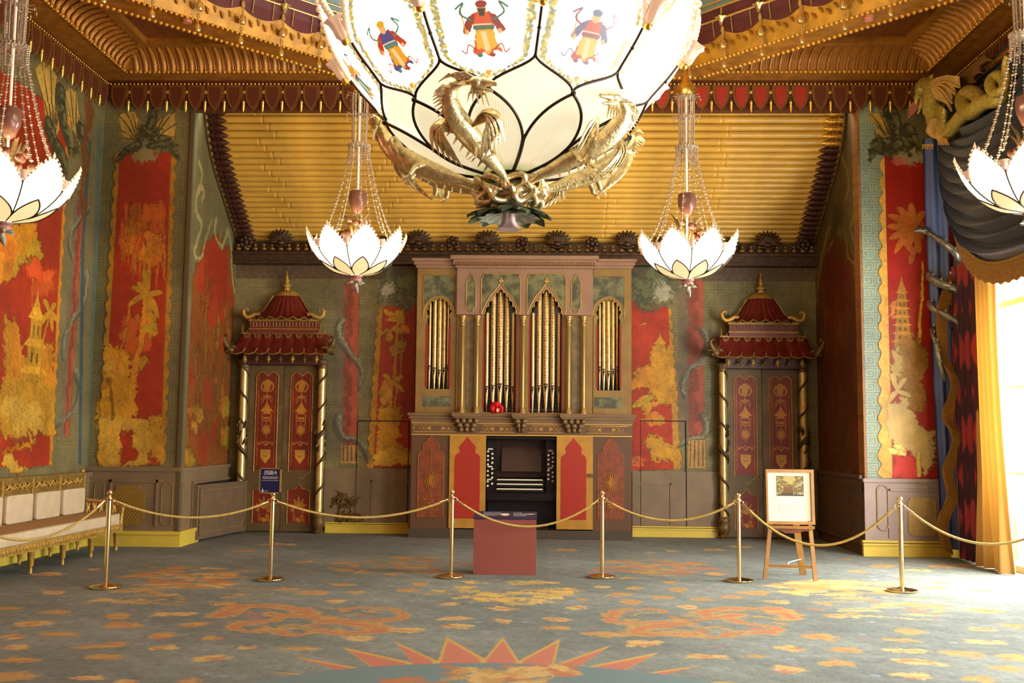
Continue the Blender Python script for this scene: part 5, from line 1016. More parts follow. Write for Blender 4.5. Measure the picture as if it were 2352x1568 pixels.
for m_ in (1078, 1322):
    h_ = [(m_-11, 705), (m_-11, 648), (m_-6, 643), (m_-6, 638), (m_, 628), (m_+6, 638), (m_+6, 643), (m_+11, 648), (m_+11, 705), (m_+5, 710), (m_+5, 716), (m_, 719), (m_-5, 716), (m_-5, 710)]
    MB().prism(op(h_, Y1), (0, Y1, 0), (1,0,0), (0,0,1), .006).build('painted_cartouche', MARB, og, smooth=False); frame_line(G, op(h_, Y1), (0, Y1-.006, 0), (1,0,0), (0,0,1), (0,-1,0), .012, .010)
    MB().box(ox(m_-9, YC), ox(m_+9, YC), YC-.008, YC, oz(940, YC), oz(735, YC)).build('olive_strip', mat('mottled_olive_strip', (0.42,0.34,0.20), .5, var=.3, vs=8) if m_ == 1078 else bpy.data.materials['mottled_olive_strip'], og, smooth=False)
G.build('gilt_outline', GLINE, og)
hb_ = [[(x, min(z, oz(726, YC)-.002)) for x, z in h] for h in holes]
MB().prism(op([(1046, 950), (1361, 950), (1361, 617), (1046, 617)], YC), (0, YC+.05, 0), (1,0,0), (0,0,1), .05, holes=holes).build('central_front', TOWER, og, smooth=False)
MB().prism(op([(1046, 726), (1361, 726), (1361, 617), (1046, 617)], YC), (0, YC, 0), (1,0,0), (0,0,1), .06, holes=[]) if False else None
up_ = [(1046, 617), (1046, 724), (1110, 724)] + cusp(1111, 1183, 718, 664, 10, True)[::-1] + [(1184, 724), (1216, 724)] + cusp(1217, 1289, 718, 664, 10, True)[::-1] + [(1290, 724), (1361, 724), (1361, 617)]
MB().prism(op(up_, YC), (0, YC, 0), (1,0,0), (0,0,1), .06).build('arcade', PINK, og, smooth=False)
MB().box(ox(1046, YC), ox(1046, YC)+.03, YC+.05, YB-.05, oz(950, YC), oz(617, YC)).box(ox(1361, YC)-.03, ox(1361, YC), YC+.05, YB-.05, oz(950, YC), oz(617, YC)).build('central_side', TOWER, og, smooth=False)
MB().box(ox(1050), ox(1357), YC+.20, YC+.23, oz(950), oz(618)).build('central_back', DARK, og, smooth=False)
MB().box(ox(1108), ox(1292), YC+.17, YC+.19, oz(917), oz(914)).box(ox(1108), ox(1292), YC+.17, YC+.19, oz(942), oz(938)).build('pipe_rack', mat('grey_rack', (0.30,0.26,0.22), .6), og, smooth=False)
for m_ in (1147, 1253):
    for i, dx in enumerate((-30.5, -16, 0, 15.5, 30)): pipe(m_+dx, YC+.10, (4.6, 5.9, 7.2, 5.9, 4.6)[i], (719, 677, 669, 677, 719)[i], (889, 886, 883, 886, 889)[i], 948, PM2)
    MB().box(ox(m_-39.5, YC), ox(m_-36, YC), YC-.004, YC+.05, oz(944, YC), oz(730, YC)).box(ox(m_+36, YC), ox(m_+39.5, YC), YC-.004, YC+.05, oz(944, YC), oz(730, YC)).build('red_reveal', bpy.data.materials['crimson_reveal'], og, smooth=False)
cm = MB(); zb_, zt_ = oz(949, YC), oz(727, YC); Rc = .026
cm.lathe([(.055,0),(.055,.02),(.04,.035),(.045,.06),(.03,.08),(Rc,.10),(Rc,zt_-zb_-.16),(.04,zt_-zb_-.15),(.04,zt_-zb_-.13),(.03,zt_-zb_-.11),(.03,zt_-zb_-.07),(.045,zt_-zb_-.055),(.04,zt_-zb_-.04),(.06,zt_-zb_-.02),(.06,zt_-zb_)], n=12); cmm = cm.mesh('colonnette', mat('gilt_colonnette', (0.72,0.58,0.32), .35, .5))
for x in (1060, 1094, 1200, 1305.5, 1340): inst(cmm, 'colonnette', og, (ox(x, YC-.05), YC-.06, zb_))
MB().box(ox(1042, YC), ox(1365, YC), YC-.12, YB-.05, oz(618, YC), oz(612, YC)).box(ox(1038, YC), ox(1368, YC), YC-.17, YB-.05, oz(612, YC), oz(601, YC)).box(ox(1032, YC), ox(1373, YC), YC-.23, YB-.05, oz(601, YC), oz(592, YC)).build('central_cornice', PINK, og, smooth=False)
lfm = MB()
for i in range(58): x = ox(1042, YC)+(ox(1365, YC)-ox(1042, YC))*(i+.5)/58; lfm.sph((x, YC-.155, oz(609, YC)), (.018,.03,.04), 6, 4)
stuff(lfm.build('leaf_moulding', mat('brown_gilt_moulding', (0.50,0.34,0.16), .45, .2), og))
rb = thing('fabric_rosette', (ox(1139, YC), YC-.03, zb_), 'small bright red fabric bundle at the foot of the left organ pipes', 'fabric bundle')
m = MB()
for k in range(12): a = k*2.4; m.sph((ox(1139, YC)+.055*math.cos(a), YC-.01+.02*math.sin(k), zb_+.08+.055*math.sin(a)), (.05,.04,.055), 8, 5)
m.tube([(ox(1139, YC)+.04, YC-.04, zb_+.12), (ox(1139, YC)+.1, YC-.05, zb_+.09), (ox(1139, YC)+.1, YC-.05, zb_+.01)], [.03,.03,.02], 6)
m.build('cloth_folds', mat('scarlet_cloth', (0.80,0.04,0.05), .7), rb); MB().bar((ox(1143, YC), YC-.06, zb_+.02), (ox(1143, YC), YC-.06, zb_+.07), .03).build('white_tag', IV, rb)
# ================================================================== CENTRAL CHANDELIER
def delin(c): return tuple(12.92*v if v <= .0031308 else 1.055*v**(1/2.4)-.055 for v in c)
PGILT = mat('pale_silvery_gilt', (0.88,0.79,0.58), 0.30, 0.8, var=.2, vs=22, bump=.6, bs=55); RIB = mat('dark_bronze_rib', (0.20,0.13,0.07), .4, .6); PEARL = mat('pearl_bead', (0.86,0.74,0.64), .25, emit=(1,.88,.74), es=.12)
def glow_mat(name, img=None, col=(1,.97,.9), es=4.0, tint=(1,.86,.62)):
    m = bpy.data.materials.new(name); m.use_nodes = True; nt = m.node_tree; b = nt.nodes['Principled BSDF']; b.inputs['Roughness'].default_value = .3
    b.inputs['Base Color'].default_value = (.16,.14,.11,1); b.inputs['Emission Strength'].default_value = es
    if img:
        t = nt.nodes.new('ShaderNodeTexImage'); t.image = img; nt.links.new(t.outputs[0], b.inputs['Emission Color'])
    else: b.inputs['Emission Color'].default_value = (*[a*c for a, c in zip(lin(col), tint)], 1)
    return m
BX, BY = BIGC.x, BIGC.y
PF = spline([(0.20,3.62,0),(0.55,3.70,0),(0.92,3.94,0),(1.10,4.18,0),(1.33,4.45,0),(1.48,4.74,0),(1.58,5.08,0)], 8)
def prof_(s):
    q = max(0, min(s, 6))*8; i = min(int(q), 47); t = q-i; a, b = PF[i], PF[i+1]; return a.x+(b.x-a.x)*t, a.y+(b.y-a.y)*t
def bp(phi, s, off=0.0):
    R, z = prof_(s); R2, z2 = prof_(s+.1); R1, z1 = prof_(s-.1); n = Vector((z2-z1, -(R2-R1))).normalized()
    R += n.x*off; z += n.y*off; a = math.radians(phi); return Vector((BX+R*math.sin(a), BY-R*math.cos(a), z))
EP = 4.0
def dim(c, e=EP*1.9): return delin(tuple(v/e for v in lin(c)))
def figure(c, k):
    """robed figure standing on a glass panel, loose brushwork"""
    pal = [((0.86,0.30,0.12),(0.93,0.72,0.15),(0.55,0.10,0.14),(0.20,0.45,0.40)), ((0.25,0.28,0.62),(0.92,0.65,0.15),(0.75,0.18,0.12),(0.30,0.55,0.50)), ((0.80,0.30,0.32),(0.92,0.78,0.40),(0.35,0.40,0.65),(0.55,0.30,0.45)), ((0.90,0.60,0.25),(0.35,0.60,0.62),(0.93,0.80,0.45),(0.35,0.35,0.6))][k]
    A, B, D, E_ = [dim(p) for p in pal]; SK = dim((0.93,0.72,0.52)); BKc = dim((0.15,0.12,0.15))
    c.poly(sp2([(-.05,.515),(.05,.515),(.10,.48),(.085,.41),(.075,.37),(.11,.28),(.17,.19),(.08,.20),(.03,.17),(-.03,.21),(-.09,.175),(-.14,.20),(-.10,.29),(-.075,.37),(-.085,.41),(-.10,.48),(-.05,.515)],3), A, rag=.010)
    c.poly(sp2([(-.07,.37),(.075,.37),(.10,.29),(.145,.23),(.06,.22),(.02,.19),(-.04,.25),(-.09,.23),(-.07,.37)],3), B, rag=.01); c.poly([(-.03,.37),(.02,.37),(.05,.22),(.0,.20)], dim((0.96,0.86,0.72)))
    c.poly(sp2([(-.05,.51),(-.11,.50),(-.165,.43),(-.19,.35),(-.13,.36),(-.09,.42),(-.05,.51)],3), D, rag=.006); c.poly(sp2([(.05,.51),(.11,.50),(.16,.44),(.20,.38),(.13,.37),(.09,.42),(.05,.51)],3), D, rag=.006)
    c.stroke([(-.08,.40),(.09,.40)], .03, E_); c.stroke([(-.08,.425),(.08,.425)], .012, dim((0.9,0.85,0.8)))
    c.ell((0,.55), .042, .05, SK); c.ell((0,.585), .05, .03, D if k != 1 else dim((0.90,0.68,0.15)))
    if k == 0: c.poly([(-.035,.55),(.035,.55),(.02,.49),(-.02,.49)], BKc)
    c.ell((-.155,.37), .022, .022, SK); c.ell((.15,.37), .022, .022, SK); c.stroke([(-.165,.36),(-.18,.56)], .013, dim((0.90,0.62,0.15)))
    for s in (-1, 1): c.stroke(sp2([(s*.10,.46),(s*.19,.52),(s*.15,.60),(s*.22,.56)]), .018, E_); c.stroke(sp2([(s*.09,.22),(s*.16,.27),(s*.2,.2),(s*.24,.23)]), .012, D)
    c.ell((-.06,.175), .03, .018, E_); c.ell((.07,.175), .03, .018, D)
def fig_shift(c, k):
    t = Canvas(-.5, 0, .5, .75, 260, (1,1,1)); figure(t, k); d = int(.12*c.p); b = c.a[d:d+t.h]; np.minimum(b, t.a, out=b)
def panel_art(k, v):
    c = Canvas(-.5, 0, .5, 1.5, 260, (1,1,1)); r = random.Random(k*7+v)
    pass
    def bord(off, n, cols):
        for i in range(n):
            t = i/n; s = 2.3+t*3.7
            w = halfw(s)/36-off
            if w < .02: continue
            for sg in (-1, 1): c.ell((sg*w+r.uniform(-.015, .015), t*1.5+r.uniform(-.01, .01)), .019, .016, dim(r.choice(cols)), rag=.008, al=.9)
    bord(.07, 110, [(0.62,0.66,0.45),(0.80,0.70,0.35),(0.55,0.60,0.62)]); bord(.10, 90, [(0.85,0.78,0.45),(0.60,0.62,0.50)])
    fig_shift(c, k)
    c.stroke([(0,.06),(0,.13)], .012, dim((0.75,0.68,0.25))); c.ell((0,.135), .045, .025, dim((0.94,0.66,0.22)), rag=.012)
    for s in (-1, 1): c.stroke(sp2([(0,.05),(s*.05,.08),(s*.06,.05)]), .007, dim((0.55,0.60,0.30)))
    c.a[:] = c.a*np.array([1, .985, .93], np.float32) if False else c.a
    return c
def halfw(s):
    if s < 3.05: t = (s-2.3)/.75; return 18*(t*t*(3-2*t)*.75+.25*t)
    if s < 4.05: return 18
    return 18*(1-((s-4.05)/1.95)**1.25)
def petw(s):
    t = max(0, (s-1.1)/1.15); return 18*max(0, 1-t**1.7)
ch = thing('lotus_chandelier', (BX, BY, 3.20), 'huge glowing lotus chandelier with painted glass panels and gilt dragons, hanging centre', 'chandelier')
MPET = None
def petal_art():
    c = Canvas(-.5, 0, .5, 1, 220, (0.98,0.93,0.74)); Y = np.linspace(0, 1, c.h)[:, None, None]
    c.a[:] = np.array((0.98,0.93,0.76))*np.clip(.93+.07*Y, 0, 1); g = np.clip(1-Y/.22, 0, 1); c.a[:] = c.a*(1-g*.75)+np.array((0.50,0.60,0.30))*g*.75
    for i in range(-14, 15): x = i/30; c.stroke([(x, .02), (x*.98, .94-abs(x)*.7)], .011, (0.74,0.50,0.34), .005, al=.6)
    c.stroke([(0,.0),(0,.72)], .028, (0.93,0.66,0.22), .006, al=.9)
    return c
M_LOW = glow_mat('lower_petal_glass', petal_art().image('petal_art'), es=.50); M_MID = glow_mat('mid_petal_glass', col=(1,.97,.86), es=.66, tint=(1,.92,.72))
pms = [glow_mat('painted_panel_glass_%d' % k, panel_art(k, 0).image('panel_art_%d' % k), es=EP) for k in range(4)]
for m_ in pms:
    nt = m_.node_tree; b = nt.nodes['Principled BSDF']; t = [n for n in nt.nodes if n.type == 'TEX_IMAGE'][0]; mx = nt.nodes.new('ShaderNodeMix'); mx.data_type = 'RGBA'; mx.blend_type = 'MULTIPLY'; mx.inputs[0].default_value = 1; mx.inputs[7].default_value = (1,.86,.60,1)
    nt.links.new(t.outputs[0], mx.inputs[6]); nt.links.new(mx.outputs[2], b.inputs['Emission Color'])
def petal(phi0, s0, s1, wf, off, nu=8, nv=14):
    b = MB(); uv = {}
    def P(u, v): s = s0+(s1-s0)*v; w = max(wf(s), .15); p = bp(phi0+(2*u-1)*w, s, off); uv[tuple(round(q, 5) for q in p)] = ((2*u-1)*w/36+.5, v); return p
    b.grid(P, nu, nv); return b, (lambda p: uv.get(tuple(round(q, 5) for q in p), (.5, .5)))
for k in range(10):
    ph = -7+36*k
    b, u = petal(ph, .05, 2.24, petw, .022); pt = b.build('lower_petal', M_LOW, ch, uvf=u)
    b, u = petal(ph+18, 1.1, 3.12, lambda s: 18, -.012, 6, 8); b.build('middle_petal', M_MID, ch, uvf=u)
    b, u = petal(ph, 2.3, 6, halfw, .0, 8, 22); pn = b.build('painted_panel', pms[[0,2,3,2,1,3,0,2,3,1][k]], ch, uvf=u)
    if k == 9: pass
    r = MB()
    for sg in (-1, 1): r.tube([bp(ph+sg*petw(s), s, .026) for s in [1.1+1.149*i/12 for i in range(13)]], .012, 6); r.tube([bp(ph+sg*halfw(s), s, .008) for s in np.linspace(2.31, 3.08, 10)], .011, 6)
    r.tube([bp(ph+18, s, .026) for s in np.linspace(.02, 1.3, 8)], .016, 6); r.tube([bp(ph+18, s, .008) for s in np.linspace(3.05, 4.1, 8)], .012, 6); r.sph(bp(ph, 2.27, .03), .022, 7, 5); r.sph(bp(ph+18, 3.6, .01), .018, 6, 4)
    r.build('bronze_rib', RIB, ch)
    bd = MB()
    for sg in (-1, 1):
        for s in np.linspace(4.12, 6, 17): bd.sph(bp(ph+sg*(halfw(s)+.2), s, .01), .030, 8, 5)
    stuff(bd.build('pearl_edging', PEARL, pn))
    a = bp(ph+18, 4.12, .05); d = Vector((math.sin(math.radians(ph+18))*.55, -math.cos(math.radians(ph+18))*.55, 1)).normalized(); Mq = d.to_track_quat('Z', 'Y').to_matrix()
    tl = MB().lathe([(.01,0),(.03,.015),(.05,.05),(.052,.10),(.06,.15),(.085,.19)], a, 24, flute=lambda t: 1+.10*math.cos(6*t), M=Mq); tl.build('tulip_shade', mat('blush_glass', (0.74,0.60,0.50), .25, emit=(1,.80,.66), es=.12) if k == 0 else bpy.data.materials['blush_glass'], ch)
    cl = MB().sph(a, .034, 8, 6); cl.build('tulip_calyx', GOLD, ch)
MB().lathe([(.12,3.56),(.21,3.585),(.215,3.63),(.16,3.66)], (BX, BY, 0), 30).build('bronze_ring', RIB, ch)
MB().tube([(BX,BY,3.36),(BX,BY,12.42)], .05, 12).build('stem', GOLD, ch)
MB().lathe([(.05,3.95),(.5,4.2),(.75,4.55),(.78,4.6),(.5,4.6),(.05,4.7)], (BX, BY, 0), 24).build('inner_reflector', mat('white_reflector', (0.9,0.86,0.75), .5), ch)
# knotted gilt collar, leaf rosette and bell flower
kn = MB(); rr = random.Random(8)
for row, (R, z, n) in enumerate(((.25,3.50,9),(.235,3.41,9))):
    for i in range(n):
        a = 2*PI*(i+.5*row)/n; c0 = Vector((BX+R*math.cos(a), BY+R*math.sin(a), z)); t = Vector((-math.sin(a), math.cos(a), 0)); up = Vector((math.cos(a)*.3, math.sin(a)*.3, 1)).normalized(); tl = rr.uniform(-.6, .6)
        kn.tube([c0+(t*math.cos(q+tl)*.085+up*math.sin(q)*.055)+Vector((math.cos(a), math.sin(a), 0))*.035*math.sin(2*q) for q in np.linspace(0, 2*PI, 17)[:-1]], .026, 9, closed=True)
kn.sph((BX, BY, 3.46), (.19,.19,.12), 14, 8); kn.build('knotted_collar', PGILT, ch)
GREEN = mat('bottle_green_leaf', (0.30,0.36,0.26), .35, var=.2, vs=8); GREY = mat('veined_pale_leaf', (0.58,0.58,0.50), .4, var=.35, vs=18)
lf = MB(); L = [(.03,0,.05),(.12,-.005,.075),(.22,-.03,.085),(.30,-.055,.06),(.345,-.085,.004)]
lf.grid(lambda u, v: (L[round(v*4)][0], (2*u-1)*L[round(v*4)][2], L[round(v*4)][1]-.015*abs(2*u-1)**2), 4, 4); lf.grid(lambda u, v: (L[round(v*4)][0], (1-2*u)*L[round(v*4)][2], L[round(v*4)][1]-.012-.015*abs(2*u-1)**2), 4, 4)
lfm = lf.mesh('rosette_leaf', GREEN)
for i in range(11): inst(lfm, 'rosette_leaf', ch, (BX, BY, 3.35-.012*(i % 2)), 2*PI*i/11)
MB().lathe([(.03,3.385),(.10,3.375),(.19,3.345),(.235,3.31),(.19,3.33),(.10,3.36),(.03,3.37)], (BX, BY, -.06), 40, flute=lambda a: 1+.08*math.cos(11*a)).build('veined_leaf_cup', GREY, ch)
MB().lathe([(.035,3.37),(.045,3.33),(.05,3.28),(.07,3.235),(.10,3.21)], (BX, BY, -.045), 30, flute=lambda a: 1+.10*math.cos(6*a)).build('bell_flower', mat('lilac_glass', (0.72,0.60,0.58), .25, var=.2, vs=20), ch)
# six gilt dragons springing from the collar
def cdragon(phi, flip):
    a = math.radians(phi); er = Vector((math.sin(a), -math.cos(a), 0)); et = Vector((math.cos(a), math.sin(a), 0))*flip
    def P(r, t, z): return Vector((BX, BY, 0))+er*r+et*t+Vector((0,0,z))
    bod = spline([P(*q) for q in ((.24,.06,3.48),(.36,.04,3.54),(.50,.01,3.59),(.64,-.03,3.65),(.77,-.08,3.71),(.89,-.13,3.79),(.98,-.16,3.88),(1.03,-.15,3.96),(1.06,-.08,4.01),(1.08,.02,4.005))], 4)
    n = len(bod); rad = [.020+.066*math.sin(PI*min(1, i/n*1.05))**1.5 for i in range(n)]
    b = MB().tube(bod, rad, 12); o = b.build('gilt_dragon', PGILT, ch)
    for i in range(6, n, 1): pass
    h = MB(); hc = P(1.08,.06,4.0); h.sph(hc, (.055,.055,.042), 10, 6); h.tube([hc, P(1.08,.13,3.995), P(1.07,.21,3.98)], [.042,.03,.016], 7); h.tube([P(1.08,.06,3.965), P(1.08,.13,3.94), P(1.07,.18,3.93)], [.025,.018,.008], 6)
    for k in range(4): h.tube([P(1.08,.04-.03*k,4.03), P(1.10,-.02-.04*k,4.07), P(1.10,-.10-.04*k,4.08-.02*k)], [.018,.013,.003], 5)
    for k in range(5): h.tube([P(1.07,.03,3.97), P(1.09,.01+.03*k,3.91), P(1.09,.0+.04*k,3.86-.01*k)], [.014,.010,.003], 5)
    h.build('dragon_head', PGILT, o)
    m = MB()
    for i in range(8, n-1, 2):
        p = bod[i]; d = (bod[i]-bod[i-1]).normalized(); q = er*.6+Vector((0,0,-.3))-et*.9; q = (q-d*q.dot(d)).normalized(); m.tube([p+q*rad[i]*.6, p+q*(rad[i]+.05)-d*.03], [.022,.003], 4)
    for k in range(7): p = bod[n-14+k]; m.tube([p, p+er*.05-et*.05+Vector((0,0,.02)), p+er*.06-et*.11+Vector((0,0,-.02))], [.02,.016,.003], 5)
    stuff(m.build('dragon_mane', PGILT, o))
    for sd, root in ((-1, (.80,-.10,3.72)), (1, (.84,-.04,3.76))):
        w = MB()
        for k in range(6):
            f = k/5; r0, t0, z0 = root
            q = [P(r0, t0, z0), P(r0+.09, t0+sd*(.12+.05*f), z0+.08-.06*f), P(r0+.11-.06*f, t0+sd*(.23-.022*k), z0+.02-.12*f), P(r0+.02-.09*f, t0+sd*(.25-.04*k), z0-.13-.10*f)]
            w.tube(spline(q, 3), [.026,.033,.039,.042,.043,.042,.038,.030,.018,.004], 6, flat=.4)
        w.build('dragon_wing', PGILT, o)
    lg = MB()
    for t in (-.10, .04): lg.tube([P(.68,t-.02,3.68), P(.76,t+.04,3.63), P(.80,t+.07,3.56)], [.035,.025,.018], 6); [lg.tube([P(.80,t+.07,3.56), P(.84+.02*k,t+.05+.035*k,3.525)], [.012,.003], 4) for k in range(-1, 2)]
    stuff(lg.build('dragon_claws', PGILT, o))
for ph, fl_p in ((-14, 1), (50, -1), (112, 1), (172, 1), (-128, -1), (-84, 1)): cdragon(ph, fl_p)
# pomegranate lanterns carried on gilt branches above the rim
RUBY = mat('ruby_glass_scales', (0.50,0.10,0.07), .3, var=.4, vs=60, bump=.6, bs=90)
for ph in (-113, 113, 67-360, -67, 0, 180):
    if abs(ph) in (0, 67, 293): z = 5.55
    else: z = 5.03
    a = math.radians(ph); R = 1.36; p = Vector((BX+R*math.sin(a), BY-R*math.cos(a), z))
    l = MB().lathe([(.0,-.15),(.06,-.135),(.12,-.08),(.145,0),(.13,.08),(.09,.13),(.05,.17)], p, 20); l.build('pomegranate_lantern', RUBY, ch)
    MB().tube(spline([p+Vector((0,0,.16)), p+Vector((0,0,.5)), p*.5+Vector((BX,BY,z+1))*.5+Vector((0,0,.35)), Vector((BX,BY,z+.75))], 5), .018, 7).build('gilt_branch', GOLD, ch)
ch.location.z += .09
# ================================================================== SMALL CHANDELIERS
ES = 2.4
SG = glow_mat('small_bowl_glass', col=(1,.98,.92), es=ES, tint=(1,.88,.64)); SL = glow_mat('small_petal_glass', col=(0.98,.88,.66), es=.5, tint=(1,.92,.78))
CRY = mat('crystal_drop', (0.62,0.54,0.46), .06, 0, spec=1.0); PINKG = mat('rose_glass', (0.42,0.27,0.22), .2); WHR = mat('white_rod', (0.92,0.88,0.80), .4, emit=(1,.9,.75), es=.15)
SP = spline([(.06,.125,0),(.26,.175,0),(.43,.30,0),(.54,.45,0),(.60,.62,0)], 8)
def sb(phi, s, off=0.0):
    q = max(0, min(s, 4))*8; i = min(int(q), 31); t = q-i; R = SP[i].x+(SP[i+1].x-SP[i].x)*t; z = SP[i].y+(SP[i+1].y-SP[i].y)*t
    a = math.radians(phi); R += off; return Vector((R*math.sin(a), -R*math.cos(a), z-off*.5))
def small_chandelier(loc, label):
    t = thing('lotus_pendant', loc, label, 'chandelier', 'small lotus chandeliers')
    O = Vector(loc); sh = lambda b: [setattr(b, 'v', [v+O for v in b.v]), b][1]
    for k in range(8):
        ph = -2+22.5+45*k
        hw = lambda s: 22.5 if s < 2.5 else 22.5*(1-((s-2.5)/1.5)**1.3)
        b = MB().grid(lambda u, v: sb(ph+(2*u-1)*max(hw(4*v), .3), 4*v), 6, 14); pn = sh(b).build('bowl_petal', SG, t)
        e = MB()
        for sg in (-1, 1):
            for s in np.linspace(2.6, 4, 9): e.octa(sb(ph+sg*hw(s), s)+Vector((0,0,.012)), .016, .022)
        e.octa(sb(ph, 4)+Vector((0,0,.02)), .014, .04); stuff(sh(e).build('crystal_edging', PEARL, pn))
        lw_ = lambda s: 22.5*max(0, 1-max(0, (s-.7)/1.2)**1.7)
        b = MB().grid(lambda u, v: sb(ph+(2*u-1)*max(lw_(.02+1.87*v), .3), .02+1.87*v, .012), 5, 8); sh(b).build('lower_petal', SL, t)
        r = MB()
        for sg in (-1, 1): r.tube([sb(ph+sg*lw_(s), s, .015) for s in [.7+1.199*i/8 for i in range(9)]], .007, 5)
        r.tube([sb(ph+22.5, s, .012) for s in np.linspace(.02, 2.7, 12)], .0065, 5); sh(r).build('bronze_rib', RIB, t)
        fl2 = MB().lathe([(.0,0),(.02,.01),(.03,.04),(.045,.075)], sb(ph+22.5, 2.75, .01), 10); sh(fl2).build('flower_cup', bpy.data.materials['blush_glass'], t)
    sh(MB().lathe([(.0,.0),(.012,.02),(.05,.035),(.065,.05),(.07,.07),(.055,.09),(.075,.10),(.075,.115),(.03,.12)], n=24, flute=lambda a: 1+.06*math.cos(14*a))).build('ribbed_knop', mat('pink_white_knop', (0.62,0.42,0.36), .4, var=.3, vs=30) if 'pink_white_knop' not in bpy.data.materials else bpy.data.materials['pink_white_knop'], t)
    g = MB().tube([(0,0,.04),(.01,-.02,-.04),(.03,-.01,-.10)], [.012,.03,.004], 6)
    for k in range(6): a = k*1.05; g.tube([(0,0,.045),(.07*math.cos(a),.07*math.sin(a),.035),(.11*math.cos(a),.11*math.sin(a),.02)], [.006,.02,.002], 5)
    sh(g).build('leaf_finial', GREY, t)
    sh(MB().tube([(0,0,.1),(0,0,max(3.2, 6.9-loc[2]))], .012, 8)).build('suspension_rod', WHR, t)
    sh(MB().lathe([(.015,.86),(.06,.90),(.10,1.0),(.105,1.08),(.095,1.14),(.06,1.15)], n=18, flute=lambda a: 1+.06*math.cos(6*a))).build('rose_glass_bud', PINKG, t)
    lv = MB()
    for k in range(9):
        a = k*.7; R = .12+.05*(k % 3); lv.tube([(.03*math.cos(a), .03*math.sin(a), .55), (R*.6*math.cos(a), R*.6*math.sin(a), .72+.04*(k % 3)), (R*math.cos(a), R*math.sin(a), .84+.05*(k % 2))], [.012,.026,.003], 6, flat=.4)
    sh(lv).build('gilt_leaves', OLDGILT, t)
    fw = MB()
    for k in range(14): a = k*2.4; fw.sph((.20*math.cos(a)*(.5+.5*(k % 3)/2), .20*math.sin(a)*(.5+.5*(k % 3)/2), .62+.05*(k % 4)), (.04,.04,.035), 7, 5)
    stuff(sh(fw).build('glass_flowers', mat('mixed_glass_flowers', (0.50,0.36,0.24), .3, col2=(0.40,0.14,0.10), vs=14) if 'mixed_glass_flowers' not in bpy.data.materials else bpy.data.materials['mixed_glass_flowers'], t))
    sg_ = None
    for k in range(10):
        a = 2*PI*k/10
        s = MB()
        for i in range(44):
            f = i/43; R = .43-(.33)*f**.82; z = .60+1.10*f-.12*math.sin(PI*f)*.6; s.octa((R, 0, z), .010+.008*(i % 3 == 0)+.005*(f < .2), .013+.004*(i % 3 == 0))
        if sg_ is None: sg_ = s.mesh('bead_strand', CRY)
        inst(sg_, 'bead_strand', t, O, a)
    c2 = None
    for k in range(16):
        s = MB()
        for i in range(10): s.octa((.125, 0, 1.50+.021*i), .011, .013)
        for i in range(34): f = i/33; s.octa((.085+.012*f, 0, 1.72+.62*f), .010, .013)
        if c2 is None: c2 = s.mesh('crystal_column_strand', CRY)
        inst(c2, 'crystal_column_strand', t, O, 2*PI*k/16)
    cr_ = MB()
    for k in range(24): a = 2*PI*k/24; cr_.sph((.128*math.cos(a), .128*math.sin(a), 1.71), .014, 6, 4)
    cr_.lathe([(.12,1.69),(.128,1.70),(.12,1.71)], n=24)
    for z, R in ((2.08,.10),(2.33,.10)):
        cr_.lathe([(R-.01,z-.006),(R,z),(R-.01,z+.006)], n=24)
        for k in range(10): a = 2*PI*k/10; cr_.tube([(R*math.cos(a), R*math.sin(a), z), ((R+.07)*math.cos(a), (R+.07)*math.sin(a), z+.01)], .004, 4); cr_.octa(((R+.07)*math.cos(a), (R+.07)*math.sin(a), z-.03), .010, .022)
    sh(cr_).build('crystal_crown', CRY, t); sh(MB().lathe([(.09,2.34),(.13,2.42),(.04,2.55),(.02,2.7)], n=20)).build('top_cap', GOLD, t)
    return t
c0 = small_chandelier(SMALL[0], 'small lotus pendant chandelier hanging left of the organ, in front of the bamboo')
KID = {}
for o in bpy.data.objects:
    if o.parent: KID.setdefault(o.parent.name, []).append(o)
def cp_(o, par=None):
    n = o.copy(); COL.objects.link(n)
    if par: n.parent = par
    for ch_ in KID.get(o.name, []): cp_(ch_, n)
    return n
for i, lb in ((1, 'small lotus pendant chandelier hanging right of the organ, in front of the bamboo'), (2, 'small lotus pendant chandelier at the left edge, above the sofa'), (3, 'small lotus pendant chandelier at the right edge, in front of the blue swag')):
    n = cp_(c0); n.location = SMALL[i]; n['label'] = lb
# ================================================================== FURNITURE
SOFA_F, SOFA_B = -5.75, -6.36
so = thing('gilt_sofa', (-6.05, 11.8, 0), 'long carved gilt sofa with cream striped cushions along the left wall', 'sofa')
CRM = mat('cream_silk', (0.78,0.69,0.54), .7, bump=.1, bs=90, var=.06, vs=6); TAN = mat('tan_figured_silk', (0.64,0.48,0.26), .75, var=.2, vs=30, bump=.15, bs=60)
y0, y1 = 9.55, 13.92
ra = MB().box(SOFA_F-.03, SOFA_F+.02, y0, y1, .26, .36).box(SOFA_B, SOFA_B+.05, y0, y1, .26, .36).box(SOFA_B, SOFA_F, y1-.05, y1, .26, .36)
for i in range(60): y = y0+.03+i*(y1-y0)/60; ra.sph((SOFA_F+.02, y, .31), (.018,.03,.035), 6, 4)
ra.build('seat_rail', GILT, so)
def cushion(x0, x1, ya, yb, z0, z1, name, m, puff=.04):
    def P(u, v):
        a = 2*PI*u; t = v*PI-PI/2; e = .16
        sg = lambda q: math.copysign(abs(q)**e, q)
        return ((x0+x1)/2+(x1-x0)/2*sg(math.cos(t))*sg(math.cos(a)), (ya+yb)/2+(yb-ya)/2*sg(math.cos(t))*sg(math.sin(a)), (z0+z1)/2+(z1-z0)/2*sg(math.sin(t)))
    return MB().grid(P, 32, 14, cu=True).build(name, m, so)
W6 = (y1-y0-.1)/6
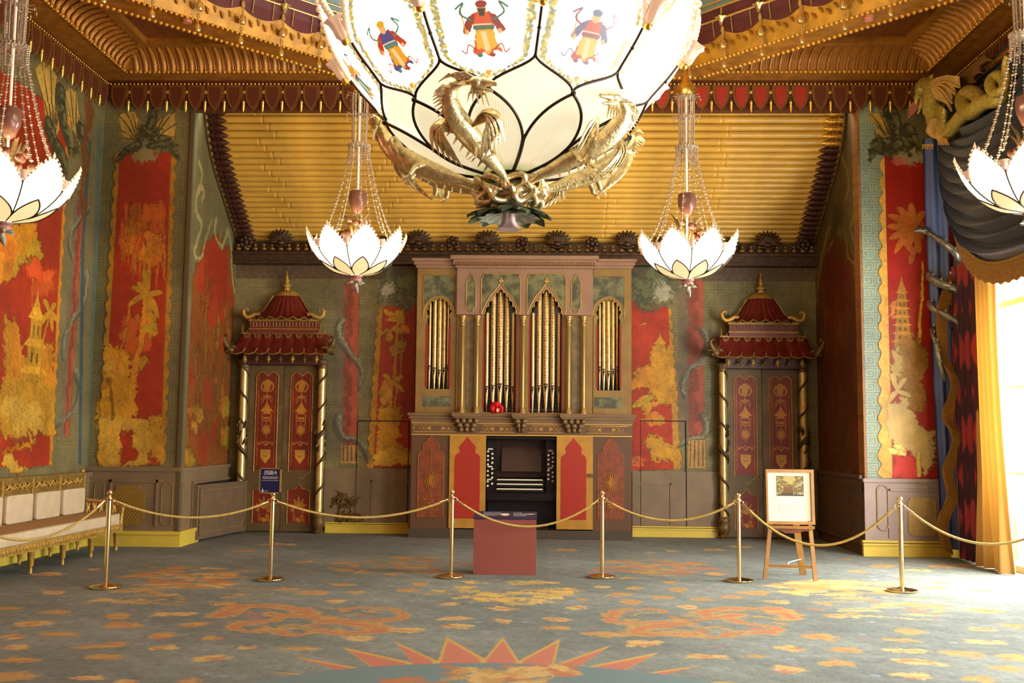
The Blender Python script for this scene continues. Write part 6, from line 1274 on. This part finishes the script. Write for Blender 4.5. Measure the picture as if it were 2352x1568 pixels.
seat = MB().box(SOFA_B+.10, SOFA_F-.005, y0+.05, y1-.06, .36, .505); seat.build('seat_front', CRM, so)
cushion(SOFA_B+.08, SOFA_F+.015, y0+.05, y1-.05, .36, .50, 'seat_cushion', CRM); MB().grid(lambda u, v: (SOFA_B+.1+u*(SOFA_F-.09-SOFA_B), y0+.06+v*(y1-.12-y0), .503+.018*math.sin(PI*u)), 8, 30).build('seat_top', TAN, so)
for i in range(6):
    ya = y0+.08+i*W6; cushion(SOFA_B+.04, SOFA_B+.12, ya+.045, ya+W6-.045, .515, .85, 'back_cushion', CRM)
bk = MB().box(SOFA_B, SOFA_B+.05, y0+.02, y1-.02, .36, .86); bk.build('back_board', TAN, so)
tp_ = MB().box(SOFA_B, SOFA_B+.06, y0, y1, .86, 1.03).box(SOFA_B-.0, SOFA_B+.075, y0, y1, 1.02, 1.055).box(SOFA_B, SOFA_B+.07, y0, y1, .84, .87); tp_.build('top_rail', mat('antique_gilding', (0.55,0.43,0.20), .45, .3, var=.25, vs=18), so)
cr2 = MB(); rr = random.Random(4)
for i in range(6):
    yc = y0+.08+(i+.5)*W6
    for k in range(16): y = yc+(k-7.5)/7.5*W6*.36; cr2.tube([(SOFA_B+.06, y, .91), (SOFA_B+.085, y+.02, .94+.03*math.sin(k*1.9)), (SOFA_B+.06, y+.035*math.cos(k*1.3), .985)], [.010,.016,.004], 5)
cr2.build('carved_relief', GILT, so)
for i in range(7):
    y = y0+.06+i*W6; p = MB().box(SOFA_B+.02, SOFA_B+.09, y-.022, y+.022, .36, 1.03); (p.sph((SOFA_B+.05, y, 1.075), .03, 8, 6) if i in (0, 6) else 0); p.build('back_post', GILT, so)
lgm = MB().lathe([(.0,0),(.018,.005),(.022,.05),(.016,.07),(.030,.09),(.042,.24),(.05,.25),(.05,.27),(.035,.28)], n=12, flute=lambda a: 1+.08*math.cos(6*a)).mesh('leg', GILT)
for i in range(6):
    y = 13.84-.775*i; inst(lgm, 'leg', so, (SOFA_F-.03, y, 0)); inst(lgm, 'leg', so, (SOFA_B+.05, y, 0))
for y in (y1-.03, y0+.03):
    a = MB().tube(spline([(SOFA_B+.05, y, .70), (SOFA_B+.25, y, .67), (SOFA_F-.12, y, .66), (SOFA_F-.02, y, .62), (SOFA_F+.03, y, .60)], 4), .024, 7); a.tube([(SOFA_F, y, .36), (SOFA_F+.01, y, .5), (SOFA_F+.02, y, .6)], [.03,.022,.03], 8); a.sph((SOFA_F+.03, y, .61), (.06,.04,.03), 8, 5)
    for k in range(5): x = SOFA_B+.12+k*.09; a.tube([(x, y, .50), (x+.03, y, .58), (x, y, .65)], [.02,.03,.012], 6); a.tube([(x+.05, y, .64), (x+.03, y, .57), (x+.06, y, .50)], [.012,.022,.01], 6)
    for k in range(3): a.sph((SOFA_F-.18+.06*k, y, .70-.03*k), (.035,.03,.03), 7, 5)
    a.build('carved_arm', GILT, so)
# ---------------- rope barrier
posts = [PZ(242,1350), PZ(621,1332), PZ(1036,1326), PZ(1383,1326), PZ(1698,1335), PZ(2072,1358)]
HP = [.965, .93, .95, .95, .95, .965]
plab = ['brass rope stanchion standing nearest the gilt sofa', 'brass rope stanchion carrying the blue notice', 'brass rope stanchion just left of the red display plinth', 'brass rope stanchion right of the red plinth, before the organ', 'brass rope stanchion just left of the easel', 'brass rope stanchion nearest the curtained window']
def stanchion(p, h, label):
    t = thing('rope_stanchion', p, label, 'stanchion', 'brass stanchions of the rope barrier'); c = tuple(p)
    MB().lathe([(.0,0),(.155,0),(.16,.008),(.158,.022),(.12,.032),(.05,.038),(.028,.05)], c, 28).build('base', BRASS, t)
    MB().lathe([(.023,.04),(.023,h-.07)], c, 16).build('post', BRASS, t)
    MB().lathe([(.023,h-.07),(.030,h-.065),(.030,h-.03),(.016,h-.02),(.016,h-.01)], c, 16).build('collar', BRASS, t)
    MB().sph((p.x, p.y, h+.012), .030, 14, 9).build('ball_finial', BRASS, t)
    e = MB()
    for s in (-1, 1): e.tube([(p.x+s*(.03+.028*math.sin(a)), p.y, h-.05-.02+.024*math.cos(a)) for a in np.linspace(0, PI, 6)], .005, 5)
    stuff(e.build('hook_eye', BRASS, t))
    return t
for p, h, l in zip(posts, HP, plab): stanchion(p, h, l)
stanchion(Vector((-5.62, 9.45, 0)), .965, 'brass rope stanchion in front of the gilt sofa, far left end of the barrier'); stanchion(Vector((5.45, 10.55, 0)), .965, 'brass rope stanchion before the bright window, far right end of the barrier')
ROPE = mat('golden_twisted_rope', (0.68,0.56,0.27), .7, var=.15, vs=40, bump=.3, bs=120)
def rope(A, B, zmid, label, n=40, ha=True, hb=True, lim=(0, 1)):
    A, B = Vector(A), Vector(B); t = thing('barrier_rope', (A+B)/2*1.0, label, 'rope', 'golden ropes between the stanchions')
    t.location.z = zmid; pts = []
    for i in range(n+1):
        f = lim[0]+(lim[1]-lim[0])*i/n; p = A.lerp(B, f); p.z -= ((A.z+B.z)/2-zmid)*4*f*(1-f); pts.append(p)
    k0 = 2 if ha else 0; k1 = n-2 if hb else n
    MB().tube(pts[k0:k1+1], .0135, 8).build('rope', ROPE, t)
    for q, e in ((ha, pts[:3]), (hb, pts[-3:])):
        if q: MB().tube(e, [.010,.013,.016] if e[0] is pts[0] else [.016,.013,.010], 8).build('hook', BRASS, t)
    return t
mids = [((430,1188), 0, 1, 'golden rope hanging from the sofa-side stanchion to the blue notice'), ((830,1188), 1, 2, 'golden rope hanging from the blue notice stanchion towards the red plinth'), ((1210,1209), 2, 3, 'golden rope sagging in front of the red display plinth'), ((1540,1195), 3, 4, 'golden rope hanging between the organ and the right-hand pagoda doorcase'), ((1880,1252), 4, 5, 'deeply sagging golden rope in front of the easel')]
for (mx, my), i, j, lb in mids:
    A, B = posts[i], posts[j]; d = (B-A).normalized(); a = Vector((A.x, A.y, HP[i]-.07))+d*.045; b = Vector((B.x, B.y, HP[j]-.07))-d*.045
    rope(a, b, PY(mx, my, (A.y+B.y)/2).z, lb)
a = Vector((posts[0].x-.05, posts[0].y, HP[0]-.07)); b = Vector((-5.58, 9.49, HP[0]-.07)); rope(b, a, PY(60, 1240, 10.0).z, 'golden rope leading off left in front of the sofa')
a = Vector((posts[5].x+.05, posts[5].y, HP[5]-.07)); b = Vector((5.42, 10.57, HP[5]-.07)); rope(a, b, PY(2265, 1249, 10.85).z, 'golden rope leading off right across the yellow curtain')
# ---------------- blue notice on the second stanchion
def text_mesh(s, size, align='CENTER'):
    cu = bpy.data.curves.new('lettering', 'FONT'); cu.body = s; cu.size = size; cu.align_x = align; cu.extrude = .0006; o = bpy.data.objects.new('tmp', cu); COL.objects.link(o)
    dg = bpy.context.evaluated_depsgraph_get(); me = bpy.data.meshes.new_from_object(o.evaluated_get(dg)); bpy.data.objects.remove(o); return me
def put_text(s, size, par, loc, m, bold=0, name='lettering', rot=None, align='CENTER', sx=1):
    me = text_mesh(s, size, align); me.materials.clear(); me.materials.append(m); o = bpy.data.objects.new(name, me); COL.objects.link(o); o.parent = par; o.location = Vector(loc)-rootloc(par); o.rotation_euler = rot or (PI/2, 0, 0); o.scale = (sx, 1, 1); return o
p = posts[1]; sy = p.y-.03
nb = thing('notice_board', (p.x, p.y, .93), 'small dark blue notice in a gold frame on top of a stanchion', 'sign'); A, B = PY(597,1074,sy), PY(645,1133,sy)
WHT = mat('white_print', (0.86,0.84,0.80), .5); NAVY = mat('navy_print', (0.10,0.12,0.26), .4)
MB().box(A.x+.008, B.x-.008, sy-.006, sy+.006, B.z+.008, A.z-.008).build('printed_panel', NAVY, nb, smooth=False)
MB().box(A.x, A.x+.012, sy-.012, sy+.012, B.z, A.z).box(B.x-.016, B.x, sy-.012, sy+.012, B.z, A.z).box(A.x, B.x, sy-.012, sy+.012, B.z, B.z+.012).box(A.x, B.x, sy-.012, sy+.012, A.z-.012, A.z).build('gold_frame', bpy.data.materials['pale_gilt'], nb, smooth=False)
MB().tube([(p.x, p.y, .93), (p.x, sy+.004, B.z+.02)], .012, 8).build('bracket', BRASS, nb)
cx = (A.x+B.x)/2; H_ = A.z-B.z
put_text("WE\u2019RE A", .036, nb, (cx, sy-.0065, A.z-.19*H_), WHT, sx=1.0); put_text("CHARITY", .036, nb, (cx, sy-.0065, A.z-.27*H_), WHT)
ln = MB()
def words(x0, x1, z, h, Y, seed, mb):
    r = random.Random(seed); x = x0
    while x < x1: w = r.uniform(.008, .026); mb.box(x, min(x+w, x1), Y-.0008, Y, z, z+h); x += w+.005
for i, (w, f) in enumerate(((.088,.36),(.085,.395),(.082,.43),(.098,.505))): words(cx-w, cx+w, A.z-f*H_, .007, sy-.006, i, ln)
words(A.x+.065, A.x+.10, B.z+.028, .006, sy-.006, 9, ln); words(A.x+.065, A.x+.09, B.z+.018, .006, sy-.006, 8, ln)
stuff(ln.build('small_print', mat('grey_print', (0.62,0.58,0.55), .5), nb, smooth=False))
MB().prism([(0,0),(.035,0),(.028,.012),(.021,.022),(.0175,.045),(.014,.022),(.007,.012)], (A.x+.022, sy-.006, B.z+.018), (1,0,0), (0,0,1), .001).build('dome_logo', WHT, nb, smooth=False)
# ---------------- red display plinth
x0, x1 = PY(1087,1300,11.97).x, PY(1231,1300,11.97).x; zf = PY(1160,1192,11.97).z; zb = PY(1160,1176.5,12.30).z
dp = thing('display_plinth', ((x0+x1)/2, 12.14, 0), 'terracotta red box plinth with a sloping dark blue label top', 'plinth')
MB().add([(x0,11.97,0),(x1,11.97,0),(x1,12.30,0),(x0,12.30,0),(x0,11.97,zf),(x1,11.97,zf),(x1,12.30,zb-.004),(x0,12.30,zb-.004)], [(0,3,2,1),(4,5,6,7),(0,1,5,4),(1,2,6,5),(2,3,7,6),(3,0,4,7)]).build('plinth_body', mat('terracotta_red', (0.55,0.28,0.22), .55, var=.04, vs=2), dp, smooth=False)
ex = Vector((1,0,0)); ey = Vector((0,.33,zb-zf)).normalized(); L = math.hypot(.33, zb-zf)
MB().prism([(x0-.008,-.008),(x1+.008,-.008),(x1+.008,L+.008),(x0-.008,L+.008)], (0,11.97,zf), ex, ey, .012).build('label_panel', mat('violet_navy_panel', (0.15,0.12,0.27), .45), dp, smooth=False)
tx = MB(); n_ = ex.cross(ey); O_ = Vector((0,11.97,zf))+n_*.0125
def lab(x, v0, w, seed, mb, h=.010):
    r = random.Random(seed); q = 0
    while q < w: l = r.uniform(.01, .035); e = min(q+l, w); mb.prism([(x+q, v0),(x+e, v0),(x+e, v0+h),(x+q, v0+h)], O_, ex, ey, .0008); q += l+.007
for i in range(8): lab(x0+.10, L*.80-i*.022, .21-(.06 if i in (5, 7) else 0), i, tx)
for i in range(9): lab(x0+.46, L*.80-i*.020, .15 if i > 3 else .10, 30+i, tx)
stuff(tx.build('small_print', bpy.data.materials['grey_print'], dp, smooth=False))
pe_ = []
cxp = x0+.36
MB().prism([(cxp-.055+.11*i/16, L*(.55+.16*(abs(math.sin(i*PI/2)) if i % 2 else .72)*math.sin(PI*i/16)**.4)) for i in range(17)] + [(cxp+.05*math.cos(a), L*.55-L*.20*math.sin(a)) for a in np.linspace(0.1, PI-.1, 9)], O_, ex, ey, .001).build('lotus_lamp_picture', mat('cream_print', (0.92,0.86,0.62), .5), dp, smooth=False)
MB().prism([(x0+.56, L*.62),(x0+.64, L*.66),(x0+.66, L*.60+.03),(x0+.69, L*.66),(x0+.72, L*.64),(x0+.66, L*.57)], O_, ex, ey, .001).build('dragon_picture', bpy.data.materials['cream_print'], dp, smooth=False)
# ---------------- easel and framed print
EO = mat('honey_oak', (0.62,0.44,0.20), .5, var=.12, vs=9); EY = 11.9
ea = thing('wooden_easel', (PY(1815,1300,EY).x, EY+.1, 0), 'honey-coloured wooden easel holding a framed print, right of centre', 'easel')
fl_, fr_ = PZ(1757,1331), PZ(1873,1336); tl_, tr_ = PY(1782,1080,EY+.03), PY(1850,1080,EY+.03); tl_ = Vector((tl_.x, EY+.06, 1.22)); tr_ = Vector((tr_.x, EY+.06, 1.22))
for a, b in ((fl_, tl_), (fr_, tr_)): MB().bar(a+Vector((0,0,.01)), b, .045, .03, up=(0,1,0)).build('front_leg', EO, ea, smooth=False)
rl = PZ(1846,1321); MB().bar(Vector((rl.x, EY+.42, .0)), Vector(((tl_.x+tr_.x)/2, EY+.08, 1.15)), .075, .025, up=(0,1,0)).build('rear_leg', EO, ea, smooth=False)
q = lambda A, B, z: A+(B-A)*((z-A.z)/(B.z-A.z))
MB().bar(q(fl_, tl_, .16), q(fr_, tr_, .16), .02, .03).build('stretcher', EO, ea, smooth=False); MB().bar(q(fl_, tl_, .60)+Vector((-.04,-.03,0)), q(fr_, tr_, .60)+Vector((.04,-.03,0)), .07, .03).build('tray', EO, ea, smooth=False)
MB().tube(spline([q(fl_, tl_, .16).lerp(q(fr_, tr_, .16), .5), Vector((fl_.x*.4+fr_.x*.6, EY+.2, .17)), Vector((rl.x, EY+.38, .20))], 4), .006, 6).build('cord', WHT, ea)
ap = MB().prism([(tl_.x-.09,.585),(tl_.x-.07,.56),(tl_.x-.02,.55),(tl_.x+.05,.55),(tl_.x+.10,.525),(tr_.x-.09,.525),(tr_.x-.03,.55),(tr_.x+.06,.545),(tr_.x+.08,.585)], (0,EY+.04,0), (1,0,0), (0,0,1), .012); ap.build('shaped_apron', mat('reddish_apron', (0.50,0.27,0.17), .5), ea, smooth=False)
A, B = PY(1757,1077,EY), PY(1869,1204,EY); w, h = B.x-A.x, A.z-B.z
fp = thing('framed_print', ((A.x+B.x)/2, EY, B.z), 'framed print with a white mount resting on the wooden easel', 'picture')
tilt = .05; ex = Vector((1,0,0)); ey = Vector((0, tilt, 1)).normalized(); O_ = Vector((A.x, EY-.03, B.z))
fr = .035; MB().prism([(0,0),(w,0),(w,h),(0,h)], O_, ex, ey, .04, holes=[[(fr*.6,fr),(w-fr,fr),(w-fr,h-fr),(fr*.6,h-fr)]]).build('oak_frame', EO, fp, smooth=False)
n_ = ex.cross(ey); MB().prism([(fr*.5,fr*.8),(w-fr*.8,fr*.8),(w-fr*.8,h-fr*.8),(fr*.5,h-fr*.8)], O_, ex, ey, .02).build('mount', mat('cream_mount', (0.88,0.82,0.70), .5), fp, smooth=False)
c = Canvas(0, 0, 1, .73, 220, (0.42,0.36,0.18)); r = random.Random(6)
for i in range(160): x, y = r.random(), r.uniform(.1, .73); c.ell((x, y), r.uniform(.02, .07), r.uniform(.01, .03), r.choice([(0.62,0.54,0.26),(0.72,0.64,0.34),(0.36,0.28,0.12),(0.50,0.42,0.22)]), rag=.02, al=.7)
c.ell((.47,.62), .24, .14, (0.66,0.58,0.34), rag=.02); c.rect(.25, .14, .58, .33, (0.42,0.28,0.13)); c.stroke([(.2,.44),(.7,.44)], .02, (0.74,0.62,0.30)); c.stroke(sp2([(.72,.34),(.85,.42),(.98,.5)]), .07, (0.62,0.58,0.44)); c.poly([(0,0),(1,0),(1,.05),(.8,.11),(.5,.13),(.2,.11),(0,.05)], (0.28,0.24,0.15))
for i in range(12): x = r.uniform(.6, 1); c.stroke([(x,.06),(x,.13)], .02, (0.70,0.62,0.44))
for i in range(6): x = r.uniform(0, .15); c.stroke([(x,.06),(x+.01,.12)], .02, (0.70,0.62,0.40))
M_ = c.image('print_art'); px0, px1, pz0, pz1 = .225*w, .79*w, .515*h, .88*h; O2 = O_+n_*.021
b = MB().prism([(px0,pz0),(px1,pz0),(px1,pz1),(px0,pz1)], O2, ex, ey, .002); b.build('engraving', mat_img('sepia_print', M_, .4), fp, smooth=False, uvf=lambda p: ((p-O2).dot(ex)/(px1-px0)-px0/(px1-px0), ((p-O2).dot(ey)-pz0)/(pz1-pz0)))
lb = MB().prism([(.28*w,.18*h),(.74*w,.18*h),(.74*w,.41*h),(.28*w,.41*h)], O2, ex, ey, .001); lb.build('caption_card', mat('pale_caption', (0.87,0.82,0.72), .5), fp, smooth=False)
tx = MB(); O3 = O2+n_*.0015
for i in range(9):
    rr = random.Random(i); x = .31*w
    while x < .70*w: l = rr.uniform(.012, .04); tx.prism([(x,(.37-.018*i)*h),(min(x+l,.70*w),(.37-.018*i)*h),(min(x+l,.70*w),(.378-.018*i)*h),(x,(.378-.018*i)*h)], O3, ex, ey, .0005); x += l+.006
stuff(tx.build('small_print', mat('lilac_grey_print', (0.70,0.66,0.66), .6), fp, smooth=False))
# ================================================================== DRAPERY AT THE RIGHT-HAND WINDOW
NB = mat('midnight_blue_satin', (0.09,0.13,0.22), .27, bump=.05, bs=60); NB.node_tree.nodes['Principled BSDF'].inputs['Sheen Weight'].default_value = .3
BL = mat('steel_blue_satin', (0.35,0.40,0.56), .45); FRG = mat('old_gold_fringe', (0.64,0.45,0.18), .7, var=.25, vs=50); SILK = mat('golden_silk', (0.80,0.56,0.16), .5, var=.08, vs=3); SILK.node_tree.nodes['Principled BSDF'].inputs['Transmission Weight'].default_value = 0
def two_sided(fn, nu, nv, th=.008):
    b = MB().grid(fn, nu, nv); g = MB().grid(lambda u, v: Vector(fn(1-u, v))+Vector((th, th*.5, 0)), nu, nv); b.add(g.v, g.f); return b
sw = thing('swag_pelmet', (5.5, 12.2, 3.9), 'deep midnight-blue satin swag with a gold fringe across the right window', 'curtain')
yA, yB2, zA = 14.15, 9.4, 6.12
def SW(u, v):
    p = 1-abs(2*u-1)**2.6; dz = .25+2.10*v; z = zA-dz*p-.02*v; w_f = v*11.5+.25*math.sin(u*7)+.12*math.sin(v*23); f = (.19*(1-abs(math.sin(PI*w_f)))**1.3-.04)*min(1, 6*min(u, 1-u)+.12); y = yA+(yB2-yA)*(u-.07*v*math.sin(2*PI*u)); x = 5.62-.28*p*(.3+.7*math.sin(PI*min(1, v*1.05)))-f*(.4+.6*p)
    return Vector((x, y, z))
two_sided(SW, 64, 190).build('swag_cloth', NB, sw, ang=80)
MB().grid(lambda u, v: (5.68, yA+.12+(yB2-yA)*u, 6.45-v*1.4), 4, 4).build('heading_cloth', NB, sw)
def FRN(u, v): p = SW(u, 1.0); k = .012*(1 if int(u*420) % 2 else -1); return p+Vector((-.012+k*.6, 0, -.26*v+.012*math.sin(u*190)*v))
fg = MB().grid(FRN, 420, 3); fg.build('gold_fringe', FRG, sw, ang=80)
MB().tube([SW(u, 1.0)+Vector((-.015,0,0)) for u in np.linspace(0, 1, 50)], .022, 6).build('braid', GILT, sw)
jb = thing('jabot_curtain', (PY(2150,1250,14.2).x, 14.2, 0), 'steel-blue satin hanging with a wavy gold fringe beside the red mural', 'curtain')
def JB(u, v):
    y = 318+v*(1262-318); l = 2119+v*42; r_ = 2168+v*32; p = PY(l+(r_-l)*u, y, 14.22); p.y += .035*math.sin(u*11+.6*math.sin(v*5)); return p
two_sided(JB, 24, 30).build('hanging_cloth', BL, jb, ang=80)
rb_ = [(2190,628),(2178,665),(2166,700),(2160,735),(2164,780),(2168,810),(2178,835),(2190,862),(2193,895),(2182,930),(2178,958),(2190,985),(2197,1012),(2188,1045),(2178,1075),(2181,1110),(2184,1140),(2174,1170),(2166,1200),(2170,1235),(2174,1262)]
rbs = sp2(rb_, 8); NR = len(rbs)-1
def RB(u, v): i = min(int(v*NR), NR-1); t = v*NR-i; a, b = rbs[i], rbs[i+1]; x = a[0]+(b[0]-a[0])*t; y = a[1]+(b[1]-a[1])*t; p = PY(x+(u-.5)*25, y+abs(u-.2)*14, 13.98); p.y += .009*math.sin(u*75)+.03*math.sin(v*30); return p
two_sided(RB, 48, NR).build('gold_fringe', FRG, jb, ang=80)
mc = thing('maroon_curtain', (5.7, 13.8, 0), 'dark maroon patterned curtain hanging between blue and yellow drapes', 'curtain')
c = Canvas(0, 0, 1.2, 4, 110, (0.38,0.12,0.13)); 
for k in range(-1, 5):
    for j in range(-1, 9):
        cx_, cy_ = k*.34+(.17 if j % 2 else 0), j*.56; c.poly([(cx_, cy_-.28), (cx_+.11, cy_), (cx_, cy_+.28), (cx_-.11, cy_)], (0.60,0.16,0.15)); 
        for s in (-1, 1): c.stroke(sp2([(cx_, cy_-.36), (cx_+s*.16, cy_), (cx_, cy_+.36)]), .08, (0.24,0.07,0.10))
mm = mat_img('maroon_damask', c.image('damask_art'), .6)
MCu = {}
def MC(u, v): y = 14.12+(13.38-14.12)*u; z = 4.0-3.97*v; p = Vector((5.70+.05*math.sin(u*26), y, z)); MCu[tuple(round(q, 4) for q in p)] = (u, 1-v); return p
bmc = two_sided(MC, 40, 24); bmc.build('hanging_cloth', mm, mc, ang=80, uvf=lambda p: MCu.get(tuple(round(q, 4) for q in p), (.3, max(0, min(1, p.z/4)))))
yc = thing('golden_curtain', (5.65, 13.2, 0), 'long golden-yellow silk curtain hanging at the bright window', 'curtain')
def YC_(u, v):
    fl_ = max(0, v-.72)/.28; y = 13.52+(12.86-13.52)*u-(.34*u)*v**2.2; x = 5.72+.045*math.sin(u*34+.5*math.sin(v*3))*(1+.6*fl_)-.03*u*v**3; return Vector((x-.05*fl_*math.sin(u*9), y, 4.05-(4.04)*v))
SILKT = bpy.data.materials.new('sunlit_silk'); SILKT.use_nodes = True; nt = SILKT.node_tree; bs_ = nt.nodes['Principled BSDF']; bs_.inputs['Base Color'].default_value = (*lin((0.64,0.48,0.24)), 1); bs_.inputs['Roughness'].default_value = .55
tr_n = nt.nodes.new('ShaderNodeBsdfTranslucent'); tr_n.inputs[0].default_value = (*lin((0.84,0.60,0.22)), 1); mxs = nt.nodes.new('ShaderNodeMixShader'); mxs.inputs[0].default_value = .09; nt.links.new(bs_.outputs[0], mxs.inputs[1]); nt.links.new(tr_n.outputs[0], mxs.inputs[2]); nt.links.new(mxs.outputs[0], nt.nodes['Material Output'].inputs[0])
MB().grid(YC_, 70, 34).build('hanging_cloth', SILKT, yc, ang=80)
# ---------------- silvered serpent coiling down beside the curtain
SIL = mat('silvered_carving', (0.52,0.50,0.43), .30, .6, var=.35, vs=16, bump=.3, bs=40)
sv = thing('silver_serpent', (5.55, 14.1, 3.4), 'silvered carved serpent coiling down over the blue hanging', 'carving')
SQ = [(2126,532,14.25),(2146,543,14.1),(2170,560,13.95),(2197,584,13.9),(2200,604,14.05),(2196,622,14.26),(2160,630,14.30),(2136,632,14.26),(2150,646,14.05),(2176,656,13.9),(2198,664,13.88),(2201,678,14.0),(2190,692,14.26),(2150,690,14.30),(2138,700,14.22),(2155,716,14.02),(2180,727,13.9),(2204,742,13.9),(2199,758,14.05),(2180,764,14.3),(2148,752,14.3),(2143,766,14.12),(2151,790,13.98),(2156,820,13.94),(2163,850,14.0),(2170,872,14.1)]
sp = spline([PY(*q) for q in SQ], 5); n = len(sp); MB().tube(sp, [.028+.034*math.sin(PI*(i/n)**.6) for i in range(n)], 9).build('coiled_body', SIL, sv)
hd = MB(); p = sp[0]; hd.sph(p+Vector((-.02,-.02,.02)), (.08,.06,.05), 10, 6); hd.tube([p, p+Vector((-.10,-.03,.03)), p+Vector((-.18,-.05,0))], [.06,.05,.02], 7); hd.build('serpent_head', SIL, sv)
fnn = MB()
for i in range(6, n-6, 4): fnn.octa(tuple(sp[i]+Vector((0,-.05,.05))), .02, .03)
fnn.build('back_ridge', SIL, sv)
# ---------------- gilt winged dragon perched on the curtain head
GDR = mat('green_gilt_scales', (0.74,0.66,0.32), .33, .3, var=.25, vs=30, bump=.6, bs=70); WNG = mat('pale_gilt_wing', (0.86,0.70,0.42), .4, .1, var=.12, vs=8)
gd = thing('gilt_dragon', (5.3, 13.6, 5.7), 'gilt winged dragon with coiled tail above the blue swag, top right corner', 'carving')
def G(x, y, X=5.34): p = PX(x, y, X); return p if p.y < 14.15 else PY(x, y, 14.15)
DQ = [(2141,225),(2143,250),(2147,278),(2160,300),(2177,304),(2195,285),(2216,262),(2236,257),(2250,243),(2246,222),(2226,212),(2212,226),(2214,246),(2230,256),(2252,240),(2270,232),(2292,230),(2308,212),(2310,190),(2298,176),(2281,180),(2274,197),(2285,214),(2304,205),(2312,180),(2309,150),(2314,128)]
dx_ = [0,0,0,0,0,0,0,0,.02,.06,.08,.06,-.02,-.07,-.07,-.04,0,.05,.07,.06,.02,-.05,-.07,-.05,0,0,0]
sp = spline([G(x, y, 5.34+d) for (x, y), d in zip(DQ, dx_)], 5); n = len(sp); MB().tube(sp, [(.10 if i < 15 else .085) * (1-.75*max(0, (i/n-.5)*2)**1.5)+.012 for i in range(n)], 10).build('scaled_body', GDR, gd)
nk = MB().tube(spline([G(2142,262), G(2140,225), G(2137,198), G(2122,192), G(2112,205)], 4), [.12,.13,.13,.12,.12,.11,.11,.10,.10,.09,.09,.09,.09,.08,.08,.08,.07], 10)
for k in range(9): nk.tube([G(2136,188+9*k), G(2145,184+9*k), G(2151,190+9*k)], [.03,.03,.004], 6)
nk.build('maned_neck', GDR, gd)
hd = MB().sph(G(2118,205), (.10,.14,.09), 10, 7); hd.tube([G(2116,210), G(2106,225), G(2104,240)], [.07,.05,.02], 7); hd.tube([G(2122,222), G(2116,242), G(2108,262)], [.05,.035,.012], 7)
for k in range(4): hd.tube([G(2124,196), G(2130+4*k,184-3*k), G(2128+5*k,176-2*k)], [.025,.02,.004], 5)
hd.build('dragon_head', GDR, gd)
bd_ = MB()
for k in range(9): bd_.tube([G(2108,222+3*k), G(2098,236+3*k), G(2086-1.5*(k % 3),250+3*k)], [.016,.014,.004], 5)
bd_.build('pink_beard', mat('pink_white_beard', (0.74,0.45,0.36), .5), gd)
wg = [(2134,192),(2150,178),(2175,172),(2200,175),(2203,202),(2195,195),(2188,192),(2194,218),(2186,208),(2181,206),(2186,238),(2178,226),(2176,222),(2185,256),(2176,240),(2168,236),(2150,228),(2142,215)]
wg2 = [(2196,200),(2201,174),(2230,150),(2260,125),(2268,134),(2284,138),(2262,142),(2248,153),(2250,164),(2261,169),(2245,168),(2234,178),(2240,190),(2222,192),(2210,214)]
def wing(pts, X, name, m):
    P = [G(x, y, X) for x, y in pts]; mx = sum(p.y for p in P)/len(P)
    b = MB().prism([(p.y, p.z) for p in P], (X, 0, 0), (0,1,0), (0,0,1), .02); b.prism([(p.y, p.z) for p in P], (X-.03, 0, 0), (0,1,0), (0,0,1), .028, front_only=True) if False else None
    return b.build(name, m, gd, smooth=False)
w1 = wing(wg, 5.30, 'near_wing', WNG); wing(wg2, 5.48, 'far_wing', mat('umber_gilt_wing', (0.48,0.34,0.17), .5, .2))
vn = MB()
for x, y in ((2203,202),(2194,218),(2186,238),(2185,256)): vn.tube(spline([G(2140,196,5.27), G((2140+x)/2, (190+y)/2-8, 5.24), G(x, y, 5.27)], 4), [.018,.018,.018,.017,.016,.014,.012,.010,.006], 6)
vn.build('wing_bone', WNG, w1)
lg = MB()
for q in (((2148,285),(2138,300),(2150,312),(2160,318)), ((2165,300),(2160,312),(2166,325),(2172,322))): lg.tube(spline([G(x, y, 5.26) for x, y in q], 4), [.09-.006*i for i in range(13)], 8)
for k in range(5): lg.tube([G(2160+3*k,320,5.22), G(2155+6*k,332,5.18)], [.022,.008], 5); lg.tube([G(2122+5*k,332,5.25), G(2118+6*k,342,5.22)], [.018,.008], 5)
lg.build('clawed_legs', WNG, gd)
ft = MB()
for k in range(8): ft.tube(spline([G(2150,240+6*k), G(2165,250+6*k,5.26), G(2178,262+5*k)], 3), [.03,.032,.03,.026,.02,.012,.004], 6, flat=.5)
ft.build('leg_feathers', GDR, gd)
MB().tube([(5.62, 14.3, 6.3), (5.62, 9, 6.3)], .04, 10).build('curtain_pole', GOLD, sw)
